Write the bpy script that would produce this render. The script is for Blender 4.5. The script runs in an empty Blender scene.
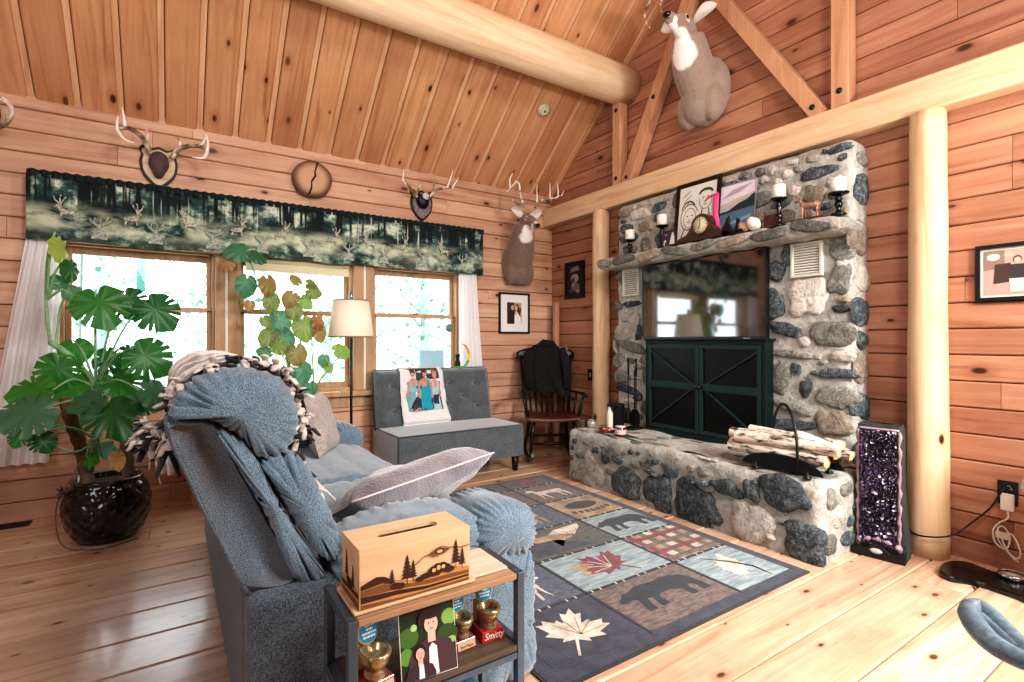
import bpy, math, random
from mathutils import Vector, Matrix, noise
V=Vector; R=math.radians; PI=math.pi
random.seed(7)
col=bpy.context.scene.collection
CX,SX=.5505,.8348      # camera heading
H=1.2
def ray(px,py):
    k=px-512; return (516*CX+SX*k, 516*SX-CX*k, 340-py)
def PY(px,py,y):       # point where a sight line meets the plane Y=y
    d=ray(px,py);t=y/d[1];return V((d[0]*t,y,H+d[2]*t))
def PX(px,py,x):
    d=ray(px,py);t=x/d[0];return V((x,d[1]*t,H+d[2]*t))
def PZ(px,py,z):
    d=ray(px,py);t=(z-H)/d[2];return V((d[0]*t,d[1]*t,z))
def hx(s,a=1):
    s=s.lstrip('#');c=[int(s[i:i+2],16)/255 for i in (0,2,4)]
    return tuple((x/12.92 if x<=.04045 else ((x+.055)/1.055)**2.4) for x in c)+(a,)
# ---------------------------------------------------------------- mesh builder
def rotz(a): return Matrix.Rotation(a,3,'Z')
def eul(a,b,c): return Matrix.Rotation(c,3,'Z')@Matrix.Rotation(b,3,'Y')@Matrix.Rotation(a,3,'X')
class MB:
    def __init__(s): s.v=[];s.f=[];s.m=[];s.s=[]
    def add(s,vs,fs,mi=0,sm=False):
        o=len(s.v); s.v+= [V(v) for v in vs]
        for f in fs: s.f.append([i+o for i in f]); s.m.append(mi); s.s.append(sm)
        return s
    def box(s,a,b,mi=0,Rm=None,c=None):
        x0,y0,z0=a;x1,y1,z1=b
        vs=[(x0,y0,z0),(x1,y0,z0),(x1,y1,z0),(x0,y1,z0),(x0,y0,z1),(x1,y0,z1),(x1,y1,z1),(x0,y1,z1)]
        vs=[V(v) for v in vs]
        if Rm is not None: vs=[Rm@v for v in vs]
        if c is not None: vs=[v+V(c) for v in vs]
        return s.add(vs,[(0,3,2,1),(4,5,6,7),(0,1,5,4),(1,2,6,5),(2,3,7,6),(3,0,4,7)],mi)
    def bar(s,p,q,w,h,mi=0,up=(0,0,1)):      # box between two points
        p=V(p);q=V(q);d=(q-p);L=d.length;d/=L;u=V(up)
        if abs(d.dot(u))>.98:u=V((1,0,0))
        a=d.cross(u).normalized();b=a.cross(d)
        vs=[]
        for e in (p,q):
            for i,j in((-1,-1),(1,-1),(1,1),(-1,1)): vs.append(e+a*i*w/2+b*j*h/2)
        return s.add(vs,[(0,3,2,1),(4,5,6,7),(0,1,5,4),(1,2,6,5),(2,3,7,6),(3,0,4,7)],mi)
    def tube(s,pts,r,n=8,mi=0,flat=1,ref=(0,0,1),cap=True,closed=False):
        pts=[V(p) for p in pts];N=len(pts)
        rs=r if isinstance(r,(list,tuple)) else [r]*N
        vs=[];prev=None
        for i,p in enumerate(pts):
            if closed:t=(pts[(i+1)%N]-pts[i-1])
            else:t=(pts[min(i+1,N-1)]-pts[max(i-1,0)])
            t.normalize()
            if prev is None:
                u=V(ref)
                if abs(t.dot(u))>.95:u=V((1,0,0)) if abs(t.x)<.9 else V((0,1,0))
                a=t.cross(u).normalized()
            else: a=(prev-t*prev.dot(t)).normalized()
            prev=a;b=t.cross(a)
            for k in range(n):
                w=2*PI*k/n; vs.append(p+a*math.cos(w)*rs[i]+b*math.sin(w)*rs[i]*flat)
        fs=[]
        M=N if closed else N-1
        for i in range(M):
            for k in range(n):
                j=(i+1)%N;l=(k+1)%n
                fs.append((i*n+k,i*n+l,j*n+l,j*n+k))
        s.add(vs,fs,mi,True)
        if cap and not closed:
            o=len(s.v)-len(vs)
            s.f.append([o+k for k in range(n)][::-1]);s.m.append(mi);s.s.append(False)
            s.f.append([o+(N-1)*n+k for k in range(n)]);s.m.append(mi);s.s.append(False)
        return s
    def lathe(s,prof,c=(0,0,0),n=24,mi=0,Rm=None,sm=True,fn=None,cap=True):
        vs=[];fs=[];c=V(c)
        for i,(r,z) in enumerate(prof):
            for k in range(n):
                w=2*PI*k/n;rr=r+(fn(w,z) if fn else 0)
                p=V((rr*math.cos(w),rr*math.sin(w),z))
                if Rm is not None:p=Rm@p
                vs.append(p+c)
        for i in range(len(prof)-1):
            for k in range(n):
                l=(k+1)%n;fs.append((i*n+k,i*n+l,(i+1)*n+l,(i+1)*n+k))
        s.add(vs,fs,mi,sm)
        o=len(s.v)-len(vs)
        if prof[0][0]>1e-5 and cap: s.f.append([o+k for k in range(n)][::-1]);s.m.append(mi);s.s.append(False)
        if prof[-1][0]>1e-5 and cap: s.f.append([o+(len(prof)-1)*n+k for k in range(n)]);s.m.append(mi);s.s.append(False)
        return s
    def ell(s,c,r,Rm=None,n=14,mi=0):
        if not isinstance(r,(list,tuple)): r=(r,r,r)
        pr=[(math.sin(PI*i/(n//2)),-math.cos(PI*i/(n//2))) for i in range(n//2+1)]
        vs=[];fs=[];c=V(c);m=len(pr)
        for (a,z) in pr:
            a=max(a,1e-4)
            for k in range(n):
                w=2*PI*k/n;p=V((a*math.cos(w)*r[0],a*math.sin(w)*r[1],z*r[2]))
                if Rm is not None:p=Rm@p
                vs.append(p+c)
        for i in range(m-1):
            for k in range(n):
                l=(k+1)%n;fs.append((i*n+k,i*n+l,(i+1)*n+l,(i+1)*n+k))
        return s.add(vs,fs,mi,True)
    def prism(s,pts,o,u,v,w,mi=0,t=.01,mi2=None):   # 2D polygon extruded along w
        o=V(o);u=V(u);v=V(v);w=V(w);n=len(pts)
        a=[o+u*p[0]+v*p[1] for p in pts];b=[q+w*t for q in a]
        s.add(a+b,[list(range(n))[::-1],list(range(n,2*n))],mi)
        o2=len(s.v)-2*n
        for i in range(n):
            j=(i+1)%n;s.f.append([o2+i,o2+j,o2+n+j,o2+n+i]);s.m.append(mi if mi2 is None else mi2);s.s.append(False)
        return s
    def flat(s,pts,o,u,v,mi=0,w=None,lift=0):
        o=V(o);u=V(u);v=V(v);
        if w is None:w=u.cross(v).normalized()
        w=V(w)
        return s.add([o+u*p[0]+v*p[1]+w*lift for p in pts],[list(range(len(pts)))],mi)
    def grid(s,fn,nu,nv,mi=0,sm=True,cu=False):
        vs=[fn(i/nu,j/nv) for j in range(nv+1) for i in range(nu+1)]
        W=nu+1
        return s.add(vs,[(j*W+i,j*W+i+1,(j+1)*W+i+1,(j+1)*W+i) for j in range(nv) for i in range(nu)],mi,sm)
    def build(s,name,mats,parent=None,bevel=0,sub=0,solid=0,remesh=0,smooth=0,origin=None,disp=None):
        if not isinstance(mats,(list,tuple)): mats=[mats]
        me=bpy.data.meshes.new(name)
        if origin is None:
            xs=[v.x for v in s.v];ys=[v.y for v in s.v];zs=[v.z for v in s.v]
            origin=V(((min(xs)+max(xs))/2,(min(ys)+max(ys))/2,min(zs)))
        origin=V(origin)
        me.from_pydata([v-origin for v in s.v],[],s.f)
        for m in mats: me.materials.append(m)
        me.polygons.foreach_set('material_index',s.m)
        me.polygons.foreach_set('use_smooth',s.s)
        me.update();
        o=bpy.data.objects.new(name,me);col.objects.link(o);o.location=origin
        if parent is not None:
            o.parent=parent
            pm=Matrix.Identity(4);q=parent;ch=[]
            while q is not None: ch.append(q);q=q.parent
            for q in reversed(ch): pm=pm@q.matrix_parent_inverse@(Matrix.Translation(q.location)@q.rotation_euler.to_matrix().to_4x4())
            o.matrix_parent_inverse=pm.inverted()
        if remesh:
            m=o.modifiers.new('r','REMESH');m.mode='VOXEL';m.voxel_size=remesh;m.use_smooth_shade=True
        if bevel:
            m=o.modifiers.new('b','BEVEL');m.width=bevel;m.segments=2;m.limit_method='ANGLE';m.angle_limit=R(35)
        if solid:
            m=o.modifiers.new('s','SOLIDIFY');m.thickness=solid;m.offset=0
        if sub:
            m=o.modifiers.new('u','SUBSURF');m.levels=sub;m.render_levels=sub
        if smooth:
            m=o.modifiers.new('sm','SMOOTH');m.iterations=smooth;m.factor=.6
        if disp:
            t=bpy.data.textures.new(name,'CLOUDS');t.noise_scale=disp[1];t.noise_depth=3
            m=o.modifiers.new('d','DISPLACE');m.texture=t;m.strength=disp[0];m.mid_level=.5;m.texture_coords='LOCAL'
        return o
def tag(o,label=None,cat=None,group=None,kind=None):
    if label:o['label']=label
    if cat:o['category']=cat
    if group:o['group']=group
    if kind:o['kind']=kind
    return o
def thing(name,label,cat,loc=(0,0,0),rz=0,group=None):
    o=bpy.data.objects.new(name,None);col.objects.link(o);o.empty_display_size=.05
    o.location=loc;o.rotation_euler=(0,0,rz);return tag(o,label,cat,group)
def dup(root,loc,rz=0,label=None,scale=None,rot=None):
    r=root.copy();col.objects.link(r);r.location=loc;r.rotation_euler=rot or (0,0,rz)
    if scale:r.scale=(scale,)*3
    if label:r['label']=label
    kids=[o for o in bpy.data.objects if o.parent==root]
    for ch in kids:
        c=ch.copy();col.objects.link(c);c.parent=r
        for g in [o for o in bpy.data.objects if o.parent==ch]:
            d=g.copy();col.objects.link(d);d.parent=c
    return r
def circ(r,n=20,cx=0,cy=0,ry=None,a0=0): return [(cx+r*math.cos(a0+2*PI*i/n),cy+(ry or r)*math.sin(a0+2*PI*i/n)) for i in range(n)]
def spl(pts,n=6,closed=False):        # catmull-rom
    P=[V(p) for p in pts];N=len(P);out=[]
    rng=range(N) if closed else range(N-1)
    for i in rng:
        if closed:a,b,c,d=P[i-1],P[i],P[(i+1)%N],P[(i+2)%N]
        else:a,b,c,d=P[max(i-1,0)],P[i],P[i+1],P[min(i+2,N-1)]
        for k in range(n):
            t=k/n
            out.append(.5*((2*b)+(c-a)*t+(2*a-5*b+4*c-d)*t*t+(3*b-a-3*c+d)*t**3))
    if not closed:out.append(P[-1])
    return out
# ---------------------------------------------------------------- materials
class NT:
    def __init__(s,name):
        s.m=bpy.data.materials.new(name);s.m.use_nodes=True;s.n=s.m.node_tree.nodes;s.l=s.m.node_tree.links
        s.b=s.n['Principled BSDF']
    def node(s,t,**k):
        x=s.n.new(t)
        for a,b in k.items():
            if a.startswith('i_'):
                x.inputs[int(a[2:]) if a[2:].isdigit() else a[2:]].default_value=b
            else:setattr(x,a,b)
        return x
    def link(s,a,b):s.l.new(a,b)
    def math(s,op,a,b=None,clamp=False):
        x=s.n.new('ShaderNodeMath');x.operation=op;x.use_clamp=clamp
        for i,q in enumerate((a,b)):
            if q is None:continue
            if isinstance(q,(int,float)):x.inputs[i].default_value=q
            else:s.link(q,x.inputs[i])
        return x.outputs[0]
    def mix(s,f,a,b,blend='MIX'):
        x=s.n.new('ShaderNodeMix');x.data_type='RGBA';x.blend_type=blend
        for i,q in ((0,f),(6,a),(7,b)):
            if isinstance(q,(int,float,tuple)):x.inputs[i].default_value=q
            else:s.link(q,x.inputs[i])
        return x.outputs[2]
    def ramp(s,f,stops,interp='LINEAR'):
        x=s.n.new('ShaderNodeValToRGB');x.color_ramp.interpolation=interp
        e=x.color_ramp.elements
        while len(e)<len(stops):e.new(.5)
        for q,(p,c) in zip(e,stops):q.position=p;q.color=c
        s.link(f,x.inputs[0]);return x.outputs[0]
    def noise(s,vec,scale,detail=4,rough=.55,dist=0):
        x=s.n.new('ShaderNodeTexNoise');x.inputs['Scale'].default_value=scale;x.inputs['Detail'].default_value=detail
        x.inputs['Roughness'].default_value=rough;x.inputs['Distortion'].default_value=dist
        if vec is not None:s.link(vec,x.inputs['Vector'])
        return x.outputs[0]
    def coord(s,obj=False):
        if obj:return s.n.new('ShaderNodeTexCoord').outputs['Object']
        return s.n.new('ShaderNodeNewGeometry').outputs['Position']
    def mapping(s,vec,sc=(1,1,1),loc=(0,0,0),rot=(0,0,0)):
        x=s.n.new('ShaderNodeMapping');x.inputs['Scale'].default_value=sc;x.inputs['Location'].default_value=loc;x.inputs['Rotation'].default_value=rot
        s.link(vec,x.inputs[0]);return x.outputs[0]
    def bump(s,h,strength=.3,dist=.01):
        x=s.n.new('ShaderNodeBump');x.inputs['Strength'].default_value=strength;x.inputs['Distance'].default_value=dist
        s.link(h,x.inputs['Height']);s.link(x.outputs[0],s.b.inputs['Normal'])
    def set(s,**k):
        for a,b in k.items():
            a={'base':'Base Color','rough':'Roughness','metal':'Metallic','spec':'Specular IOR Level','sheen':'Sheen Weight','coat':'Coat Weight','croug':'Coat Roughness','emit':'Emission Color','es':'Emission Strength','alpha':'Alpha','trans':'Transmission Weight'}[a]
            if isinstance(b,(int,float,tuple)):s.b.inputs[a].default_value=b
            else:s.link(b,s.b.inputs[a])
        return s
_pm={}
def plain(c,rough=.6,metal=0,spec=.4,emit=0):
    k=(c,rough,metal,emit)
    if k in _pm:return _pm[k]
    t=NT('plain_'+c.strip('#'));t.set(base=hx(c),rough=rough,metal=metal,spec=spec)
    if emit:t.set(emit=hx(c),es=emit)
    _pm[k]=t.m;return t.m
def wood(name,c1,c2,dark,axis,rough=.5,knots=.5,kscale=3.2,spec=.4,coat=0,island=True,grain=1.0,obj=False,coord_scale=1,dirt=0,kcol='#3a1a0c',rand=.35,flat=None,rot=None,sat=.80):
    t=NT(name);pos=t.coord(obj)
    def hx(q,_h=globals()['hx']):
        c=_h(q);l=.3*c[0]+.55*c[1]+.15*c[2];return tuple(l+(x-l)*sat for x in c[:3])+(1,)
    if rot: pos=t.mapping(pos,rot=rot)
    if island:
        g=t.n.new('ShaderNodeNewGeometry');rnd=g.outputs['Random Per Island']
        off=t.node('ShaderNodeVectorMath',operation='SCALE');off.inputs[0].default_value=(7.3,9.1,5.7);t.link(rnd,off.inputs['Scale'])
        ad=t.node('ShaderNodeVectorMath',operation='ADD');t.link(pos,ad.inputs[0]);t.link(off.outputs[0],ad.inputs[1]);pos=ad.outputs[0]
    sc=[14,14,14];sc[axis]=.9
    pm=t.mapping(pos,tuple(x*coord_scale for x in sc))
    n1=t.noise(pm,1.0,5,.6,1.2)
    sc2=[60,60,60];sc2[axis]=2.5
    n2=t.noise(t.mapping(pos,tuple(x*coord_scale for x in sc2)),1,3,.6,.4)
    base=t.ramp(n1,[(.3,hx(c1)),(.55,hx(c2)),(.78,hx(dark))])
    base=t.mix(t.math('MULTIPLY',n2,.30*grain),base,hx(dark))
    n3=t.noise(pos,1.6,3,.5)
    base=t.mix(t.ramp(n3,[(.4,(0,0,0,1)),(.75,(.38,.38,.38,1))]),base,hx(dark))
    # knots
    ks=[kscale*1.0]*3;ks[axis]=kscale*.5
    if flat is not None: ks[flat]=0
    vo=t.node('ShaderNodeTexVoronoi');vo.inputs['Scale'].default_value=1;vo.inputs['Randomness'].default_value=1
    wv=t.mapping(pos,tuple(x*coord_scale for x in ks))
    if flat is not None:
        vo.voronoi_dimensions='2D';sx_=t.n.new('ShaderNodeSeparateXYZ');t.link(wv,sx_.inputs[0]);cb_=t.n.new('ShaderNodeCombineXYZ');oa=[a for a in(0,1,2) if a!=flat]
        t.link(sx_.outputs[oa[0]],cb_.inputs[0]);t.link(sx_.outputs[oa[1]],cb_.inputs[1]);wv=cb_.outputs[0]
    t.link(wv,vo.inputs['Vector'])
    sep=t.node('ShaderNodeSeparateColor');t.link(vo.outputs['Color'],sep.inputs[0])
    gate=t.math('GREATER_THAN',sep.outputs[0],1-knots)
    sz=t.math('MULTIPLY_ADD',sep.outputs[1],.07);t.n[-1].inputs[2].default_value=.03
    rel=t.math('DIVIDE',vo.outputs['Distance'],sz)
    k=t.math('MULTIPLY',t.ramp(rel,[(.55,(1,1,1,1)),(1,(0,0,0,1))]),gate)
    halo=t.math('MULTIPLY',t.ramp(t.math('MULTIPLY',rel,.4),[(.35,(.5,.5,.5,1)),(1,(0,0,0,1))]),gate)
    base=t.mix(halo,base,hx(dark));base=t.mix(k,base,hx(kcol))
    if island:
        base=t.mix(t.math('MULTIPLY',rnd,rand),base,hx(dark),'MULTIPLY' if False else 'MIX')
    if dirt:
        dn=t.noise(t.mapping(pos,(3,3,3)),1,6,.7)
        base=t.mix(t.ramp(dn,[(.5,(0,0,0,1)),(.8,(dirt,dirt,dirt,1))]),base,hx(kcol))
    t.set(base=base,rough=rough,spec=spec)
    if coat:t.set(coat=coat,croug=.12)
    t.bump(t.math('ADD',t.math('MULTIPLY',n1,.5),t.math('MULTIPLY',n2,.5)),.18,.006)
    return t.m
def fabric(name,c1,c2,sc=180,rough=.95,bump=.35,sheen=.3,big=6,obj=True,bigamt=.5):
    t=NT(name);p=t.coord(obj)
    n=t.noise(p,sc,2,.6);b=t.noise(p,big,4,.6)
    base=t.mix(t.ramp(n,[(.35,(0,0,0,1)),(.65,(1,1,1,1))]),hx(c1),hx(c2))
    dk=tuple(x*.6 for x in hx(c1)[:3])+(1,)
    base=t.mix(t.math('MULTIPLY',t.ramp(b,[(.4,(0,0,0,1)),(.7,(1,1,1,1))]),bigamt),base,dk)
    t.set(base=base,rough=rough,sheen=sheen);t.bump(t.math('ADD',t.math('MULTIPLY',n,.35),b),bump,.02);return t.m
M={}
M['wall']=wood('pine_wall','#d09a76','#bf825e','#7e4630',1,.55,.45,4.2,rand=.45,flat=0,sat=.88)  # darker than the window-wall pine: the wall's lower exposure put into the colour
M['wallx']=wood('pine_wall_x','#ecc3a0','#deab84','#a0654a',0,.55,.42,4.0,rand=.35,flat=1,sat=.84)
CR=(math.atan(.84),0,0)
M['ceil']=wood('pine_ceiling','#e6b483','#d79e6c','#9c5f38',1,.5,.5,4.2,rand=.45,flat=2,rot=CR,sat=.92)
M['ceil2']=wood('pine_strip','#efc598','#e2af80','#b98058',1,.5,.1,3.6,rand=.2,rot=CR,sat=.9)  # highlight on the narrow strips put into the colour: paler than the boards
M['floor']=wood('pine_floor','#ecccab','#dcb48c','#9c6444',0,.26,.5,6.5,flat=2,sat=.82,coat=.35,spec=.5,grain=.9,rand=.38,dirt=.22)
M['logx']=wood('peeled_log_x','#f2d8b2','#e8c696','#c69a6c',0,.5,.35,island=False)
M['logy']=wood('peeled_log_y','#efcfa4','#e5bd8c','#c28d60',1,.5,.4,island=False)
M['logz']=wood('peeled_log_z','#f0d2a6','#e6bf8c','#bf8c5c',2,.5,.5,4.5,island=False)
M['timber']=wood('timber_brace','#e0ab7c','#d09566','#a96a40',2,.5,.5,5)
M['casing']=wood('window_casing','#d9b384','#c89c6a','#9c6c40',2,.5,.2,5)
M['oak']=wood('table_oak','#d9b68a','#bd8e5c','#6d4426',0,.45,.3,6)
M['darkwood']=wood('dark_shelf_wood','#7d6550','#5c4836','#32251c',0,.45,.3,6)
M['boxwood']=wood('box_pine','#ecc795','#e0b680','#bd8a56',0,.5,.25,6,island=False)
M['redwood']=wood('mahogany','#7a3a26','#5a2618','#2a100a',0,.35,0,6)
M['black']=plain('#0b0c0d',.45)
M['blackgloss']=plain('#08090a',.18,spec=.5)
M['iron']=plain('#15191a',.5,.4)
M['white']=plain('#e9e6e0',.5)
M['wax']=plain('#e8e2d4',.5)
M['chrome']=plain('#b9bcbd',.2,1)
M['gap']=plain('#1c0d07',.9)
M['sofa']=fabric('blue_grey_chenille','#34424e','#86a1b4',400,bump=.3,big=14,sheen=.5,bigamt=.25)
M['sofadk']=fabric('dark_charcoal_weave','#232a31','#71808c',300,bump=.3,big=14,sheen=.25,bigamt=.25)
M['futon']=fabric('grey_velvet','#4a5156','#5d656a',60,bump=.15,big=9,sheen=.7)
M['pillow']=fabric('silver_fur','#8d8486','#b4abac',90,bump=.5,big=7,sheen=.9)
M['fleece_b']=fabric('black_fleece','#111013','#1f1e20',90,bump=.4,big=20)
M['fleece_w']=fabric('pale_fleece','#c6bbb2','#e6ddd5',90,bump=.4,big=20)
# mortar and stones
def stonemat(name,cols,bump=.7,sc=22,spec=.35):
    t=NT(name);p=t.coord();g=t.n.new('ShaderNodeNewGeometry')
    n=t.noise(p,sc,8,.75,.3);n2=t.noise(p,sc*4,3,.7)
    b=t.ramp(n,[(.32,hx(cols[0])),(.5,hx(cols[1])),(.68,hx(cols[2]))])
    b=t.mix(t.ramp(n2,[(.5,(0,0,0,1)),(.66,(.55,.55,.55,1))]),b,hx(cols[2]))
    r=t.math('MULTIPLY_ADD',g.outputs['Random Per Island'],.7);t.n[-1].inputs[2].default_value=.65
    v=t.node('ShaderNodeHueSaturation');t.link(r,v.inputs['Value']);t.link(b,v.inputs['Color'])
    t.set(base=v.outputs[0],rough=.75,spec=spec);t.bump(t.math('ADD',n,t.math('MULTIPLY',n2,.4)),bump,.03);return t.m
M['mortar']=stonemat('mortar',('#85827b','#a9a69e','#c6c4bc'),.7,12)
M['st_dark']=stonemat('stone_dark',('#1d2226','#3c444a','#87908f'))
M['st_mid']=stonemat('stone_mid',('#4a4a46','#74736c','#a9a69b'))
M['st_light']=stonemat('stone_quartz',('#8d8477','#c9c0b4','#f2ece4'),1.0)
M['st_warm']=stonemat('stone_warm',('#5d5146','#8b7d6e','#b7aa98'))
STM=[M['mortar'],M['st_dark'],M['st_mid'],M['st_light'],M['st_warm']]
def glassmat():
    t=NT('window_glass');tr=t.node('ShaderNodeBsdfTransparent');gl=t.node('ShaderNodeBsdfGlossy');gl.inputs['Roughness'].default_value=.02
    fr=t.node('ShaderNodeFresnel');gq=t.n.new('ShaderNodeNewGeometry');t.link(t.math('SUBTRACT',1.35,t.math('MULTIPLY',gq.outputs['Backfacing'],1.35-1/1.35)),fr.inputs[0])
    mx=t.node('ShaderNodeMixShader');t.link(fr.outputs[0],mx.inputs[0]);t.link(tr.outputs[0],mx.inputs[1]);t.link(gl.outputs[0],mx.inputs[2])
    t.link(mx.outputs[0],t.n['Material Output'].inputs[0]);return t.m
M['glass']=glassmat()
def sheer(name,c,a=.45):
    t=NT(name);tr=t.node('ShaderNodeBsdfTransparent');tl=t.node('ShaderNodeBsdfTranslucent');df=t.node('ShaderNodeBsdfDiffuse')
    tl.inputs[0].default_value=hx(c);df.inputs[0].default_value=hx(c)
    m1=t.node('ShaderNodeMixShader');m1.inputs[0].default_value=.75;t.link(tl.outputs[0],m1.inputs[1]);t.link(df.outputs[0],m1.inputs[2])
    m2=t.node('ShaderNodeMixShader');m2.inputs[0].default_value=1-a;t.link(tr.outputs[0],m2.inputs[1]);t.link(m1.outputs[0],m2.inputs[2])
    t.link(m2.outputs[0],t.n['Material Output'].inputs[0]);return t.m
M['sheer']=sheer('sheer_voile','#fbfbfd',.05)
M['shade']=sheer('lamp_shade','#fcf4e6',.0)
def leafmat(name,c1,c2,c3):
    t=NT(name);p=t.coord();n=t.noise(p,9,3);g=t.n.new('ShaderNodeNewGeometry')
    b=t.mix(n,hx(c1),hx(c2));b=t.mix(g.outputs['Random Per Island'],b,hx(c3))
    t.set(base=b,rough=.35,spec=.5)
    tl=t.node('ShaderNodeBsdfTranslucent');t.link(b,tl.inputs[0]);mx=t.node('ShaderNodeMixShader');mx.inputs[0].default_value=.4
    t.link(t.b.outputs[0],mx.inputs[1]);t.link(tl.outputs[0],mx.inputs[2]);t.link(mx.outputs[0],t.n['Material Output'].inputs[0]);return t.m
M['leaf']=leafmat('monstera_leaf','#2a7a2a','#68b23e','#17562c')
M['leafy']=leafmat('young_leaf','#9fc24a','#7fae45','#c4d26a')
M['leaf2']=leafmat('begonia_leaf','#6f9a4a','#9cb558','#7a7a4a')
M['leaf3']=leafmat('teal_leaf','#447a58','#6d9c7a','#356a48')
M['stem']=plain('#6f9a5a',.5)
# ================================================================= THE ROOM
WY=4.68; FX=3.635; XL=-3.2; YB=-2.28; EZ=2.83; SL=.84; RY=1.2; RZ=EZ+SL*(WY-RY)
def board(mb,fr,a,b,v0,v1,ch=.007,t=.022,g=.0025,mi=0):
    """one plank; fr=(o,u,v,n): along u from a to b, across v from v0 to v1, facing n"""
    o,u,v,n=fr
    a+=.0012;b-=.0012;v0+=g;v1-=g
    vs=[]
    for x in(a,b):
        for (q,h) in((v0,0),(v0,t-ch),(v0+ch,t),(v1-ch,t),(v1,t-ch),(v1,0)): vs.append(o+u*x+v*q+n*h)
    mb.add(vs,[(1,2,8,7),(2,3,9,8),(3,4,10,9),(0,1,7,6),(4,5,11,10),(5,4,3,2,1,0),(6,7,8,9,10,11)],mi)
def planking(mb,fr,L,rows,hole=None,lmin=1.3,lmax=4.2,lim=None,rs=3):
    rr=random.Random(rs)
    for (v0,v1) in rows:
        lo,hi=(0,L) if lim is None else lim(v0)
        if hi-lo<.05:continue
        x=lo;first=True
        while x<hi-.01:
            ln=rr.uniform(lmin,lmax)*(rr.uniform(.3,1) if first else 1);first=False
            e=min(hi,x+ln)
            if hi-e<.4:e=hi
            segs=[(x,e,v0,v1)]
            for h in hole or []:
                ns=[]
                for (a,b,c,d) in segs:
                    if b<=h[0] or a>=h[1] or d<=h[2] or c>=h[3]: ns.append((a,b,c,d));continue
                    if a<h[0]:ns.append((a,h[0],c,d))
                    if b>h[1]:ns.append((h[1],b,c,d))
                    A,B=max(a,h[0]),min(b,h[1])
                    if c<h[2]-.01:ns.append((A,B,c,h[2]))
                    if d>h[3]+.01:ns.append((A,B,h[3],d))
                segs=ns
            for s in segs:
                if s[1]-s[0]>.02: board(mb,fr,*s)
            x=e
def rows(z0,z1,h): 
    out=[];z=z0
    while z<z1-.02: out.append((z,min(z+h,z1)));z+=h
    return out
X3=V((1,0,0));Y3=V((0,1,0));Z3=V((0,0,1))
# window wall (facing -Y) with one opening for the three windows
OX0,OX1,OZ0,OZ1=-.70,2.50,.70,1.93
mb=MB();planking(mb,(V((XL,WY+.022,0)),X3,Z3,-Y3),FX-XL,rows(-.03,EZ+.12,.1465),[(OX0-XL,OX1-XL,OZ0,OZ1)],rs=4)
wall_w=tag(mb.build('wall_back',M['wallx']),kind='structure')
def backing(mb,x0,x1,z0,z1): mb.box((x0,WY+.023,z0),(x1,WY+.2,z1))
mb=MB();backing(mb,XL-.2,OX0,-.1,EZ+.3);backing(mb,OX1,FX+.2,-.1,EZ+.3);backing(mb,OX0,OX1,-.1,OZ0);backing(mb,OX0,OX1,OZ1,EZ+.3)
mb.build('log_core',M['gap'],wall_w)
# gable wall (facing -X)
def glim(v0):
    z=v0
    if z<=EZ: return (0,WY-YB)
    d=(z-EZ)/SL
    return (d,WY-YB-d)
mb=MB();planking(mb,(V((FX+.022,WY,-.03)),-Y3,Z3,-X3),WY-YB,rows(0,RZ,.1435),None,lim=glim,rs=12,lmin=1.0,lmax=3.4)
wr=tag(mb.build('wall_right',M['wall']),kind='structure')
mb=MB();P=[(YB-.1,-.1),(WY+.1,-.1),(WY+.1,EZ),(RY,RZ+.1),(YB-.1,EZ)]
mb.prism(P,(FX+.023,0,0),Y3,Z3,X3,t=.18);mb.build('log_core',M['gap'],wr)
# wall behind and wall to the left
mb=MB();planking(mb,(V((XL,YB,-.03)),X3,Z3,Y3),FX-XL,rows(0,EZ+.1,.1435),None,rs=21)
tag(mb.build('wall_front',M['wallx']),kind='structure')
mb=MB();planking(mb,(V((XL,YB,-.03)),Y3,Z3,X3),WY-YB,rows(0,RZ,.1435),None,lim=glim,rs=22)
tag(mb.build('wall_left',M['wall']),kind='structure')
# floor of wide planks running along X
mb=MB();planking(mb,(V((XL-.1,YB-.1,-.022)),X3,Y3,Z3),FX-XL+.2,rows(0.045,WY-YB+.2,.245),None,lmin=1.6,lmax=4.2,rs=33)
fl=tag(mb.build('floor',M['floor'],bevel=0),kind='structure')
MB().box((XL-.2,YB-.2,-.12),(FX+.2,WY+.2,-.021)).build('subfloor',M['gap'],fl)
# ceiling, two slopes, boards running up the slope
n=math.hypot(1,SL);L=(WY-RY)*n
up1=V((0,-1,SL))/n;nn1=V((0,-SL,-1))/n
up2=V((0,1,SL))/n;nn2=V((0,SL,-1))/n
def crow():
    out=[];x=0;rr=random.Random(5)
    while x<FX-XL:
        out.append((x,x+.205));out.append((x+.205,x+.243));x+=.243
    return out
mb=MB()
rr=random.Random(9)
for (a,b) in crow():
    narrow=b-a<.1
    for fr in((V((XL,WY+.05,EZ-.04))-nn1*.02,up1,X3,nn1),(V((XL,YB-.05,EZ-.04))-nn2*.02,up2,X3,nn2)):
        board(mb,fr,0,L+.05,a+(.0 if not narrow else -.004),b,ch=.008 if not narrow else .003,t=.024 if not narrow else .016,mi=int(narrow))
cl=tag(mb.build('ceiling',[M['ceil'],M['ceil2']]),kind='structure')
mb=MB()
for sgn,up,nn,yy in((1,up1,nn1,WY+.2),(-1,up2,nn2,YB-.2)):
    o=V((XL-.2,yy,EZ-.04-.15*SL))-nn*.025
    q=o+up*(L+.2);W=X3*(FX-XL+.4)
    vs=[o,o+W,q+W,q];mb.add(vs+[v-nn*.1 for v in vs],[(0,1,2,3),(7,6,5,4),(0,4,5,1),(1,5,6,2),(2,6,7,3),(3,7,4,0)])
mb.build('roof_deck',M['gap'],cl)
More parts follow.
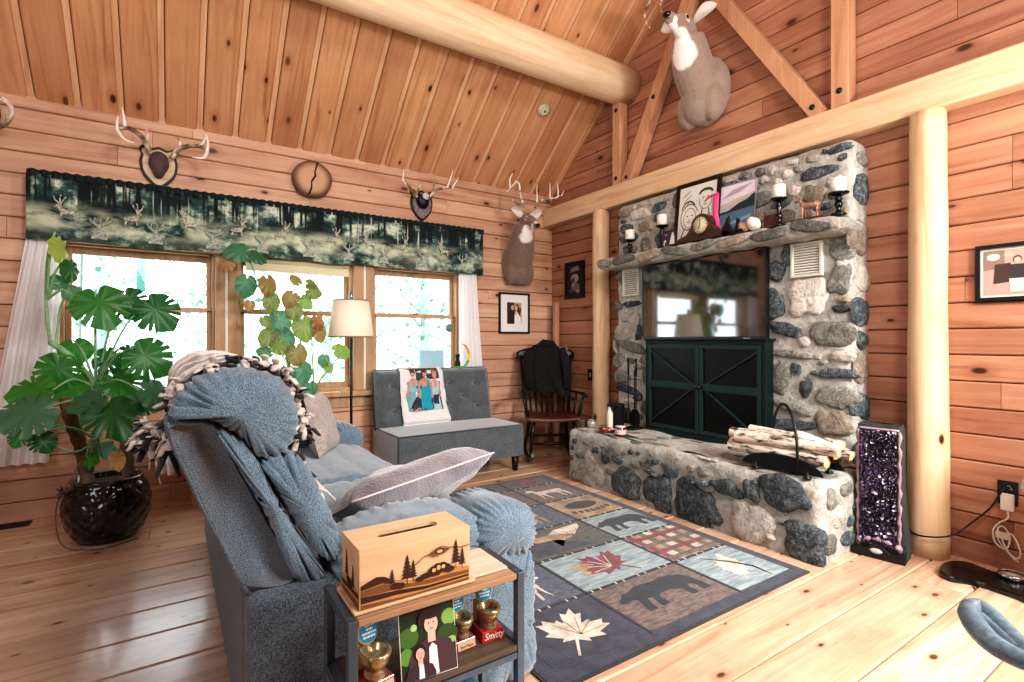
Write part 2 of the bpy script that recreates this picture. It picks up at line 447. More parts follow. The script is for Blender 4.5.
# ---------------------------------------------------------------- windows
cas=M['casing']
def window(nm,x0,x1,z0,z1,railz,blind=False):
    r=bpy.data.objects.new(nm,None);col.objects.link(r);r.location=((x0+x1)/2,WY,z0);tag(r,kind='structure')
    yf=WY+.03
    f=MB();w=.035
    f.box((x0,yf,z0),(x0+w,yf+.12,z1));f.box((x1-w,yf,z0),(x1,yf+.12,z1));f.box((x0+w,yf,z1-w),(x1-w,yf+.12,z1));f.box((x0+w,yf,z0),(x1-w,yf+.12,z0+w))
    f.build('window_frame',cas,r,bevel=.004)
    s=MB();a,b=x0+w,x1-w;q=.035;y=yf+.045
    s.box((a,y,railz-.02),(b,y+.04,railz+.02));s.box((a,y,z0+w),(a+q,y+.03,railz));s.box((b-q,y,z0+w),(b,y+.03,railz));s.box((a+q,y,z0+w),(b-q,y+.03,z0+w+.05))
    s.build('lower_sash',cas,r,bevel=.004)
    s=MB();y=yf+.08;s.box((a,y,railz+.02),(a+q,y+.03,z1-w));s.box((b-q,y,railz+.02),(b,y+.03,z1-w));s.box((a+q,y,z1-w-.05),(b-q,y+.03,z1-w))
    s.build('upper_sash',cas,r,bevel=.004)
    g=MB().box((a+q,yf+.058,z0+w+.05),(b-q,yf+.061,railz-.02));g.build('pane',M['glass'],r)
    g=MB().box((a+q,yf+.093,railz+.02),(b-q,yf+.096,z1-w-.05));g.build('pane',M['glass'],r)
    c=MB().box(((x0+x1)/2-.03,yf+.03,railz+.015),((x0+x1)/2+.03,yf+.05,railz+.03));c.build('sash_lock',plain('#7d6a4a',.35,.8),r,bevel=.003)
    return r
window('window_1',-.66,.30,.74,1.90,1.435)
window('window_2',.43,1.385,.74,1.90,1.435)
window('window_3',1.54,2.46,.74,1.90,1.435)
# casings, mullions, stool and apron
t=MB()
for a,b in((-.74,-.645),(.285,.445),(1.37,1.555),(2.445,2.53)): t.box((a,WY-.022,.745),(b,WY+.05,1.88))
t.box((-.76,WY-.022,1.88),(2.55,WY+.05,1.985))
tag(t.build('trim_1',cas,bevel=.006),kind='structure')
t=MB().box((-.80,WY-.085,.70),(2.58,WY+.06,.745));tag(t.build('trim_2',cas,bevel=.008),kind='structure')
t=MB().box((-.74,WY-.02,.60),(2.53,WY+.02,.70));tag(t.build('trim_3',cas,bevel=.005),kind='structure')
t=MB()
for a,b in((.352,.372),(1.455,1.475)): t.box((a,WY-.03,.75),(b,WY-.021,1.88))
tag(t.build('trim_4',plain('#e8e0d2',.5),bevel=.003),kind='structure')
# roller blind at the head of the middle window
b=MB().tube([(.50,WY-.0,1.855),(1.33,WY-.0,1.855)],.022,12).box((.50,WY-.004,1.775),(1.33,WY-.001,1.85)).box((.50,WY-.008,1.765),(1.33,WY+.002,1.78))
tag(b.build('roller_blind',plain('#d8cfae',.8)),'cream roller blind nearly rolled up under the patterned valance','blind')
# ---------------------------------------------------------------- timbers
def log(mb,p,q,r0,r1,n=28,wob=.006,seed=0,seg=26):
    p=V(p);q=V(q);pts=[];rs=[]
    for i in range(seg+1):
        t=i/seg;pts.append(p.lerp(q,t)+V((noise.noise(V((t*3,seed,0))),noise.noise(V((t*3,seed,5))),noise.noise(V((t*3,seed,9)))))*wob)
        rs.append(r0+(r1-r0)*t+wob*.7*noise.noise(V((t*6,seed,3))))
    mb.tube(pts,rs,n)
mb=MB();log(mb,(XL,3.50,3.60),(FX,3.50,3.60),.185,.172,seed=4)
tag(mb.build('log_purlin',M['logx']),'thick round peeled log beam running along under the ceiling slope','beam')
mb=MB().box((FX-.13,YB,2.475),(FX-.001,WY,2.675))
tb=tag(mb.build('tie_beam',M['logy'],bevel=.012),'long squared pale timber beam across the fireplace wall above the chimney','beam')
mb=MB();log(mb,(FX-.085,1.135,0),(FX-.085,1.135,2.475),.098,.083,seed=1)
tag(mb.build('log_post',M['logz']),'round peeled log post right of the stone fireplace','post')
mb=MB();log(mb,(FX-.085,3.78,0),(FX-.085,3.78,2.475),.088,.082,seed=2)
tag(mb.build('log_post',M['logz']),'round peeled log post left of the stone fireplace','post')
mb=MB().box((FX-.09,4.50,0),(FX-.03,4.56,1.62));tag(mb.build('corner_post',M['timber'],bevel=.01),'short square timber upright in the corner behind the rocking chair','post')
def brace(p,q,w,lab,bolts=()):
    r=thing('timber_brace',lab,'brace',V(p))
    MB().bar(p,q,.085,w,up=(0,1,0) if abs(p[1]-q[1])<.2 else (1,0,0)).build('timber',M['timber'],r,bevel=.006)
    for b in bolts:
        m=MB();m.lathe([(0,0),(.017,0),(.017,.006),(0,.009)],c=b,n=12,Rm=eul(0,R(-90),0));m.build('bolt',M['black'],r)
xb=FX-.075
def brace2(y0,z0,y1,z1,w,lab,bolts):
    r=thing('timber_brace',lab,'brace',(xb,y0,z0))
    d=V((0,y1-y0,z1-z0)).normalized();a=V((0,-d.z,d.y))*w/2
    p=V((0,y0,z0));q=V((0,y1,z1))
    P=[p-a,p+a,q+a,q-a]
    MB().prism([(v.y,v.z) for v in P],(xb-.05,0,0),Y3,Z3,X3,t=.10).build('timber',M['timber'],r,bevel=.005)
    for b in bolts:
        m=MB();c=p.lerp(q,b);m.lathe([(0,0),(.018,0),(.018,.006),(0,.010)],c=(xb-.05,c.y,c.z),n=12,Rm=eul(0,R(-90),0));m.build('bolt',M['black'],r)
brace2(3.535,2.675,3.535,3.45,.10,'short upright brace under the end of the round log beam',(.07,.9))
brace2(3.43,2.66,2.60,4.24,.11,'diagonal brace leaning right behind the high deer head',(.03,.42))
brace2(1.70,2.66,2.66,4.17,.10,'diagonal brace rising left from the foot of the tall upright',(.045,))
brace2(1.578,2.675,1.578,RZ-.36,.105,'tall upright timber on the tie beam at upper right',(.035,.32))
# smoke detector on the ceiling
p=PY(577,105,3.9);y=3.93;z=EZ-.04+SL*(WY-y)
rt=nn1.to_track_quat('Z','Y').to_matrix()
d=MB();c=V((2.98,3.97,EZ-.055+SL*(WY+.05-3.97)))
sd=thing('smoke_detector','small round cream smoke detector on the ceiling below the log beam','smoke detector',c)
MB().lathe([(.0,-.01),(.062,-.01),(.062,.012),(.052,.03),(.03,.036),(0,.036)],c=c,n=28,Rm=rt).build('housing',plain('#cfc6a6',.5),sd)
m=MB()
for i in range(10): a=2*PI*i/10;m.box((-.006,-.003,0),(.006,.003,.004),Rm=rt@rotz(a),c=c+rt@V((.045*math.cos(a),.045*math.sin(a),.0318)))
m.lathe([(0,.036),(.012,.036),(.012,.039),(0,.039)],c=c,n=14,Rm=rt)
m.build('vent_slots',plain('#6d674f',.6),sd)
# floor register
p=V((-.93,4.56,0.0))
r=thing('floor_register','black floor heating register by the window wall at the left edge','vent',p)
MB().box((p.x-.16,p.y-.06,0.0005),(p.x+.16,p.y+.06,.005)).build('register_frame',M['black'],r,bevel=.002)
m=MB()
for i in range(14): m.box((p.x-.14+i*.021,p.y-.045,.0055),(p.x-.135+i*.021,p.y+.045,.009))
m.build('louver',plain('#26211d',.5),r)
# ---------------------------------------------------------------- valance and curtains
def valance():
    x0,x1,z0,z1=-.795,2.655,1.865,2.30
    t=NT('valance_print');p=t.coord()
    big=t.noise(t.mapping(p,(5,5,7)),1,5,.65)
    b=t.ramp(big,[(.3,hx('#07110f')),(.42,hx('#142b2b')),(.5,hx('#34524f')),(.56,hx('#8ba08f')),(.62,hx('#d3dac4')),(.72,hx('#2c4844'))])
    sx=t.n.new('ShaderNodeSeparateXYZ');t.link(p,sx.inputs[0])
    hz=t.ramp(sx.outputs[2],[(0,(0,0,0,1)),(1,(1,1,1,1))])
    zz=t.math('MULTIPLY_ADD',sx.outputs[2],1/.435);t.n[-1].inputs[2].default_value=-1.865/.435
    # trunks: noise stretched along z, stronger near the top
    tr=t.noise(t.mapping(p,(16,1,.7)),1,3,.6,.3)
    trm=t.math('MULTIPLY',t.ramp(tr,[(.50,(0,0,0,1)),(.56,(1,1,1,1))]),t.ramp(zz,[(.30,(.15,.15,.15,1)),(.7,(1,1,1,1))]))
    b=t.mix(trm,b,hx('#0d1a1c'))
    tp=t.noise(t.mapping(p,(26,1,1.2),loc=(3,0,0)),1,2,.6)
    b=t.mix(t.math('MULTIPLY',t.ramp(tp,[(.66,(0,0,0,1)),(.70,(.8,.8,.8,1))]),t.ramp(zz,[(.35,(0,0,0,1)),(.6,(1,1,1,1))])),b,hx('#c5cbbd'))
    lw=t.math('MULTIPLY',t.ramp(zz,[(.10,(.1,.1,.1,1)),(.25,(1,1,1,1)),(.42,(1,1,1,1)),(.6,(0,0,0,1))]),t.ramp(t.noise(t.mapping(p,(4,1,11)),1,5,.6),[(.40,(0,0,0,1)),(.6,(.85,.85,.85,1))]))
    b=t.mix(lw,b,hx('#c9d0b4'))
    t.set(base=b,rough=.95)
    v=thing('valance','dark woodland print valance with elk across the top of the windows','valance',((x0+x1)/2,WY-.1,z0))
    def fn(u,w):
        x=x0+(x1-x0)*u; am=.010+.008*noise.noise(V((x*2,0,0)))
        y=WY-.115+am*math.sin(x*46+3*noise.noise(V((x*3,1,0))))*(1-.4*w)
        z=z0+(z1-z0)*w+.006*math.sin(x*9)*(1-w)+.012*noise.noise(V((x*4,9,0)))*(1-w)
        return V((x,y,z))
    m=MB().grid(fn,420,8)
    for xs,sg in((x0,1),(x1,-1)):
        m.grid(lambda u,w:V((xs,WY-.115+.11*u,z0+(z1-z0)*w)),4,3)
    m.build('valance_cloth',t.m,v,solid=.003)
    MB().grid(lambda u,w:V((x0+(x1-x0)*u,WY-.118+.016*math.sin(x0*46+u*(x1-x0)*110)-.008,z1-.02+.045*w)),500,2).build('gathered_heading',plain('#16282b',.9),v)
    # printed elk, sewn flat as pale shapes
    elk=[(-.5,0),(-.46,.2),(-.5,.42),(-.42,.55),(-.1,.56),(.1,.6),(.22,.8),(.2,.95),(.05,1.15),(-.05,1.4),(.02,1.4),(.12,1.22),(.22,1.08),(.26,1.3),(.2,1.5),(.28,1.5),(.34,1.25),(.32,1.02),(.5,1.15),(.6,1.4),(.66,1.38),(.58,1.1),(.4,.92),(.48,.86),(.62,.74),(.6,.66),(.44,.68),(.34,.5),(.28,.3),(.3,0),(.22,0),(.18,.25),(-.25,.25),(-.34,.18),(-.38,0)]
    ant=[(-.5,0),(-.4,.35),(-.1,.45),(-.15,.65),(-.45,.8),(-.62,1.05),(-.55,1.08),(-.4,.92),(-.3,1.15),(-.22,1.14),(-.28,.88),(-.08,.76),(0,.8),(.05,1.1),(.12,1.1),(.1,.8),(.35,.95),(.5,1.25),(.58,1.22),(.48,.98),(.75,1.08),(.78,1.0),(.4,.82),(.08,.66),(.12,.5),(.4,.4),(.5,0)]
    EM=[fabric('elk_pale','#5f6f66','#cfd3c4',60,big=30),fabric('elk_tan','#4c544c','#e2e0d0',60,big=30)]
    m=MB();rr=random.Random(3);k=0;x=x0+.2
    while x<x1-.15:
        P=elk if k%2==0 else ant
        s=.105 if k%2==0 else .13
        zb=z0+(.15 if k%2==0 else .03)
        fl=-1 if rr.random()<.5 else 1
        if len(P)==len(elk) and k%2==0: m.prism([(a*.75*s/ .8*fl,b*s) for a,b in P],(x,WY-.137,zb),X3,Z3,-Y3,1,t=.002)
        else: m.prism([(a*s*.7,b*s) for a,b in P],(x,WY-.137,zb),X3,Z3,-Y3,0,t=.002)
        x+=rr.uniform(.13,.22);k+=1
        m.build('printed_elk',EM,v);m=MB()
valance()
def curtain(xa,xb,xa2,xb2,lab,zb=.12,zt=1.9,folds=7,yy=WY-.075,tied=False):
    def fn(u,w):
        a=xa2+(xa-xa2)*w;b=xb2+(xb-xb2)*w
        if tied: 
            pass
        x=a+(b-a)*u
        return V((x,yy+.022*math.sin(u*folds*2*PI+1.5*math.sin(w*3))*(.6+.4*(1-w)),zb+(zt-zb)*w))
    m=MB().grid(fn,90,16)
    return tag(m.build('curtain',M['sheer']),lab,'curtain')
curtain(-.80,-.60,-1.02,-.69,'white sheer curtain at the left end of the windows',zb=.38,folds=5)
curtain(2.40,2.60,2.42,2.72,'white sheer curtain at the right end of the windows behind the grey loveseat',zb=.5,folds=5)
# ================================================================= STONE FIREPLACE
srr=random.Random(11)
def stone(mb,fr,cx,cy,rw,rh,mi,seed,bulge=.022,ang=None,rough=.25):
    """irregular flat-faced boulder set into the mortar plane"""
    o,u,v,n=fr;N=22;rr=random.Random(seed);ang=rr.uniform(-.25,.25) if ang is None else ang
    ex=rr.uniform(2.1,3.2);ca,sa=math.cos(ang),math.sin(ang)
    rings=[(1.03,-.3),(1.0,.12),(.93,.55),(.8,.85),(.55,1.0),(.25,1.06)]
    vs=[]
    for (s,h) in rings:
        for k in range(N):
            w=2*PI*k/N;c,d=math.cos(w),math.sin(w)
            q=(abs(c)**ex+abs(d)**ex)**(-1/ex)
            q*=1+rough*noise.noise(V((c*1.2+seed*3.1,d*1.2,seed*.7)))+.1*noise.noise(V((c*4,d*4,seed)))
            x,y=q*c*rw*s,q*d*rh*s
            hh=bulge*(h+.35*noise.noise(V((x*22+seed,y*22,s)))*(h>.2))
            x,y=x*ca-y*sa,x*sa+y*ca
            vs.append(o+u*(cx+x)+v*(cy+y)+n*hh)
    vs.append(o+u*cx+v*cy+n*bulge*1.1)
    fs=[]
    for i in range(len(rings)-1):
        for k in range(N):
            l=(k+1)%N;fs.append((i*N+k,i*N+l,(i+1)*N+l,(i+1)*N+k))
    c=len(rings)*N
    for k in range(N): fs.append(((len(rings)-1)*N+k,(len(rings)-1)*N+(k+1)%N,c))
    mb.add(vs,fs,mi,True)
def fill(mb,fr,U,Vv,placed,n=400,smin=.02,smax=.07,avoid=(),seed=1,gap=.012,w=(4,5,3,3),asp=(.5,1.0),bulge=.02):
    rr=random.Random(seed)
    for i in range(n):
        f=1-i/n;s=smin+(smax-smin)*f*rr.uniform(.6,1)
        rw=s*rr.uniform(.9,1.5);rh=s*rr.uniform(*asp)
        x=rr.uniform(U[0]+rw,U[1]-rw);y=rr.uniform(Vv[0]+rh,Vv[1]-rh)
        ok=True
        for (a,b,c,d) in placed:
            dx,dy=(x-a),(y-b)
            L=math.hypot(dx,dy)+1e-6
            ca,sa=abs(dx/L),abs(dy/L)
            # ellipse support radii along the joining direction
            r1=1/math.sqrt((ca/c)**2+(sa/d)**2);r2=1/math.sqrt((ca/rw)**2+(sa/rh)**2)
            if L<(r1+r2)*1.04+gap:ok=False;break
        if not ok:continue
        for (a,b,c,d) in avoid:
            if x+rw>a and x-rw<b and y+rh>c and y-rh<d: ok=False;break
        if not ok:continue
        placed.append((x,y,rw,rh))
        mi=rr.choices((1,2,3,4),w)[0]
        stone(mb,fr,x,y,rw,rh,mi,seed*1000+i,bulge=min(bulge,s*.45))
BXF=3.455;BY0,BY1=1.475,3.475;BT=2.44
def mortarblock(mb,x0,x1,y0,y1,z0,z1,rnd=.05,amp=.012,res=.035,top=True):
    # front face (-X), both side faces, top face: rounded and uneven
    def sh(p,n):
        q=p+n*amp*(noise.noise(p*7)+.5*noise.noise(p*17));return q
    def rr_(x,y):   # rounds the two vertical front corners
        return x,y
    path=[]
    path.append((x1,y1))
    k=max(2,int((x1-x0)/res))
    pts=[(x1,y1,0,1)]
    for i in range(1,k): pts.append((x1-(x1-x0-rnd)*i/k,y1,0,1))
    for i in range(7): a=PI/2*i/6;pts.append((x0+rnd-rnd*math.sin(a),y1-rnd+rnd*math.cos(a),-math.sin(a),math.cos(a)))
    k2=int((y1-y0-2*rnd)/res)
    for i in range(1,k2): pts.append((x0,y1-rnd-(y1-y0-2*rnd)*i/k2,-1,0))
    for i in range(7): a=PI/2*i/6;pts.append((x0+rnd-rnd*math.cos(a),y0+rnd-rnd*math.sin(a),-math.cos(a),-math.sin(a)))
    for i in range(1,k+1): pts.append((x0+rnd+(x1-x0-rnd)*i/k,y0,0,-1))
    kz=int((z1-z0)/res);vs=[];W=len(pts)
    zs=[z0+(z1-z0-rnd)*j/kz for j in range(kz+1)]
    prof=[(z,0) for z in zs]+[(z1-rnd+rnd*math.sin(a),rnd*(1-math.cos(a))) for a in (PI/8,PI/4,PI*3/8,PI/2)]
    for (z,ins) in prof:
        for (x,y,nx,ny) in pts:
            n=V((nx,ny,0));p=V((x,y,z))-n*ins
            vs.append(sh(p,n if ins<rnd*.9 else V((0,0,1))))
    fs=[(j*W+i,(j+1)*W+i,(j+1)*W+i+1,j*W+i+1) for j in range(len(prof)-1) for i in range(W-1)]
    mb.add(vs,fs,0,True)
    # top
    m0=(len(prof)-1)*W;o=len(mb.v)-len(vs)
    nx_=10;tv=[];
    ring=[vs[m0+i] for i in range(W)]
    half=W//2
    tv=[];rowsN=8
    for i in range(half+1):
        a=ring[i];b=ring[W-1-i]
        for j in range(rowsN*3+1):
            p=a.lerp(b,j/(rowsN*3)); e=min(j,rowsN*3-j)
            if e>0:p=p+V((0,0,amp*1.2*noise.noise(p*5)))
            tv.append(p)
    w2=rowsN*3+1
    mb.add(tv,[(i*w2+j,i*w2+j+1,(i+1)*w2+j+1,(i+1)*w2+j) for i in range(half) for j in range(w2-1)],0,True)
fpl=thing('stone_fireplace','mortared fieldstone chimney breast with mantel shelf and raised hearth bench','fireplace',(BXF,(BY0+BY1)/2,0))
# chimney breast
mb=MB();mortarblock(mb,BXF,FX+.01,BY0,BY1,0,BT,rnd=.055)
ff=(V((BXF-.002,0,0)),-Y3,Z3,-X3)         # u = -Y so that u grows to the right of the picture
def zst(S,z0,x0,sc,plane):
    out=[]
    for (x,y,rx,ry,mi) in S:
        px=x0+x/sc;py=z0+y/sc
        c=PX(px,py,plane);e=PX(px+rx/sc,py,plane);f=PX(px,py-ry/sc,plane)
        out.append((-c.y,c.z,abs(c.y-e.y),f.z-c.z,mi))
    return out
placed=[]
S=zst([(85,110,17,30,1),(50,160,28,28,1),(42,255,30,42,1),(150,235,58,52,3),(290,270,24,32,2),(245,185,34,38,2),(255,92,38,36,2),(80,340,46,18,1),(228,352,72,38,2),(140,378,16,14,3),(100,415,60,11,2),(255,425,36,15,3),(115,462,15,17,1),(65,492,27,45,2),(230,475,75,13,1),(145,525,18,22,1),(240,550,62,32,2),(100,580,60,14,2),(105,635,70,18,1),(225,630,50,34,4),(300,350,10,20,2),(222,38,20,8,3),(158,42,12,7,3),(257,135,16,10,3)],220,760,3.1,BXF)
S+=zst([(530,135,54,52,2),(372,222,72,24,1),(360,315,42,36,4),(535,272,42,30,2),(545,358,34,16,1),(265,147,22,13,3),(178,192,16,20,3),(130,212,18,16,2),(250,228,22,17,3),(400,368,36,14,1),(470,85,50,14,1),(355,165,26,18,3),(150,255,16,15,3),(405,135,10,10,1),(290,210,18,12,2)],120,730,4.26,BXF)
S+=zst([(72,118,14,22,2),(112,258,18,20,3),(105,345,52,14,2),(78,298,36,24,3),(62,392,18,20,2),(160,388,26,14,2),(165,447,27,24,2),(70,445,24,18,2),(90,485,38,12,1),(162,500,12,12,2),(160,548,30,22,4),(62,215,12,12,2),(105,208,30,9,1),(130,300,10,22,1)],240,600,3.25,BXF)
for i,(x,y,rw,rh,mi) in enumerate(S):
    if x-rw*.5<-BY1 or x+rw*.5>-BY0: continue
    if y+rh*1.12>BT-.03: y=BT-.03-rh*1.12
    rw*=1.1;rh*=1.12;stone(mb,ff,x,y,rw,rh,mi,50+i,bulge=.02,rough=.4);placed.append((x,y,rw,rh))
av=[(-3.09,-1.97,1.19,1.86),(-3.04,-1.95,.3,1.22),(-3.41,-3.16,1.56,1.86),(-1.86,-1.62,1.58,1.86),(-3.6,-1.3,1.81,1.95)]
fill(mb,ff,(-BY1+.02,-BY0-.01),(1.95,BT-.02),placed,1100,.022,.085,av,seed=2,w=(4,5,5,3),gap=.007)
fill(mb,ff,(-BY1+.02,-BY0-.01),(.42,1.82),placed,1100,.018,.075,av,seed=3,w=(4,5,4,3),asp=(.35,.9),gap=.006)
fr2=(V((0,BY0+.002,0)),X3,Z3,-Y3);fill(mb,fr2,(BXF+.03,FX),(.4,BT-.03),[],400,.03,.10,seed=5,asp=(.6,1.3),w=(5,5,2,2))
fr3=(V((0,BY1-.002,0)),-X3,Z3,Y3);fill(mb,fr3,(-FX,-BXF-.03),(.4,BT-.03),[],200,.03,.09,seed=6)
mb.build('chimney_breast',STM,fpl)
# mantel shelf
mb=MB()
MX,MY0,MY1=3.265,1.43,3.56
def mantel(u,w):
    y=MY1+(MY0-MY1)*u;a=w*2*PI
    e=min(1,min(u,1-u)*14+.45) if 0<u<1 else .02
    th=.052+.010*noise.noise(V((y*4,1,0)));dp=(BXF+.05-MX)/2
    dp2=dp*(.93+.07*e)+.012*noise.noise(V((y*5,4,0)))
    c,s=math.cos(a),math.sin(a)
    x=(MX+BXF+.05)/2+.5*(.02)+math.copysign(abs(c)**.35,c)*dp2
    z=1.892+math.copysign(abs(s)**.4,s)*th*e
    p=V((x,y,z));return p+V((noise.noise(p*14),0,noise.noise(p*14+V((5,5,5)))))*.013
mb.grid(mantel,110,28,0)
fm=(V((MX-.004,0,0)),-Y3,Z3,-X3);pl=[]
for i,(y,hw,z,hh,mi) in enumerate([(3.44,.085,1.892,.035,2),(3.20,.13,1.898,.036,2),(2.93,.12,1.89,.034,4),(2.66,.13,1.895,.034,2),(2.40,.11,1.90,.03,2),(2.16,.12,1.895,.034,4),(1.90,.12,1.89,.034,2),(1.64,.12,1.898,.036,2),(1.49,.03,1.89,.03,3)]):
    stone(mb,fm,-y,z,hw,hh,mi,700+i,bulge=.016)
ft=(V((0,0,1.942)),-Y3,X3,Z3);fill(mb,ft,(-MY1+.03,-MY0-.03),(MX+.03,BXF-.01),[],150,.03,.09,seed=8,bulge=.003)
mb.build('mantel_shelf',STM,fpl)
# hearth bench
HX,HY0,HY1,HT=2.87,1.385,3.475,.435
mb=MB();mortarblock(mb,HX,BXF+.05,HY0,HY1,0,HT,rnd=.05,amp=.016)
mortarblock(mb,BXF,FX-.005,HY0+.0,BY0+.05,0,HT,rnd=.02,amp=.008)
S=zst([(108,285,42,62,3),(232,318,50,55,1),(338,358,48,62,1),(470,400,68,66,1),(568,335,58,28,1),(655,345,24,38,1),(650,452,84,62,3),(768,358,84,60,1),(832,518,70,62,1),(70,220,18,16,2),(155,226,11,24,1),(197,237,20,14,1),(380,280,20,16,1),(447,308,18,14,1),(492,318,14,10,1),(310,278,24,9,1),(318,244,20,8,1),(60,290,20,20,2),(420,345,14,10,1),(720,500,14,10,3)],390,560,3.413,HX)
fh=(V((HX-.002,0,0)),-Y3,Z3,-X3);pl=[]
for i,(x,y,rw,rh,mi) in enumerate(S): stone(mb,fh,x,y,rw*1.08,rh*1.05,mi,200+i,bulge=.022,rough=.5);pl.append((x,y,rw,rh))
fill(mb,fh,(-HY1+.02,-HY0-.02),(.02,HT-.05),pl,250,.012,.045,seed=12,w=(6,3,1,1))
fs_=(V((0,HY0+.002,0)),X3,Z3,-Y3);fill(mb,fs_,(HX+.04,FX-.02),(.02,HT-.03),[],400,.025,.075,seed=14,w=(4,5,2,3),asp=(.6,1.3))
fs_=(V((0,HY1-.002,0)),-X3,Z3,Y3);fill(mb,fs_,(-FX,-HX-.04),(.02,HT-.03),[],200,.03,.08,seed=15)
# flat slabs set in the top
ft=(V((0,0,HT-.004)),-Y3,X3,Z3)
pl=[]
for i,(y,x,ry,rx,mi) in enumerate([(3.30,3.0,.15,.12,2),(2.98,3.0,.16,.10,1),(2.62,3.02,.20,.12,2),(2.2,3.0,.2,.11,3),(1.75,3.02,.2,.12,4),(1.48,3.08,.07,.14,2)]):
    stone(mb,ft,-y,x,ry,rx,mi,300+i,bulge=.006,rough=.3);pl.append((-y,x,ry,rx))
fill(mb,ft,(-HY1+.03,-HY0-.03),(HX+.03,BXF-.02),pl,250,.02,.06,seed=17,bulge=.004,w=(4,4,2,2))
mb.build('hearth',STM,fpl)
# vents in the stone
def vent(yc,zc,w,h,lab):
    r=thing('wall_vent',lab,'vent',(BXF,yc,zc-h/2),group=None)
    x=BXF-.03
    m=MB();q=.018
    m.box((x,yc-w/2,zc-h/2),(x+.03,yc-w/2+q,zc+h/2));m.box((x,yc+w/2-q,zc-h/2),(x+.03,yc+w/2,zc+h/2));m.box((x,yc-w/2+q,zc-h/2),(x+.03,yc+w/2-q,zc-h/2+q));m.box((x,yc-w/2+q,zc+h/2-q),(x+.03,yc+w/2-q,zc+h/2))
    m.build('vent_frame',plain('#c9c5ba',.5),r,bevel=.003)
    m=MB();nl=11
    for i in range(nl): z=zc-h/2+q+(h-2*q)*(i+.5)/nl;m.box((-.006,yc-w/2+q-yc,-.0045),(.006,w/2-q,.0045),Rm=Matrix.Rotation(R(30),3,'Y'),c=(x+.012,yc,z))
    m.build('louver',plain('#d5d1c6',.5),r)
    MB().box((x+.022,yc-w/2+q,zc-h/2+q),(x+.03,yc+w/2-q,zc+h/2-q)).build('dark_duct',plain('#0c0b0a',.9),r)
vent(3.275,1.715,.195,.245,'small white louvered vent in the stone left of the television')
vent(1.742,1.722,.20,.225,'small white louvered vent in the stone right of the television')
# television
TX=3.385
tv=thing('television','large flat black television hung on the stone chimney above the black doors','television',(TX,2.53,1.21))
MB().box((TX-.0,1.985,1.208),(TX+.045,3.09,1.84)).build('tv_housing',M['black'],tv,bevel=.004)
t=NT('screen_glass');t.set(base=hx('#010202'),rough=.06,spec=1.0,coat=1.0);t.b.inputs['IOR'].default_value=1.9
MB().box((TX-.002,1.995,1.226),(TX+.001,3.08,1.832)).build('screen',t.m,tv)
m=MB();z0,z1,a,b=1.208,1.84,1.985,3.09;q=.008
m.box((TX-.006,a,z0),(TX+.0,b,z0+.016));m.box((TX-.006,a,z1-q),(TX,b,z1));m.box((TX-.006,a,z0+.016),(TX,a+q,z1-q));m.box((TX-.006,b-q,z0+.016),(TX,b,z1-q))
m.build('bezel',plain('#3a3d3f',.3,.7),tv)
MB().box((TX-.008,2.1,1.206),(TX+.01,2.15,1.215)).build('indicator',plain('#aab4b8',.3,.5),tv)
MB().box((TX+.045,2.25,1.35),(BXF+.01,2.6,1.68)).build('wall_bracket',M['black'],tv)
# iron fireplace doors
CXX=3.345;gm=plain('#223a38',.45,.5)
cb=thing('fireplace_screen','dark green metal two-door cabinet front with diagonal bars on the hearth','fireplace screen',(CXX,2.49,HT))
y0,y1,z0,z1=1.965,3.02,HT+.005,1.196
m=MB();w=.03
m.box((CXX,y0,z0),(CXX+.1,y0+w,z1));m.box((CXX,y1-w,z0),(CXX+.1,y1,z1));m.box((CXX,y0+w,z1-w),(CXX+.1,y1-w,z1));m.box((CXX,y0+w,z0),(CXX+.1,y1-w,z0+w+.01))
m.box((CXX-.01,y0-.012,z1),(CXX+.11,y1+.012,z1+.014))
m.build('frame',plain('#142524',.5,.5),cb,bevel=.003)
MB().box((CXX+.045,y0+.02,z0+.01),(CXX+.1,y1-.02,z1-.01)).build('back_panel',M['blackgloss'],cb)
ym=(y0+y1)/2
mesh=NT('door_mesh');mesh.set(base=hx('#020303'),rough=.35,spec=.25)
for (a,b,s) in((y0+w+.003,ym-.003,1),(ym+.003,y1-w-.003,-1)):
    d=MB();q=.028;c0=z0+w+.014;c1=z1-w-.004
    d.box((CXX-.004,a,c0),(CXX+.022,a+q,c1));d.box((CXX-.004,b-q,c0),(CXX+.022,b,c1));d.box((CXX-.004,a+q,c1-q),(CXX+.022,b-q,c1));d.box((CXX-.004,a+q,c0),(CXX+.022,b-q,c0+q))
    zc=(c0+c1)/2+.02
    d.box((CXX-.008,a+q,zc-.028),(CXX+.008,b-q,zc+.028))
    hub=(CXX+.004,b-q if s==1 else a+q,zc);far=a+q if s==1 else b-q
    d.bar(hub,(CXX+.004,far,c1-q-.02),.012,.020,up=(1,0,0));d.bar(hub,(CXX+.004,far,c0+q+.02),.012,.020,up=(1,0,0))
    dr=d.build('door',gm,cb,bevel=.002)
    MB().box((CXX+.012,a+q*.5,c0+q*.5),(CXX+.016,b-q*.5,c1-q*.5)).build('mesh_panel',mesh.m,dr)
    hy=ym-s*.018
    k=MB();k.lathe([(0,0),(.009,0),(.007,.012),(.015,.02),(.014,.032),(0,.036)],c=(CXX-.004,hy,zc),n=14,Rm=eul(0,R(-90),0));k.build('knob',M['black'],dr)
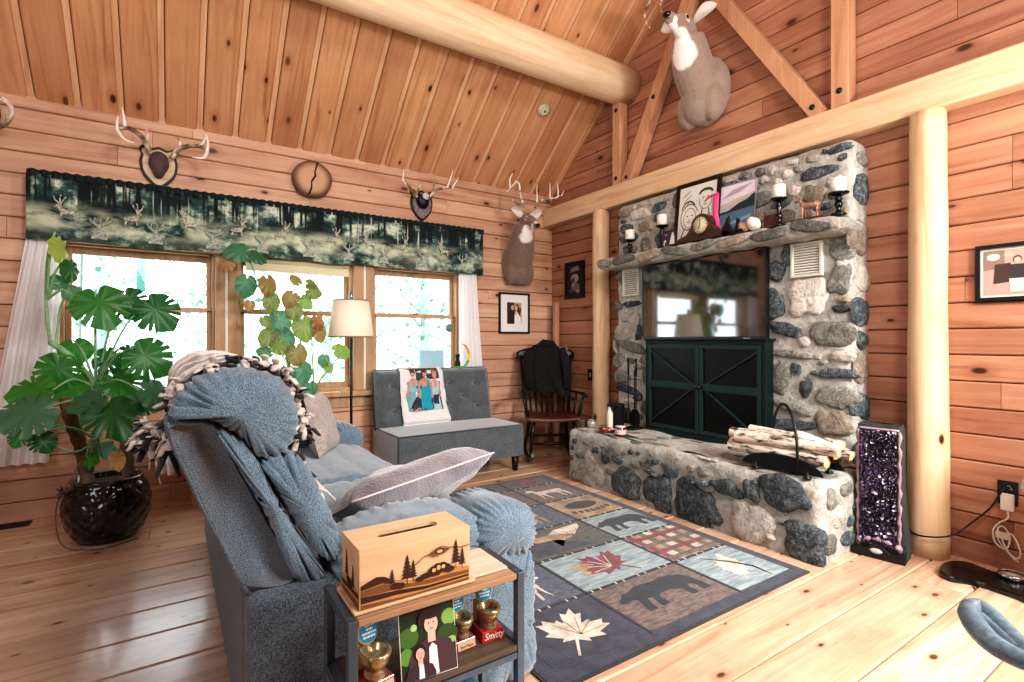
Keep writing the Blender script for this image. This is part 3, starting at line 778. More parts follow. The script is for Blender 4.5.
# ------------------------------------------------------------- fireplace tools, bucket, jars
def R3(a,ax): return Matrix.Rotation(a,3,ax)
p=PX(617,432,3.13);HZ=HT+.006
p=V((3.20,3.22,HZ))
b=thing('ash_bucket','black metal ash bucket beside the fire tools on the hearth','bucket',p)
MB().lathe([(0,0),(.062,0),(.066,.01),(.072,.20),(.075,.205),(.072,.21),(.066,.205),(.06,.012),(0,.012)],c=p,n=28).build('pail',M['iron'],b)
MB().tube([V((p.x,p.y+.073*math.cos(a),p.z+.19-.09*math.sin(a)*.5)) for a in [PI*i/14 for i in range(15)]],.003,6).build('bail_handle',M['black'],b)
p=V((3.33,3.13,HZ))
ts=thing('fire_tool_set','black fireplace tool set with shovel and brush standing left of the iron doors','tool set',p)
MB().lathe([(0,0),(.075,0),(.075,.008),(.02,.018),(.008,.03),(0,.03)],c=p,n=24).build('base',M['iron'],ts)
MB().tube([p+V((0,0,.02)),p+V((0,0,.50))],.006,8).tube([p+V((0,-.05,.42)),p+V((0,.05,.42))],.004,6).build('stand_rod',M['iron'],ts)
sh=MB().tube([p+V((-.03,-.045,.12)),p+V((-.03,-.045,.55))],.005,8).tube([p+V((-.03,-.045,.46)),p+V((-.03,-.045,.60))],.009,10)
s=sh.build('shovel',M['iron'],ts)
m=MB();m.prism([(-.03,.14),(.03,.14),(.052,.10),(.052,.03),(.045,0),(-.045,0),(-.052,.03),(-.052,.10)],p+V((-.045,-.05,.03)),-Y3,Z3,-X3,t=.006);m.build('blade',M['iron'],s,bevel=.002)
s=MB().tube([p+V((-.03,.045,.16)),p+V((-.03,.045,.55))],.005,8).tube([p+V((-.03,.045,.46)),p+V((-.03,.045,.60))],.009,10).build('brush',M['iron'],ts)
MB().lathe([(0,0),(.032,0),(.027,.09),(.012,.13),(0,.13)],c=p+V((-.03,.045,.04)),n=14).build('bristles',plain('#1b1714',.9),s)
# jar candles and glass things on the left hearth end
def jar(p,r,h,lab,nm,glass,lid,band=None,cat='candle'):
    t_=thing(nm,lab,cat,p)
    MB().lathe([(0,0),(r*.9,0),(r,.008),(r,h*.7),(r*.88,h*.82),(r*.88,h*.9),(0,h*.9)],c=p,n=24).build('jar',glass,t_)
    MB().lathe([(0,h*.9),(r*.93,h*.9),(r*.95,h*.93),(r*.95,h),(0,h*1.01)],c=p,n=24).build('lid',lid,t_)
    if band: 
        MB().lathe([(r+.0006,h*.15),(r+.0012,h*.18),(r+.0012,h*.6),(r+.0006,h*.63)],c=p,n=24,cap=False).build('paper_label',band,t_)
red=NT('red_wax');red.set(base=hx('#7a1a20'),rough=.12,coat=.6)
jar(V((2.985,2.955,HZ)),.042,.075,'red jar candle with pale lid and printed band on the hearth','jar_candle',red.m,plain('#d9d2d0',.4),plain('#cfb9b4',.5))
p=V((3.0,3.12,HZ))
d=thing('candle_dish','low red and white dish with trinkets on the left end of the hearth','dish',p)
MB().lathe([(0,0),(.05,0),(.075,.018),(.08,.028),(.076,.028),(.05,.01),(0,.008)],c=p,n=26).build('dish',red.m,d)
m=MB()
for i in range(9): a=i*2.4;m.ell(p+V((.04*math.cos(a)*(i%3)/2,.045*math.sin(a)*(i%4)/3,.022)),(.016,.013,.010),n=8,mi=i%2)
m.build('trinkets',[plain('#b9463f',.4),plain('#d9c9b8',.4)],d)
p=V((3.03,3.345,HZ))
g=thing('glass_jar','small clear glass jar in a metal rim at the far left end of the hearth','jar',p)
MB().lathe([(0,0),(.035,0),(.04,.02),(.04,.05),(.03,.065),(.026,.065),(.034,.048),(.034,.01),(0,.01)],c=p,n=22).build('glass',plain('#9d958a',.12,.3),g)
MB().lathe([(.03,.063),(.033,.063),(.033,.072),(.03,.072)],c=p,n=22,cap=False).build('rim',M['chrome'],g)
p=V((3.0,3.425,HZ-.01))
MBx=MB().box((p.x-.03,p.y-.03,p.z),(p.x+.03,p.y+.03,p.z+.075));tag(MBx.build('tin_box',plain('#6f6350',.35,.6),bevel=.005),'small dull metal tin standing at the outer left corner of the hearth','tin')
p=V((3.12,3.215,HZ))
w=thing('spray_bottle','small white spray bottle with black nozzle standing beside the left post','bottle',p)
MB().lathe([(0,0),(.024,0),(.026,.01),(.026,.14),(.012,.18),(.012,.2),(0,.2)],c=p,n=18).build('bottle_body',plain('#d9d3c6',.35),w)
MB().box((p.x-.012,p.y-.06,p.z+.19),(p.x+.012,p.y+.02,p.z+.22)).box((p.x-.008,p.y-.045,p.z+.155),(p.x+.008,p.y-.035,p.z+.19)).build('nozzle',M['black'],w,bevel=.003)
# ------------------------------------------------------------- log holder with birch logs
bark=NT('birch_bark');pp=bark.coord();b1=bark.noise(bark.mapping(pp,(16,7,30)),1,5,.7)
bb=bark.ramp(b1,[(.40,hx('#2e2622')),(.46,hx('#a9988a')),(.54,hx('#e6d6c6')),(.75,hx('#d0b8a4'))])
bark.set(base=bb,rough=.8);bark.bump(b1,.5,.01)
cut=NT('log_end');cc=cut.coord(True);cut.set(base=cut.mix(cut.noise(cc,30,4),hx('#e8c9a2'),hx('#c89b6c')),rough=.75)
hc=V((3.02,1.615,HZ))
lh=thing('log_holder','black iron log holder with an arched handle on the right end of the hearth','log holder',hc)
m=MB()
yw=.20
for xs in(-.10,.10):
    arc=[(yw*math.cos(a),.075-.075*math.sin(a)) for a in[PI*i/16 for i in range(17)]]
# cradle: curved sheet spanning between two end plates
def crad(u,w):
    a=PI*(.04+.92*u);return V((hc.x-.11+.22*w,hc.y+.22*math.cos(a),hc.z+.105-.07*math.sin(a)))
m.grid(crad,24,4);m.build('cradle',M['black'],lh,solid=.004)
m=MB()
pl_=[(.235*math.cos(PI*i/18),.022+.085*math.sin(PI*i/18)) for i in range(19)]
m.prism(pl_,(hc.x-.125,hc.y,hc.z),-Y3,Z3,X3,t=.006);m.build('end_plate',M['black'],lh,bevel=.002)
m=MB();m.prism(pl_,(hc.x+.115,hc.y,hc.z),-Y3,Z3,X3,t=.006);m.build('end_plate',M['black'],lh,bevel=.002)
ar=[V((hc.x+.02*math.cos(0)-.0,hc.y+.145*math.cos(a),hc.z+.12+.19*math.sin(a))) for a in[PI*i/20 for i in range(21)]]
ar=[V((hc.x-.122,hc.y-.10,hc.z+.03))]+[V((hc.x-.13*math.cos(PI*i/20),hc.y-.10+.145*(1-math.cos(PI*i/20)),hc.z+.13+.25*math.sin(PI*i/20))) for i in range(21)]+[V((hc.x+.122,hc.y+.19,hc.z+.03))]
MB().tube(ar,.008,10).build('arched_handle',M['black'],lh)
for s in(-1,1):
    for t_ in(-.12,.12):
        MB().lathe([(.0,0),(.022,0),(.02,.008),(.009,.014),(.009,.04),(0,.04)],c=(hc.x+t_,hc.y+s*.15,hc.z),n=14).build('foot',M['black'],lh)
lg=[((-.055,.36,.095),(-.055,-.22,.095),.034,'front lower birch log in the iron holder, its pale cut end facing left'),
    ((.02,.40,.098),(.015,-.16,.098),.033,'second lower birch log in the holder, tucked behind the front one'),
    ((.08,.44,.150),(.085,-.20,.105),.034,'rear birch log sticking out furthest left of the iron holder'),
    ((-.06,.31,.158),(-.03,-.27,.162),.036,'top front birch log lying across the holder under the handle foot'),
    ((.01,.34,.166),(.01,-.20,.164),.032,'upper middle birch log lying under the arched handle'),
    ((.07,.30,.19),(.08,-.24,.17),.03,'upper rear birch log against the stone side of the holder'),
    ((.0,-.02,.215),(.02,-.31,.135),.029,'birch log poking out to the right of the holder toward the purple crystal')]
for i,(a,b,r,lab) in enumerate(lg):
    a=hc+V(a);b=hc+V(b);L=(b-a).length
    o=thing('birch_log',lab,'log',a.lerp(b,.5)-V((0,0,r)),group='birch logs in the iron holder')
    N=12;pts=[a.lerp(b,k/N)+V((noise.noise(V((k*.5,i,0))),0,noise.noise(V((k*.5,i,7)))))*.006 for k in range(N+1)]
    MB().tube(pts,[r*(1+.05*noise.noise(V((k*.9,i,3)))) for k in range(N+1)],16,cap=False).build('bark',bark.m,o)
    for e,dd in((pts[0],(a-b).normalized()),(pts[-1],(b-a).normalized())):
        Rm=dd.to_track_quat('Z','Y').to_matrix()
        MB().lathe([(r*1.0,-.002),(r*.99,.001),(r*.5,.002),(0,.002)],c=e,n=16,Rm=Rm).build('cut_end',cut.m,o)
# ------------------------------------------------------------- mantel pieces
MZ=1.945
def ym(px,x=3.34): return PX(px,240,x).y
def candle(yy,xx,h,r,ch,cr,lab,lab2):
    p=V((xx,yy,MZ+.002));o=thing('candle_holder',lab,'candle holder',p,group='candle holders on the mantel')
    MB().lathe([(0,0),(.042,0),(.042,.01),(.018,.022),(.012,.04),(.02,.055),(.024,.07),(.016,.085),(.012,h*.6),(.022,h*.72),(.013,h*.82),(.016,h-.02)],c=p,n=24).build('stem',M['blackgloss'],o)
    MB().lathe([(0,h-.022),(.02,h-.02),(r*.9,h-.008),(r,h),(r*.96,h+.002),(r*.8,h-.002),(0,h-.002)],c=p,n=28).build('dish',M['blackgloss'],o)
    q=p+V((0,0,h-.001));c=thing('pillar_candle',lab2,'candle',q,group='candles on the mantel')
    MB().lathe([(0,0),(cr,0),(cr,ch-.003),(cr-.004,ch),(cr-.01,ch-.003),(0,ch-.004)],c=q,n=26).build('wax',M['wax'],c)
    MB().tube([q+V((0,0,ch-.005)),q+V((.001,0,ch+.007))],.0012,5).build('wick',M['black'],c)
candle(ym(630),3.34,.125,.052,.088,.040,'shortest black candle holder, at the far left end of the mantel','white candle on the far left mantel holder')
candle(ym(662),3.34,.185,.052,.09,.040,'black candle holder just left of the framed line drawing','white candle just left of the framed line drawing')
candle(ym(779),3.34,.185,.052,.09,.040,'slender black candle holder between landscape painting and deer figurine','white candle on the slender holder right of the painting')
candle(ym(838.5),3.34,.135,.058,.09,.042,'stout black candle holder at the right end of the mantel','largest white candle at the right end of the mantel')
inkpaper=plain('#dfd9cc',.7)
def framed(nm,lab,cat,o,u,v,w,W,Hh,fw,depth,fmat,mat_w=0,matc=None,art=None,arts=None,glass=True):
    """flat framed piece: o = lower left corner, u right, v up, w toward the viewer"""
    o=V(o);u=V(u).normalized();v=V(v).normalized();w=V(w).normalized()
    r=thing(nm,lab,cat,o+u*W/2)
    m=MB()
    def bx(a,b,c,d,t0,t1):
        vs=[o+u*x+v*y+w*t for t in(t0,t1) for(x,y) in((a,c),(b,c),(b,d),(a,d))]
        m.add(vs,[(0,3,2,1),(4,5,6,7),(0,1,5,4),(1,2,6,5),(2,3,7,6),(3,0,4,7)])
    bx(0,W,0,fw,0,depth);bx(0,W,Hh-fw,Hh,0,depth);bx(0,fw,fw,Hh-fw,0,depth);bx(W-fw,W,fw,Hh-fw,0,depth)
    m.build('frame',fmat,r,bevel=.0015)
    m=MB();
    def fl(a,b,c,d,t):return [o+u*x+v*y+w*t for(x,y) in((a,c),(b,c),(b,d),(a,d))]
    if mat_w:
        m.add(fl(fw,W-fw,fw,Hh-fw,depth*.35),[(0,1,2,3)]);m.build('mat_board',matc or inkpaper,r)
    q=fw+mat_w
    if art:
        m=MB();cols=[];
        O=o+u*q+v*q+w*(depth*.35+.0008);aw,ah=W-2*q,Hh-2*q
        for k,(c,poly) in enumerate(art):
            mm=plain(c,.6)
            if mm not in cols:cols.append(mm)
            vs=[O+u*(x*aw)+v*(y*ah)+w*(k*.00025) for x,y in poly]
            m.add(vs,[list(range(len(vs)))],cols.index(mm))
        m.build('print',cols,r)
    return r
SQ=[(0,0),(1,0),(1,1),(0,1)]
def el(cx,cy,rx,ry,n=16,a0=0,a1=2*PI): return [(cx+rx*math.cos(a0+(a1-a0)*i/n),cy+ry*math.sin(a0+(a1-a0)*i/n)) for i in range(n if a1-a0>6.2 else n+1)]
def fig(cx,cy,s,skin,hair,top,hl=False,ax=1.0,bottom=-10):
    """simple half-length figure, s = head height; cx,cy = head centre; ax = width correction"""
    out=[]
    w=lambda x:cx+x*s*ax
    h=lambda y:max(0.005,cy+y*s)
    body=[(w(-1.2),h(-4)),(w(1.2),h(-4)),(w(1.25),h(-1.6)),(w(1.0),h(-1.0)),(w(.3),h(-.72)),(w(-.3),h(-.72)),(w(-1.0),h(-1.0)),(w(-1.25),h(-1.6))]
    if hl: out.append((hair,[(w(x),h(y)) for x,y in((-.5,-1.2),(.5,-1.2),(.62,0),(.45,.5),(0,.68),(-.45,.5),(-.62,0))]))
    out.append((top,body));out.append((skin,[(w(-.2),h(-.9)),(w(.2),h(-.9)),(w(.2),h(-.3)),(w(-.2),h(-.3))]))
    out.append((hair,el(cx,cy+.1*s,.47*s*ax,.56*s)));out.append((skin,el(cx,cy-.06*s,.36*s*ax,.45*s)))
    out.append(('#2a1c18',el(cx-.13*s*ax,cy,.05*s*ax,.035*s,8)));out.append(('#2a1c18',el(cx+.13*s*ax,cy,.05*s*ax,.035*s,8)));out.append(('#a04a44',el(cx,cy-.27*s,.12*s*ax,.03*s,8)))
    return out
def ring(cx,cy,rx,ry,t,a0=0,a1=2*PI,n=20):
    A=[(cx+rx*math.cos(a0+(a1-a0)*i/n),cy+ry*math.sin(a0+(a1-a0)*i/n)) for i in range(n+1)]
    B=[(cx+(rx-t)*math.cos(a0+(a1-a0)*i/n),cy+(ry-t)*math.sin(a0+(a1-a0)*i/n)) for i in range(n+1)]
    return A+B[::-1]
# line drawing of two faces: frame leans back on the wall
lean=V((.12,0,1)).normalized();ww=V((-1,0,.12)).normalized()
ln='#3a3b3c'
art=[('#d9d5cc',SQ),
 (ln,ring(.30,.42,.24,.25,.02,R(20),R(330))),(ln,ring(.31,.40,.17,.19,.012)),(ln,ring(.27,.55,.20,.18,.03,R(30),R(170))),
 (ln,el(.25,.44,.025,.012)),(ln,el(.38,.44,.025,.012)),(ln,ring(.31,.34,.06,.03,.01,PI,2*PI)),(ln,ring(.31,.38,.02,.03,.008,PI,2*PI)),
 (ln,ring(.72,.70,.17,.19,.012,R(170),R(380))),(ln,ring(.72,.80,.19,.10,.05,0,PI)),(ln,el(.66,.73,.022,.012)),(ln,el(.79,.73,.022,.012)),(ln,ring(.72,.61,.05,.025,.01,PI,2*PI)),
 (ln,[(.1,.05),(.13,.05),(.2,.2),(.18,.21)]),(ln,[(.42,.05),(.45,.05),(.4,.2),(.38,.2)]),(ln,[(.62,.35),(.64,.35),(.66,.52),(.63,.52)]),(ln,[(.86,.32),(.88,.32),(.82,.52),(.8,.51)]),
 (ln,ring(.72,.42,.10,.06,.012,PI,2*PI)),(ln,[(.1,.8),(.3,.9),(.3,.915),(.1,.815)]),(ln,[(.12,.7),(.34,.82),(.34,.832),(.12,.712)]),(ln,[(.2,.6),(.3,.72),(.29,.73),(.19,.61)])]
framed('framed_drawing','black framed line drawing of two faces leaning on the mantel','picture',(3.355,ym(674,3.36),MZ+.004),-Y3,lean,ww,ym(674,3.36)-ym(720,3.38),.49,.032,.014,M['black'],0,None,art)
# mantel clock
p=V((3.315,ym(707,3.29),MZ+.004))
ck=thing('mantel_clock','dark wooden tambour mantel clock with round pale dial','clock',p)
prof=[(-.235,0),(.235,0),(.235,.02),(.2,.03),(.13,.05),(.095,.09)]+[(.085*math.cos(a)+0,.105+.085*math.sin(a)) for a in[R(-5)+R(190)*i/20 for i in range(21)]]+[(-.095,.09),(-.13,.05),(-.2,.03),(-.235,.02)]
MB().prism(prof,p+V((-.035,.05,0)),-Y3,Z3,X3,t=.075).build('case',wood('clock_wood','#6a4a38','#4a3226','#20130d',1,.35,0,island=False),ck,bevel=.003)
dc=p+V((-.036,.05,.105));Rx=Matrix.Rotation(R(-90),3,'Y')
MB().lathe([(.062,0),(.072,0),(.074,.006),(.068,.010),(.062,.006)],c=dc,n=36,Rm=Rx,cap=False).build('bezel',plain('#6b4f35',.3,.8),ck)
MB().lathe([(.062,.0),(.062,.003),(0,.003)],c=dc,n=32,Rm=Rx).build('dial',plain('#d8d0b4',.5),ck)
m=MB()
for i in range(12):
    a=2*PI*i/12;q=dc+V((-.0042,-.052*math.sin(a),.052*math.cos(a)));m.bar(q-V((0,-.005*math.sin(a),.005*math.cos(a))),q+V((0,-.005*math.sin(a),.005*math.cos(a))),.003 if i%3 else .005,.001,up=(1,0,0))
m.build('hour_marks',M['black'],ck)
m=MB();m.bar(dc+V((-.005,0,0)),dc+V((-.005,.018,-.026)),.005,.0012,up=(1,0,0));m.bar(dc+V((-.0055,0,0)),dc+V((-.0055,0,.044)),.0035,.0012,up=(1,0,0));m.build('hands',M['black'],ck)
# small photo + pink ribbon + painting
art=[('#3a2a30',SQ),('#d8d3d6',[(.55,.05),(.95,.05),(.9,.5),(.8,.85),(.68,.85),(.62,.5)]),('#e3c3b0',el(.75,.8,.07,.09)),('#c9b7c0',el(.2,.3,.1,.1)),('#8a6a7a',el(.25,.75,.12,.08)),('#e9e4e6',el(.15,.12,.06,.06))]
framed('small_photo','small dark unframed wedding snapshot propped left of the line drawing','photo',(3.30,ym(662,3.30),MZ+.004),-Y3,lean,ww,.135,.125,.004,.004,plain('#2c2326',.5),0,None,art)
art=[('#b9aeb8',SQ),('#d8d0d6',[(0,.62),(1,.78),(1,1),(0,1)]),('#a79aa6',[(.1,.75),(.6,.82),(.9,.95),(.4,.9)]),('#c6b7a8',[(.0,.56),(.5,.62),(.9,.76),(.4,.7)]),('#1f3430',[(0,.48),(.3,.5),(.55,.6),(.8,.66),(.95,.74),(1,.72),(1,.5),(.5,.47),(0,.43)]),('#4e6f86',[(0,.43),(.5,.47),(1,.5),(1,0),(0,0)]),('#7e99aa',[(.3,.2),(.9,.3),(.9,.36),(.4,.27)]),('#35525f',[(0,0),(1,0),(1,.12),(.3,.16),(0,.2)])]
framed('landscape_painting','unframed painting of a lake below dark hills leaning on the mantel','painting',(3.37,ym(717,3.38),MZ+.004),-Y3,lean,ww,ym(717,3.38)-ym(755,3.38),.385,.002,.018,plain('#8f8792',.6),0,None,art)
m=MB();rb=PX(722,190,3.16)
pk=NT('pink_ribbon');pk.set(base=hx('#d6477c'),rough=.5)
q=V((3.355,ym(716,3.355),MZ+.06));m.tube([q+V((.03,.01,.29)),q+V((.0,0,.24)),q+V((.0,.005,.13)),q+V((.0,-.01,.0))],[.016,.022,.02,.03],8,flat=.25);m.tube([q+V((.03,0,.29)),q+V((.02,.08,.27)),q+V((.01,.11,.24))],[.012,.012,.004],8,flat=.3)
tag(m.build('pink_ribbon',pk.m),'pink ribbon hanging between the line drawing and the lake painting','ribbon')
wolf=[(-.5,0),(-.5,.1),(-.42,.2),(-.35,.55),(-.2,.75),(-.1,.95),(-.14,1.15),(-.02,1.02),(.06,1.28),(.12,1.0),(.1,.8),(.2,.5),(.3,.2),(.42,.12),(.45,0)]
for i,(yy,s,fl_,lab) in enumerate([(ym(727,3.28),.105,1,'black howling wolf figurine below the left side of the lake painting'),(ym(737,3.28),.085,-1,'smaller black howling wolf figurine below the middle of the lake painting')]):
    MBx=MB().prism([(a*s*fl_,b*s) for a,b in wolf],(3.28,yy,MZ+.002),-Y3,Z3,X3,t=.02);tag(MBx.build('wolf_figurine',M['black'],bevel=.004),lab,'figurine',group='wolf figurines')
for i,(yy,r,c,lab) in enumerate([(ym(754,3.31),(.03,.045,.045),'#d8cbbd','white seashell with pink bands on the mantel'),(ym(744,3.31),(.025,.03,.035),'#a5735c','small brown stone figurine left of the seashell')]):
    m=MB();m.ell((3.31,yy,MZ+r[2]),r,n=16);m.ell((3.29,yy+.01,MZ+r[2]*1.3),(r[0]*.8,r[1]*.7,r[2]*.8),n=12);m.ell((3.31,yy-.02,MZ+r[2]*.7),(r[0]*.9,r[1]*.6,r[2]*.6),n=12)
    tag(m.build('seashell' if i==0 else 'stone_figurine',fabric('shell%d'%i,c,'#efe6dc' if i==0 else '#c79b80',50,.5,.4,0,30),remesh=.004,smooth=3),lab,'shell' if i==0 else 'figurine')
# deer figurine + plank it stands on
DY=ym(810);MBx=MB().box((3.30,DY-.1,MZ),(3.40,DY+.1,MZ+.018));tag(MBx.build('wood_block',M['redwood'],bevel=.003),'thin reddish wooden base on the mantel under the deer figurine','block')
m=MB();c=V((3.35,DY,MZ+.018))
m.tube([c+V((0,-.055,.085)),c+V((0,-.02,.082)),c+V((0,.02,.082)),c+V((0,.045,.09)),c+V((0,.06,.115))],[.016,.021,.02,.019,.010],12)
m.tube([c+V((0,.055,.105)),c+V((0,.068,.13)),c+V((0,.085,.125)),c+V((0,.1,.118))],[.010,.011,.009,.005],10)
for(yy,dx) in((-.05,.01),(-.045,-.01),(.035,.01),(.045,-.01)):m.tube([c+V((dx,yy,.08)),c+V((dx,yy+.006,.045)),c+V((dx,yy-.002,0))],[.009,.005,.004],8)
for s in(-1,1):m.tube([c+V((s*.004,.07,.135)),c+V((s*.02,.06,.155)),c+V((s*.016,.075,.17))],[.003,.0025,.001],6)
tag(m.build('deer_figurine',fabric('deer_fig','#8a5a48','#c9a08a',60,.5,.3,0,25)),'small reddish deer figurine standing on the mantel','figurine')
m=MB();m.box((3.37,ym(770)-.04,MZ),(3.42,ym(770)+.06,MZ+.10));tag(m.build('mantel_box',M['redwood'],bevel=.003),'small dark red wooden box behind the seashell on the mantel','box')
# ================================================================= RECLINER SOFA
def pz(px,py,y=1.5):
    q=PY(px,py,y);return (q.x,q.z)
def puff(mb,prof,y0,y1,rnd=.09,ruche=.006,nr=26,seed=0,n=8,mid=.0,fold=0,foldn=9,mi=0,flatend=0):
    """stuffed cushion: closed XZ profile swept along Y with pillowy, gathered ends"""
    P=spl([(a,0,b) for a,b in prof],max(n,int(110/len(prof))),closed=True);N=len(P)
    c=sum(P,V((0,0,0)))/N
    ts=[]
    K=7;M=12
    rings=[]
    for i in range(K): a=PI/2*i/K;rings.append((y0+rnd*(1-math.sin(a)) if False else y0+rnd*(1-math.cos(PI/2*(i)/K)),max(.0,math.sin(PI/2*i/K))))
    # ends: from centre outwards
    rings=[]
    for s in (.08,.2,.4,.58,.74,.86): rings.append((y0+rnd*(1-math.sqrt(1-s**2.2))*.9,s))
    for i in range(M+1):
        t=i/M;rings.append((y0+rnd+(y1-y0-2*rnd)*t,1-.03*(2*t-1)**2+mid*(1-(2*t-1)**2)))
    for s in (.86,.74,.58,.4,.2,.08): rings.append((y1-rnd*(1-math.sqrt(1-s**2.2))*.9,s))
    vs=[];crr=random.Random(int(seed*13)+5)
    creases=[(((i_+crr.uniform(.1,.9))/(nr*.55))%1,crr.uniform(.006,.013),crr.choice((.45,.6,.7,.78)),crr.uniform(.3,1)*ruche*4.2) for i_ in range(int(nr*.55))]
    for (y,s) in rings:
        e=max(0,1-min(abs(y-y0),abs(y1-y))/(rnd*1.6))
        for k,p in enumerate(P):
            d=(p-c);L=d.length
            inset=L-(1-s)*min(L,rnd*1.0) if s>=.86 else L*s*(1-.14*(rnd/.1)*(L>0)*0)-0
            if s<.86: inset=(L-.14*min(L,rnd))*s/.86
            w=1+(ruche/L)*math.sin(k*2*PI/N*nr+2.5*noise.noise(V((k*.25,seed,0))))*e*(.3+s)
            f=0
            if fold:f=fold*abs(math.sin(foldn*PI*k/N+seed))**.6*.5-fold*.3
            q=c+d/L*(inset*w+f*s)
            q=V((q.x,y,q.z));q+=d/L*.012*s*noise.noise(V((q.x*9,q.y*7+seed,q.z*9)))
            fr_=k/N;dp=0
            for (ca_,cw_,cs_,cd_) in creases:
                da=abs((fr_-ca_-.05*(1-s)*math.sin(ca_*40)+.5)%1-.5)
                dp+=cd_*math.exp(-(da/(cw_*(.35+.65*(1.05-s))))**2)*min(1,max(0,(s-cs_)*6))
            if e>0: q.y+=dp*e*(1 if y<(y0+y1)/2 else -1); q-=d/L*dp*.55*e
            q.y+=.010*noise.noise(V((q.x*12+seed,3,q.z*12)))*e*min(1,s*2)
            vs.append(q)
    fs=[]
    for i in range(len(rings)-1):
        for k in range(N):
            l=(k+1)%N;fs.append((i*N+k,i*N+l,(i+1)*N+l,(i+1)*N+k))
    mb.add(vs,fs,mi,True)
    o=len(mb.v)-len(vs)
    mb.f.append([o+k for k in range(N)][::-1]);mb.m.append(mi);mb.s.append(True)
    mb.f.append([o+(len(rings)-1)*N+k for k in range(N)]);mb.m.append(mi);mb.s.append(True)
SY0,SY1=1.47,3.62
sofa=thing('reclining_sofa','blue grey padded reclining sofa seen from its near end facing the rug','sofa',(.6,2.5,0))
P=lambda *a:[pz(*q) for q in a]
ar=1.06
# outer shell of the back
sh=P((163,425),(190,418),(214,424),(240,470),(270,525),(303,588),(250,598),(225,560),(190,490))
def slab(mb,prof,y0,y1,r=.025,mi=0):
    Pp=spl([(a,0,b) for a,b in prof],5,closed=True);N=len(Pp);c=sum(Pp,V((0,0,0)))/N;vs=[]
    yy=[(y0,.9),(y0+r*.3,.96),(y0+r,1)]+[(y0+r+(y1-y0-2*r)*t/8,1) for t in range(1,8)]+[(y1-r,1),(y1-r*.3,.96),(y1,.9)]
    for y,s in yy:
        for p in Pp:
            q=c+(p-c)*s;vs.append(V((q.x,y,q.z)))
    mb.add(vs,[(i*N+k,i*N+(k+1)%N,(i+1)*N+(k+1)%N,(i+1)*N+k) for i in range(len(yy)-1) for k in range(N)]+[list(range(N)),list(range((len(yy)-1)*N,len(yy)*N))[::-1]],mi,True)
m=MB();slab(m,sh,1.52,SY1);m.build('back_shell',M['sofadk'],sofa)
m=MB();pp=[V((a-.004 if i<1 else a,1.522,b)) for i,(a,b) in enumerate(P((214,424),(240,470),(270,525),(300,582)))]
m.tube(spl([V((a,1.525,b)) for a,b in P((167,424),(225,552),(250,598))],6),.006,6);m.build('piping',M['sofadk'],sofa)
# base: near side panel, rear panel
bz=P((250,596),(300,590),(345,575))
m=MB();m.box((.165,1.49,.03),(.93,1.60,.53));m.box((.165,1.60,.03),(.27,SY1-.1,.50));m.box((.27,1.60,.05),(.9,SY1-.1,.36));m.box((.165,SY1-.13,.03),(.93,SY1-.02,.53))
m.build('base',M['sofadk'],sofa,bevel=.025)
# back cushions: head roll, upper back, side gusset, for two seats
seats=[(1.475,2.53),(2.545,3.60)]
head=P((166,418),(178,392),(205,374),(245,367),(280,377),(300,402),(302,432),(288,455),(262,460),(240,438),(214,424),(190,420))
mid=P((214,428),(250,440),(275,458),(296,455),(318,490),(336,532),(338,560),(322,575),(300,582),(280,548),(250,495))
low=P((262,462),(296,452),(320,488),(340,530),(338,562),(318,556),(296,522),(272,482))
gus=P((216,430),(248,446),(268,478),(292,520),(314,556),(326,578),(300,584),(270,528),(240,472))
for i,(a,b) in enumerate(seats):
    m=MB();puff(m,head,a,b,.085,.007,30,seed=i);m.build('headrest',M['sofa'],sofa)
    m=MB();puff(m,gus,a+.012,b-.012,.055,.008,34,seed=i+4);puff(m,low,a-.0,b,.06,.007,34,seed=i+8);m.build('back_cushion',M['sofa'],sofa)
    # seat cushion with channel folds running across
    m=MB()
    pr=[(.42,.40),(.42,.50),(.60,.525),(.80,.525),(.98,.515),(1.075,.46),(1.08,.36),(.98,.32),(.6,.33)]
    puff(m,pr,a+.12*(i==0),b-.12*(i==1),.05,.004,20,seed=i+12,fold=.03,foldn=11);m.build('seat_cushion',M['sofa'],sofa)
    m=MB();pr=[(.93,.04),(.93,.34),(1.02,.37),(1.075,.30),(1.085,.16),(1.07,.06)]
    puff(m,pr,a+.13*(i==0),b-.13*(i==1),.04,.004,20,seed=i+16);m.build('footrest',M['sofa'],sofa)
# arms
def arm(y0,y1,near):
    m=MB();pr=[(.40,.50),(.40,.60),(.52,.645),(.68,.655),(.80,.64),(.865,.60),(.87,.52),(.80,.47),(.6,.46)]
    puff(m,pr,y0,y1,.07,.007,26,seed=y0);m.build('arm_pad',M['sofa'],sofa)
    m=MB();pr=[(.84,.50),(.83,.60),(.88,.645),(.96,.65),(1.04,.62),(1.085,.555),(1.08,.49),(1.03,.455),(.93,.455)]
    puff(m,pr,y0-.01,y1+.01,.07,.008,26,seed=y0+1);m.build('arm_pad',M['sofa'],sofa)
    m=MB();pr=[(.86,.47),(.93,.50),(1.03,.48),(1.07,.42),(1.075,.25),(1.07,.04),(.95,.03),(.86,.05)]
    puff(m,pr,y0,y1,.05,.006,40,seed=y0+2);m.build('arm_front',M['sofa'],sofa)
arm(1.455,1.72,True);arm(3.42,3.66,False)
MB().box((.25,1.6,0),(.3,1.65,.035)).box((.9,1.6,0),(.95,1.65,.035)).box((.25,3.45,0),(.3,3.5,.035)).box((.9,3.45,0),(.95,3.5,.035)).build('feet',M['black'],sofa)
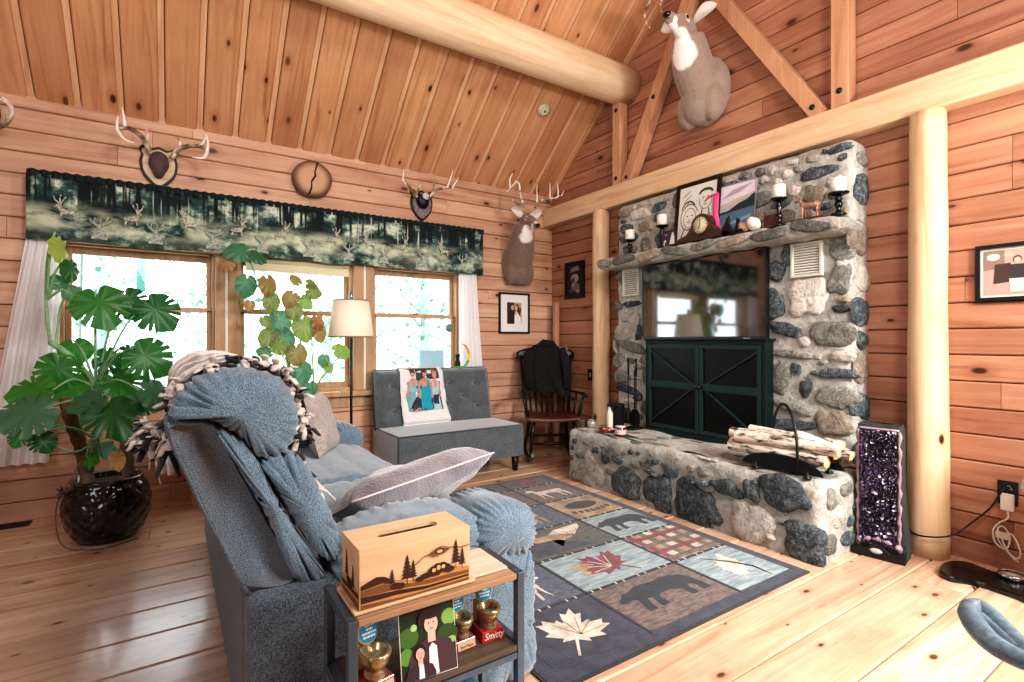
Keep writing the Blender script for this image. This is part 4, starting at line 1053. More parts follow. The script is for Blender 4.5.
# ------------------------------------------------------------- throw blanket with knotted fringe
def bl(u,w,off=0.012):
    # u along Y, w from the outer back over the head roll to the seat side
    y=1.60+1.60*u
    path=blp
    k=w*(len(path)-1);i=min(int(k),len(path)-2);f=k-i
    p=path[i].lerp(path[i+1],f)
    nrm=(path[i+1]-path[i]).cross(V((0,1,0))).normalized()
    d=off+.012*noise.noise(V((y*7,w*9,0)))+.006*noise.noise(V((y*19,w*21,3)))
    return V((p.x,y,p.z))+nrm*d*(-1)
bpts=[pz(*q) for q in ((164,452),(161,430),(168,398),(188,376),(216,362),(250,358),(288,368),(312,394),(318,430),(308,462),(322,490))]
blp=spl([(a,0,b) for a,b in bpts],8)
fl_=NT('blanket_fleece');pp=fl_.coord();nb=fl_.noise(pp,5.5,2,.5)
fl_.set(base=fl_.ramp(nb,[(.46,hx('#151314')),(.49,hx('#8a817c')),(.52,hx('#ddd3ca'))]),rough=.95,sheen=.6);fl_.bump(fl_.noise(pp,90,3),.4,.01)
bk=thing('fringed_blanket','black and pale fleece throw with knotted fringe draped over the sofa back','blanket',(.15,2.5,.9))
m=MB();m.grid(lambda u,w:bl(u,w),60,60);m.build('fleece',fl_.m,bk,solid=.008)
rr=random.Random(2);FM=[M['fleece_b'],M['fleece_w']];m=MB()
def knot(p,dirv,L,mi):
    d=V(dirv).normalized();a=p;side=V((rr.uniform(-1,1),rr.uniform(-1,1),rr.uniform(-1,1))).cross(d).normalized()
    k1=a+d*L*.25+side*.006
    m.ell(k1,(.013,.013,.012),n=8,mi=mi)
    for s in(-1,1):
        e=k1+d*L*.75+side*s*L*.35+V((0,0,-L*.15));mdl=k1.lerp(e,.5)+V((0,0,.008))
        m.tube([k1,mdl,e],[.006,.012,.008],6,mi,flat=.35)
for i in range(58):      # along near edge
    w=i/57;p=bl(0,w,.022);knot(p,(rr.uniform(-.7,.7),-.7,rr.uniform(-.7,.7)),rr.uniform(.04,.06),rr.choice((0,1)))
    p=bl(.025+.04*rr.random(),w,.036);knot(p,(rr.uniform(-1,1),-.5,rr.uniform(-.4,.9)),rr.uniform(.035,.06),rr.choice((0,1,1)))
m.build('near_edge_fringe',FM,bk);m=MB()
for i in range(34):      # lower outer hem
    u=i/33;p=bl(u,0,.012);knot(p,(-.1+rr.uniform(-.1,.1),rr.uniform(-.6,.3),-1),rr.uniform(.05,.08),rr.choice((0,1,1)))
m.tube([bl(i/60,0,.010) for i in range(61)],.010,6,1);m.build('outer_hem_fringe',FM,bk);m=MB()
for i in range(34):
    u=i/33;p=bl(u,1,.015);knot(p,(.5,rr.uniform(-.5,.5),-.6),rr.uniform(.05,.09),rr.choice((0,1,1)))
m.build('inner_hem_fringe',FM,bk)
m=MB()
for i in range(34):
    a=2.4*i;p=PY(151+8*math.cos(a)*(i%5)/4,438+20*math.sin(a*1.3),1.9)
    knot(p,(math.cos(a),-.4,math.sin(a*1.7)),rr.uniform(.03,.055),(0,1,1)[i%3])
m.tube([PY(156,452,1.88),PY(157,470,1.88),PY(161,484,1.88)],[.005,.003,.003],6,1);m.tube([PY(150,452,1.88),PY(150,462,1.88),PY(149,470,1.88)],[.005,.003,.002],6,1)
m.build('gathered_corner',FM,bk)
# ------------------------------------------------------------- pillows
def pillow(W,D,T,Rm,c,mat,nm,lab,cat='pillow',n=26,pw=.55,wr=.012,seed=0,trim=None):
    c=V(c);r=thing(nm,lab,cat,c-V((0,0,T/2)))
    m=MB();vs=[];
    for s in(1,-1):
        def fn(u,w):
            x,y=2*u-1,2*w-1
            pinch=1-.07*(x*x*y*y)*1.0 ; ex=1-.05*(1-abs(y))**1*abs(x)**4*0
            X_,Y_=x*(1-.06*(1-y*y)*x*x*1.0),y*(1-.06*(1-x*x)*y*y)
            z=T/2*((1-x**4)*(1-y**4))**pw
            z+=wr*noise.noise(V((x*2.2+seed,y*2.2,s)))*(1-max(abs(x),abs(y))**6)
            p=V((X_*W/2,Y_*D/2,s*z));return Rm@p+c
        if s>0:m.grid(fn,n,n)
        else:m.grid(lambda u,w:fn(1-u,w),n,n)
    m.build('cover',mat,r)
    m=MB();pts=[]
    for (x0,y0,x1,y1) in((-1,-1,1,-1),(1,-1,1,1),(1,1,-1,1),(-1,1,-1,-1)):
        for i in range(12):
            t=i/12;x=x0+(x1-x0)*t;y=y0+(y1-y0)*t;pts.append(Rm@V((x*(1-.06*(1-y*y)*x*x)*W/2,y*(1-.06*(1-x*x)*y*y)*D/2,0))+c)
    m.tube(pts,.0035,6,closed=True);m.build('seam',trim or mat,r)
    return r
pm=NT('brown_silver_fur');pp=pm.coord();gg=pm.noise(pp,5,3);pm.set(base=pm.mix(pm.ramp(gg,[(.4,(0,0,0,1)),(.65,(1,1,1,1))]),hx('#5f585c'),hx('#989197')),rough=.85,sheen=1);pm.bump(pm.noise(pp,120,3),.5,.015)
pillow(.56,.33,.15,eul(R(-24),R(-9),R(3)),(.765,1.84,.655),pm.m,'throw_pillow','silver grey plush pillow lying on the near arm of the sofa',wr=.03,trim=plain('#d3cdc8',.8))
pillow(.36,.36,.13,eul(R(72),0,R(60)),(.74,3.22,.70),fabric('taupe_suede','#9a908c','#b8aea8',80,bump=.3,big=8),'throw_pillow','pale taupe pillow standing at the far end of the sofa')
# ================================================================= END TABLE
tz=.592;tx0,tx1,ty0,ty1=.315,.775,1.115,1.325
et=thing('end_table','narrow end table of black metal tube with wooden top and lower shelf','end table',((tx0+tx1)/2,(ty0+ty1)/2,0))
fm_=plain('#5a6875',.35,.7)  # blue-grey on black tube: its bluish highlights put into the colour
L_=.022
for i,(x,y) in enumerate(((tx0,ty0),(tx1-L_,ty0),(tx0,ty1-L_),(tx1-L_,ty1-L_))):
    MB().box((x,y,0),(x+L_,y+L_,tz)).build('leg',fm_,et,bevel=.002)
m=MB()
for z in(tz-L_,.385,.08):
    for y in(ty0,ty1-L_): 
        if z==tz-L_: continue
        MB().box((tx0+L_,y,z-.016),(tx1-L_,y+L_*.6,z)).build('rail',fm_,et,bevel=.002)
    for x in(tx0,tx1-L_): MB().box((x,ty0+L_,z),(x+L_,ty1-L_,z+L_)).build('rail',fm_,et,bevel=.002)
m=MB();k=3
for i in range(k): y0_=ty0+.002+(ty1-ty0-.004)*i/k;m.box((tx0+L_+.001,y0_,tz-.017),(tx1-L_-.001,y0_+(ty1-ty0-.006)/k,tz-.002))
m.build('tabletop',M['oak'],et,bevel=.002)
m=MB().box((tx0+.002,ty0+.002,.388),(tx1-.002,ty1-.002,.403));m.build('shelf',M['darkwood'],et,bevel=.002)
m=MB().box((tx0+.002,ty0+.002,.083),(tx1-.002,ty1-.002,.098));m.build('shelf',M['darkwood'],et,bevel=.002)
# tissue box
bx0,bx1,by0,by1=.345,.622,1.135,1.272;bz0=tz+.009;bh=.125
tb_=thing('tissue_box','pale wooden tissue box cover burned with pines and hills on the end table','tissue box',((bx0+bx1)/2,(by0+by1)/2,bz0-.008))
m=MB();sl=[(x*1.0,y) for x,y in [( .085*math.cos(a)*0+ (.062 if math.cos(a)>0 else -.062)+.018*math.cos(a),.018*math.sin(a)) for a in [2*PI*i/24+.01 for i in range(24)]]]
m.box((bx0,by0,bz0),(bx1,by0+.01,bz0+bh));m.box((bx0,by1-.01,bz0),(bx1,by1,bz0+bh));m.box((bx0,by0+.01,bz0),(bx0+.01,by1-.01,bz0+bh));m.box((bx1-.01,by0+.01,bz0),(bx1,by1-.01,bz0+bh))
m.build('box_sides',M['boxwood'],tb_,bevel=.0015)
# top with slot
cx_,cy_=(bx0+bx1)/2,(by0+by1)/2;N=len(sl)
m=MB();outer=[]
for (x,y) in sl:
    a=math.atan2(y/(by1-by0),x/(bx1-bx0));c_,s_=math.cos(a),math.sin(a);k=.5/max(abs(c_),abs(s_));outer.append((c_*k*(bx1-bx0),s_*k*(by1-by0)))
for c_ in((1,1),(-1,1),(-1,-1),(1,-1)):
    t_=(c_[0]*(bx1-bx0)/2,c_[1]*(by1-by0)/2);j=min(range(N),key=lambda i:(outer[i][0]-t_[0])**2+(outer[i][1]-t_[1])**2);outer[j]=t_
zt=bz0+bh
vs=[(cx_+x,cy_+y,zt+.009) for x,y in sl]+[(cx_+x,cy_+y,zt+.009) for x,y in outer]+[(cx_+x,cy_+y,zt) for x,y in sl]+[(cx_+x,cy_+y,zt) for x,y in outer]
m.add(vs,[(i,(i+1)%N,N+(i+1)%N,N+i) for i in range(N)]+[(2*N+i,(i),(i+1)%N,2*N+(i+1)%N)[::-1] for i in range(N)]+[(N+i,N+(i+1)%N,3*N+(i+1)%N,3*N+i) for i in range(N)])
m.build('box_lid',M['boxwood'],tb_)
m=MB().box((bx0+.011,by0+.011,bz0+.004),(bx1-.011,by1-.011,bz0+bh-.035));m.build('tissues',plain('#6d4c30',.9),tb_)
m=MB().box((bx0-.012,by0-.002,bz0-.008),(bx1+.015,by1+.006,bz0-.0005));m.build('base_board',M['boxwood'],tb_,bevel=.002)
# burned artwork on the front and the left side
bc='#3a1e10';b2='#7a4a28'
def pine(cx,cy,h,ax): 
    P=[(cx-.004*1,cy)];L=[];
    lv=6
    L=[(cx-.006*ax,cy),(cx-.006*ax,cy+h*.2)];Rr=[(cx+.006*ax,cy),(cx+.006*ax,cy+h*.2)]
    for i in range(lv):
        f=i/lv;w_=(1-f)*.17*h*ax*1.0+.01*ax;y=cy+h*(.2+.8*f*.92)
        L+= [(cx-w_,y),(cx-w_*.35,y+h*.11)];Rr+=[(cx+w_,y),(cx+w_*.35,y+h*.11)]
    return L+[(cx,cy+h)]+Rr[::-1]
def hill(pts,t): return [(x,y) for x,y in pts]+[(x,y-t) for x,y in pts[::-1]]
rr=random.Random(8)
gr=[(0,.40),(.06,.44),(.13,.50),(.2,.47),(.26,.40),(.34,.35),(.42,.30),(.5,.30),(.58,.34),(.66,.31),(.75,.30),(.85,.34),(.93,.30),(1,.28)]
art=[('#b98550',gr+[(1,0),(0,0)])]
art+=[(b2,[(0,.33),(.2,.36),(.26,.30),(.5,.22),(.8,.22),(1,.2),(1,.14),(.6,.14),(.3,.2),(0,.22)]),(bc,[(0,.22),(.3,.18),(.6,.11),(1,.12),(1,.08),(.55,.06),(.3,.1),(0,.1)]),(b2,[(0,.08),(.4,.03),(1,.05),(1,.0),(0,0)])]
art+=[(bc,[(0,.42),(.05,.46),(.13,.52),(.2,.49),(.25,.42),(.24,.34),(.18,.38),(.1,.36),(.0,.34)])]
art+=[(bc,pine(.40,.24,.56,.62)),(bc,pine(.455,.26,.42,.5)),(bc,pine(.265,.26,.34,.5)),(bc,pine(.865,.30,.58,.5)),(bc,pine(.93,.27,.42,.5))]
for (x,y,w_,h_) in((.30,.27,.05,.06),(.34,.25,.04,.06),(.52,.28,.05,.05),(.57,.31,.06,.06),(.64,.36,.05,.10),(.68,.38,.05,.12),(.73,.40,.05,.10),(.77,.37,.04,.08),(.80,.33,.05,.06)): art.append((bc,el(x,y,w_,h_,10)))
for (x,y,w_,h_) in((.645,.38,.02,.04),(.69,.41,.02,.05),(.735,.41,.02,.04)): art.append(('#d8ab74',el(x,y,w_,h_,8)))
art+=[(bc,hill([(.44,.56),(.5,.62),(.55,.70),(.60,.71),(.64,.75),(.68,.80),(.73,.81),(.78,.76),(.84,.75),(.9,.71),(1,.72)],.018)),(b2,[(.6,.68),(.64,.74),(.7,.79),(.76,.76),(.8,.72),(.74,.66),(.66,.64)]),('#d8ab74',el(.70,.72,.03,.03,8)),(bc,ring(.70,.72,.045,.05,.012))]
m=MB();cols=[]
def artmesh(m,cols,art,O,u,v,w_,aw,ah,st=.0002):
    for k,(c,poly) in enumerate(art):
        mm=plain(c,.65)
        if mm not in cols:cols.append(mm)
        m.add([O+u*(x*aw)+v*(y*ah)+w_*(k*st) for x,y in poly],[list(range(len(poly)))],cols.index(mm))
artmesh(m,cols,art,V((bx0+.003,by0-.0006,bz0+.002)),X3,Z3,-Y3,bx1-bx0-.006,bh)
art2=[('#b98550',[(0,.3),(.5,.36),(1,.3),(1,0),(0,0)]),(bc,[(0,.2),(1,.26),(1,.18),(0,.12)]),(b2,[(0,.08),(1,.12),(1,0),(0,0)]),(bc,pine(.3,.25,.62,1.0)),(bc,pine(.68,.2,.5,1.0)),(bc,el(.5,.3,.2,.08))]
artmesh(m,cols,art2,V((bx0-.0006,by1-.003,bz0+.002)),-Y3,Z3,-X3,by1-by0-.006,bh)
m.build('burned_artwork',cols,tb_)
# ---- golden toilet trophies
gold=NT('antique_gold');gp=gold.coord();gold.set(base=gold.mix(gold.noise(gp,60,3),hx('#8b7250'),hx('#e0cda0')),rough=.22,metal=.75)
sz=.4035
def txt(s,size,parent,o,u,v,mat,name='lettering',ext=.0003,shear=0,w=1.0):
    c=bpy.data.curves.new(name,'FONT');c.body=s;c.size=size;c.extrude=ext;c.align_x='CENTER';c.align_y='CENTER';c.shear=shear
    t=bpy.data.objects.new('tmp',c);col.objects.link(t);dg=bpy.context.evaluated_depsgraph_get();dg.update()
    me=bpy.data.meshes.new_from_object(t.evaluated_get(dg));bpy.data.objects.remove(t)
    u=V(u).normalized();v=V(v).normalized();n_=u.cross(v)
    m=MB();m.add([V(o)+u*p.co.x*w+v*p.co.y+n_*p.co.z for p in me.vertices],[list(p.vertices) for p in me.polygons])
    return m.build(name,mat,parent)
def trophy(x,y,rz,s,lab,base='#7c1c1c',plaque='2nd Place',script=False):
    r=thing('toilet_trophy',lab,'trophy',(x,y,sz),rz,'toilet shaped trophies on the end table shelf')
    T=Matrix.Translation((x,y,sz))@Matrix.Rotation(rz,4,'Z');T3=T.to_3x3()
    def W(p):return T@V(p)
    def bx(m,a,b):m.box(a,b,Rm=T3,c=(x,y,sz))
    m=MB();vs=[(-.04*s,-.045*s,0),(.04*s,-.045*s,0),(.04*s,.05*s,0),(-.04*s,.05*s,0),(-.036*s,-.036*s,.030*s),(.036*s,-.036*s,.030*s),(.036*s,.046*s,.030*s),(-.036*s,.046*s,.030*s)]
    m.add([W(v) for v in vs],[(0,3,2,1),(4,5,6,7),(0,1,5,4),(1,2,6,5),(2,3,7,6),(3,0,4,7)])
    rd=NT('lacquer_red');rd.set(base=hx(base),rough=.15,coat=.6);pb=m.build('base',rd.m,r,bevel=.002)
    nv=V((0,-.030,.009)).normalized()
    u=T3@X3;v=T3@V((0,.009,.030)).normalized();c=T@V((0,-.0408*s,.0155*s))+ (T3@V((0,-1,.3))).normalized()*.0012
    if not script:
        m=MB();hw,hh=.032*s,.011*s;m.add([c-u*hw-v*hh,c+u*hw-v*hh,c+u*hw+v*hh,c-u*hw+v*hh],[(0,1,2,3)]);m.build('plaque',plain('#c9b08a',.35,.3),r)
        txt(plaque,.0125*s,r,c+(u.cross(v))*.0006-v*.003*s,u,v,plain('#5a4630',.5))
    else: txt('Smitty',.026*s,r,c+(u.cross(v))*.0006,u,v,plain('#ecd9cf',.5),shear=.4)
    # bowl
    m=MB()
    def obl(w,z):return 0
    pr=[(.026,.030),(.028,.036),(.024,.044),(.023,.050),(.028,.057),(.033,.066),(.036,.078),(.0355,.081),(.039,.084),(.039,.092),(.033,.095),(.027,.090),(.022,.078),(.012,.070),(0,.068)]
    vs=[];N=26
    for (rr_,z) in pr:
        for k in range(N):
            a=2*PI*k/N;vs.append(W((rr_*s*math.cos(a)*.95,(-.006+rr_*math.sin(a)*1.18)*s,z*s)))
    m.add(vs,[(i*N+k,i*N+(k+1)%N,(i+1)*N+(k+1)%N,(i+1)*N+k) for i in range(len(pr)-1) for k in range(N)],0,True)
    m.build('bowl',gold.m,r)
    # tank and raised lid with blue disc
    m=MB();bx(m,(-.030*s,.030*s,.030*s),(.030*s,.048*s,.098*s));m.build('tank',plain('#c8ac84',.35,.2),r,bevel=.004)
    m=MB();pts=[(.030*math.cos(a),.030*math.sin(a)*1.1) for a in[2*PI*i/26 for i in range(26)]]
    vs=[W((a*s,.022*s,(.125+b)*s)) for a,b in pts]+[W((a*s,.028*s,(.125+b)*s)) for a,b in pts]
    n_=26;m.add(vs,[list(range(n_)),list(range(n_,2*n_))[::-1]]+[(i,i+n_,(i+1)%n_+n_,(i+1)%n_) for i in range(n_)]);m.build('raised_lid',plain('#bda888',.35,.2),r)
    m=MB();vs=[W((a*s*.86,.0212*s,(.125+b*.86)*s)) for a,b in pts];m.add(vs,[list(range(n_))]);d_=m.build('blue_disc',plain('#1795c9',.4),r)
    m=MB();rr=random.Random(4)
    for j,(hw_) in enumerate((.013,.009,.019,.016)):      # four lines of small white print, unreadable in the photograph
        a_=-hw_
        while a_<hw_:
            e_=min(hw_,a_+rr.uniform(.003,.009));z_=.1395-.0095*j
            m.add([W((a_*s,.0207*s,(z_-.0028)*s)),W((e_*s,.0207*s,(z_-.0028)*s)),W((e_*s,.0207*s,(z_+.0028)*s)),W((a_*s,.0207*s,(z_+.0028)*s))],[(0,1,2,3)]);a_=e_+.0012
    m.build('lettering',plain('#e6f3f8',.5),r)
    return r
trophy(.388,1.168,R(10),.95,'gold toilet trophy at the left end of the table shelf, left of the photo print')
trophy(.632,1.205,R(2),.80,'dark gold toilet trophy just right of the photo print','#7c1c1c')
tr3=trophy(.715,1.205,R(-4),.86,'gold toilet trophy with red scripted base at the right end of the shelf','#a3241f',script=True)
# photo print leaning
art=[('#20301c',SQ),('#44662c',el(.15,.6,.18,.14)),('#7fa24e',el(.9,.75,.14,.12)),('#5f8a3a',el(.1,.35,.12,.12)),('#a9c27a',el(.25,.72,.06,.05)),('#304a22',el(.85,.5,.2,.16)),('#8db35e',el(.93,.42,.08,.05))]
art+=[(c,[(x*1.0,y) for x,y in p]) for c,p in fig(.56,.74,.30,'#dcb49c','#2b1a18','#4a3038',ax=1.15)]
art+=[('#e9e6e4',[(.48,.02),(.66,.02),(.64,.40),(.56,.46),(.50,.40)]),('#2b1a18',el(.56,.88,.2,.085)),('#2b1a18',el(.38,.80,.06,.10))]
art+=fig(.33,.36,.19,'#d9a98f','#1c1414','#3c2630',ax=1.15)+[('#e6e2e2',[(.29,.02),(.39,.02),(.38,.20),(.34,.23),(.30,.20)])]
u=V((1,-.06,0)).normalized();vv=V((.0,.16,1)).normalized()
framed('photo_print','unframed colour photo of two dark-haired young people leaning on the table shelf','photo',(.440,1.128,sz+.002),u,vv,u.cross(vv),.140,.163,.0015,.003,M['white'],0,None,art)
m=MB();m.tube(spl([V((.52,1.2,.10)),V((.55,1.2,.24)),V((.60,1.2,.29)),V((.66,1.2,.25)),V((.68,1.21,.10))],6),[.05]*25,14,flat=.8)
tag(m.build('blue_cloth_bag',fabric('blue_cloth','#1f5f86','#3c8fb8',90,bump=.4,big=10),disp=(.02,.03)),'bright blue bundled cloth bag on the bottom shelf of the end table','bag')
m=MB().box((.615,1.150,tz+.0),(.745,1.30,tz+.007));tag(m.build('coaster_board',wood('whitewash','#e9dccb','#d9c6ad','#b79c7c',0,.5,0,island=False),bevel=.002),'thin pale whitewashed board lying right of the tissue box','board')
# ================================================================= ARMLESS LOVESEAT
def cushion_box(mb,x0,x1,y0,y1,z0,z1,r=.03,puffz=.015,n=20,mi=0,top=None):
    """upholstered block with soft edges; top(x,y) adds height"""
    def se(t,a,b): return a+(b-a)*t
    vs=[];fs=[]
    for s in range(6):
        o=len(vs)
        for j in range(n+1):
            for i in range(n+1):
                u,w=2*i/n-1,2*j/n-1
                u=math.copysign(abs(u)**.7,u);w=math.copysign(abs(w)**.7,w)
                c=[(u,w,1),(w,u,-1),(1,u,w),(-1,w,u),(w,1,u),(u,-1,w)][s]
                h=V(((x1-x0)/2,(y1-y0)/2,(z1-z0)/2))
                p=V((c[0]*h.x,c[1]*h.y,c[2]*h.z))
                q=V((max(-h.x+r,min(h.x-r,p.x)),max(-h.y+r,min(h.y-r,p.y)),max(-h.z+r,min(h.z-r,p.z))))
                d=p-q
                if d.length>1e-7:d=d.normalized()*r
                p=q+d
                P_=p+V(((x0+x1)/2,(y0+y1)/2,(z0+z1)/2))
                if s==0:P_.z+=puffz*(1-c[0]**2)*(1-c[1]**2)
                if top and s==0:P_.z+=top(c[0],c[1])
                vs.append(P_)
        for j in range(n):
            for i in range(n):
                a=o+j*(n+1)+i;fs.append((a,a+1,a+n+2,a+n+1))
    mb.add(vs,fs,mi,True)
ls=thing('armless_loveseat','grey velvet armless loveseat with buttoned back under the right window','loveseat',(2.08,4.25,0))
lx0,lx1,ly0,ly1=1.50,2.715,3.91,4.56
def rx(v): return v
m=MB();cushion_box(m,lx0,lx1,ly0,ly1-.02,.135,.425,.018,.012,24);m.build('seat',M['futon'],ls)
pip=fabric('dark_piping','#23282b','#32383b',60)
m=MB();zt_=.424
m.tube([(lx0+.01,ly0+.006,zt_-.004),(lx1-.01,ly0+.006,zt_-.004),(lx1-.006,ly1-.1,zt_-.004)],.006,8);m.tube([(lx0+.008,ly0+.006,zt_-.004),(lx0+.006,ly1-.1,zt_-.004)],.006,8);m.tube([(lx0+.006,ly0+.006,.14),(lx0+.006,ly0+.006,zt_-.004)],.004,8);m.build('piping',pip,ls)
# tufted back: grid with button dimples
btn=[(-.72,.45),(-.24,.45),(.24,.45),(.72,.45),(-.48,-.02),(0,-.02),(.48,-.02),(-.72,-.42),(-.24,-.42),(.24,-.42),(.72,-.42)]
bx0_,bx1_=lx0,lx1-.02;bz0_,bz1_=.40,.925
def backf(side):
    def fn(u,w):
        x,z=2*u-1,2*w-1
        e=min(1,(1-abs(x))*9)**.5 if abs(x)<1 else 0;f=min(1,(1-abs(z))*7)**.5 if abs(z)<1 else 0
        t=.085*min(e,f) if side>0 else .05*min(e,f)
        if side>0:
            for a,b in btn:
                d=math.hypot((x-a)*.58,(z-b)*.27);t-=.036*math.exp(-(d/.028)**2)+.024*math.exp(-(d/.085)**2)
            # diamond folds
            for a,b in btn:
                for c,d2 in btn:
                    if .1<abs(a-c)<.3 and .3<abs(b-d2)<.6 and b>d2:
                        px_,pz_=x-a,z-b;qx,qz=c-a,d2-b;L=qx*qx*.33+qz*qz*.07;k=max(0,min(1,(px_*qx*.33+pz_*qz*.07)/L))
                        dd=math.hypot((px_-k*qx)*.58,(pz_-k*qz)*.27);t-=.012*math.exp(-(dd/.013)**2)
        rake=.10*(w)
        X_=(bx0_+bx1_)/2+x*(bx1_-bx0_)/2*(1-.03*w*(x>0));Zz=bz0_+(bz1_-bz0_)*w
        yb=4.46+rake
        return V((X_,yb-side*t,Zz))
    return fn
m=MB();m.grid(backf(1),110,60);m.grid(lambda u,w:backf(-1)(1-u,w),40,20);bk_=m.build('back',M['futon'],ls)
m=MB()
for a,b in btn:
    u,w=(a+1)/2,(b+1)/2;p=backf(1)(u,w);m.ell(p+V((0,-.001,0)),(.012,.006,.012),n=10)
m.build('button',pip,ls)
m=MB();m.tube([(bx0_,4.46+.0,bz0_),(bx0_,4.55,bz1_-.02),(bx0_+.02,4.56,bz1_),(bx1_-.04,4.56,bz1_),(bx1_-.012,4.55,bz1_-.02),(bx1_,4.46,bz0_)],.007,8);m.build('piping',pip,ls)
for x,y in((lx0+.07,ly0+.05),(lx1-.07,ly0+.05),(lx0+.07,ly1-.08),(lx1-.07,ly1-.08)):
    m=MB();m.tube([(x,y,.14),(x,y,0)],[.036,.024],4,ref=(1,1,0));m.build('leg',M['black'],ls)
# photo blanket draped over the loveseat back
pb=thing('photo_blanket','white photo print blanket of three women hanging over the loveseat back','blanket',(1.93,4.3,.5))
def pbf(u,w,o=.0):
    x=1.725+.42*u+.05*(1-w)*(u-.1)
    y0=backf(1)(.5+(x-2.08)/1.16,max(0,min(1,(w*.56-.02)/.535)))
    z=.412+.53*w
    return V((x,min(y0.y,4.47+.1*w-.06)-.012-.01*noise.noise(V((u*5,w*4,0)))-o-.05*(1-w)**8,z))
m=MB();m.grid(lambda u,w:pbf(u,w),40,40);m.grid(lambda u,w:V((pbf(u,1).x,pbf(u,1).y+.14*w,pbf(u,1).z-.10*w*w+.004)),20,8)
m.build('cloth',plain('#dcd9da',.9),pb,solid=.004)
art=[('#2b3440',SQ),('#7aa6ad',[(0,0),(.25,0),(.25,1),(0,1)]),('#394a45',[(.3,.7),(1,.75),(1,1),(.3,1)]),('#1c1a1f',[(.36,0),(.55,0),(.52,.62),(.42,.66),(.36,.5)])]
def lady(cx,cy,s,hair,top,tw):
    sk='#c98f7c';X_=lambda a:cx+a*tw
    return [(sk,[(X_(-.17),cy-.22),(X_(-.11),cy-.20),(X_(-.13),cy-.62),(X_(-.20),cy-.60)]),(sk,[(X_(.11),cy-.20),(X_(.17),cy-.22),(X_(.20),cy-.60),(X_(.13),cy-.62)]),
     (sk,[(X_(-.15),cy-.2),(X_(-.04),cy-.13),(X_(.04),cy-.13),(X_(.15),cy-.2),(X_(.13),cy-.34),(X_(-.13),cy-.34)]),
     (top,[(X_(-.13),cy-.33),(X_(.13),cy-.33),(X_(.14),max(.01,cy-.9)),(X_(-.14),max(.01,cy-.9))]),(top,[(X_(-.11),cy-.18),(X_(-.07),cy-.17),(X_(-.06),cy-.34),(X_(-.12),cy-.34)]),(top,[(X_(.07),cy-.17),(X_(.11),cy-.18),(X_(.12),cy-.34),(X_(.06),cy-.34)]),
     (hair,el(cx,cy+.02,.085,.105,12)),('#d49c88',el(cx,cy-.02,.062,.088,12)),('#6a3a34',el(cx,cy-.055,.028,.010,8)),('#3a2420',el(cx-.024,cy+.0,.012,.006,6)),('#3a2420',el(cx+.024,cy+.0,.012,.006,6))]
art+=lady(.20,.90,1,'#5a3626','#86b9c2',1.0)+lady(.84,.86,1,'#8a5c40','#a9c6c8',.8)+lady(.54,.90,1,'#4a2e26','#1f9aad',1.15)
art+=[('#3a3a44',[(.1,0),(.4,0),(.38,.12),(.15,.16)]),('#c7a1a8',[(.12,0),(.36,0),(.34,.07),(.15,.06)])]
m=MB();cols=[]
def clampp(p): return (min(1,max(0,p[0])),min(1,max(0,p[1])))
for k,(c,poly) in enumerate(art):
    mm=plain(c,.85)
    if mm not in cols:cols.append(mm)
    # densify then drape
    q=[]
    for i in range(len(poly)):
        a,b=clampp(poly[i]),clampp(poly[(i+1)%len(poly)])
        for j in range(3): q.append((a[0]+(b[0]-a[0])*j/3,a[1]+(b[1]-a[1])*j/3))
    xs=[t[0] for t in q];ys=[t[1] for t in q]
    # strip triangulation against cloth: use fan from centroid, fine for these shapes
    cx0,cy0=sum(xs)/len(q),sum(ys)/len(q)
    vs=[pbf(.13+.76*x,.27+.72*y,.004+k*.0005) for x,y in q]+[pbf(.13+.76*cx0,.27+.72*cy0,.004+k*.0005)]
    m.add(vs,[(i,(i+1)%len(q),len(q)) for i in range(len(q))],cols.index(mm))
m.build('photo_print',cols,pb)
# ================================================================= ROCKING CHAIR
rp=thing('rocking_chair','black spindle-back rocking chair with reddish wooden seat in the corner','rocking chair',(0,0,0))
bl_=wood('black_paint','#17191a','#0f1011','#060606',2,.35,0,island=False)
m=MB()
def seatf(u,w):
    x=2*u-1;y=2*w-1
    r_=(1-.10*(w))*.27
    return V((x*r_*(1-.0),-.24+.46*w,.43+.012*(x*x)-.02*(1-x*x)*(1-y*y)+.03*max(0,-y-.6)*-.6+.0))
m.grid(seatf,16,16);m.build('seat',wood('seat_red','#7c4630','#63331f','#2c130a',0,.3,0,island=False),rp,solid=.035)
for s in(-1,1):
    m=MB();pts=[V((s*.23,-.36+.8*i/16,.02+.10*((i/16-.5)*2)**2)) for i in range(17)]
    for i in range(16): m.bar(pts[i],pts[i+1]+(pts[i+1]-pts[i])*.1,.03,.035)
    m.build('rocker',bl_,rp)
    MB().tube([(s*.19,-.19,.42),(s*.215,-.21,.3),(s*.225,-.215,.2),(s*.235,-.225,.06)],[.017,.022,.014,.016],10).build('leg',bl_,rp)
    MB().tube([(s*.18,.17,.42),(s*.20,.20,.3),(s*.215,.225,.2),(s*.235,.26,.06)],[.017,.022,.014,.016],10).build('leg',bl_,rp)
    MB().tube([(s*.22,.19,.44),(s*.25,.27,.75),(s*.27,.33,1.04)],[.018,.016,.014],10).build('back_post',bl_,rp)
    a=MB().tube([(s*.255,.24,.66),(s*.29,.05,.665),(s*.30,-.12,.67),(s*.30,-.24,.655)],[.018,.02,.026,.026],12,flat=.55).build('arm',bl_,rp)
    MB().tube([(s*.25,-.16,.44),(s*.265,-.16,.52),(s*.28,-.16,.58),(s*.295,-.17,.66)],[.013,.02,.013,.014],10).build('arm_post',bl_,rp)
    MB().tube([(s*.235,.0,.44),(s*.27,.02,.66)],[.010,.009],8).build('arm_spindle',bl_,rp)
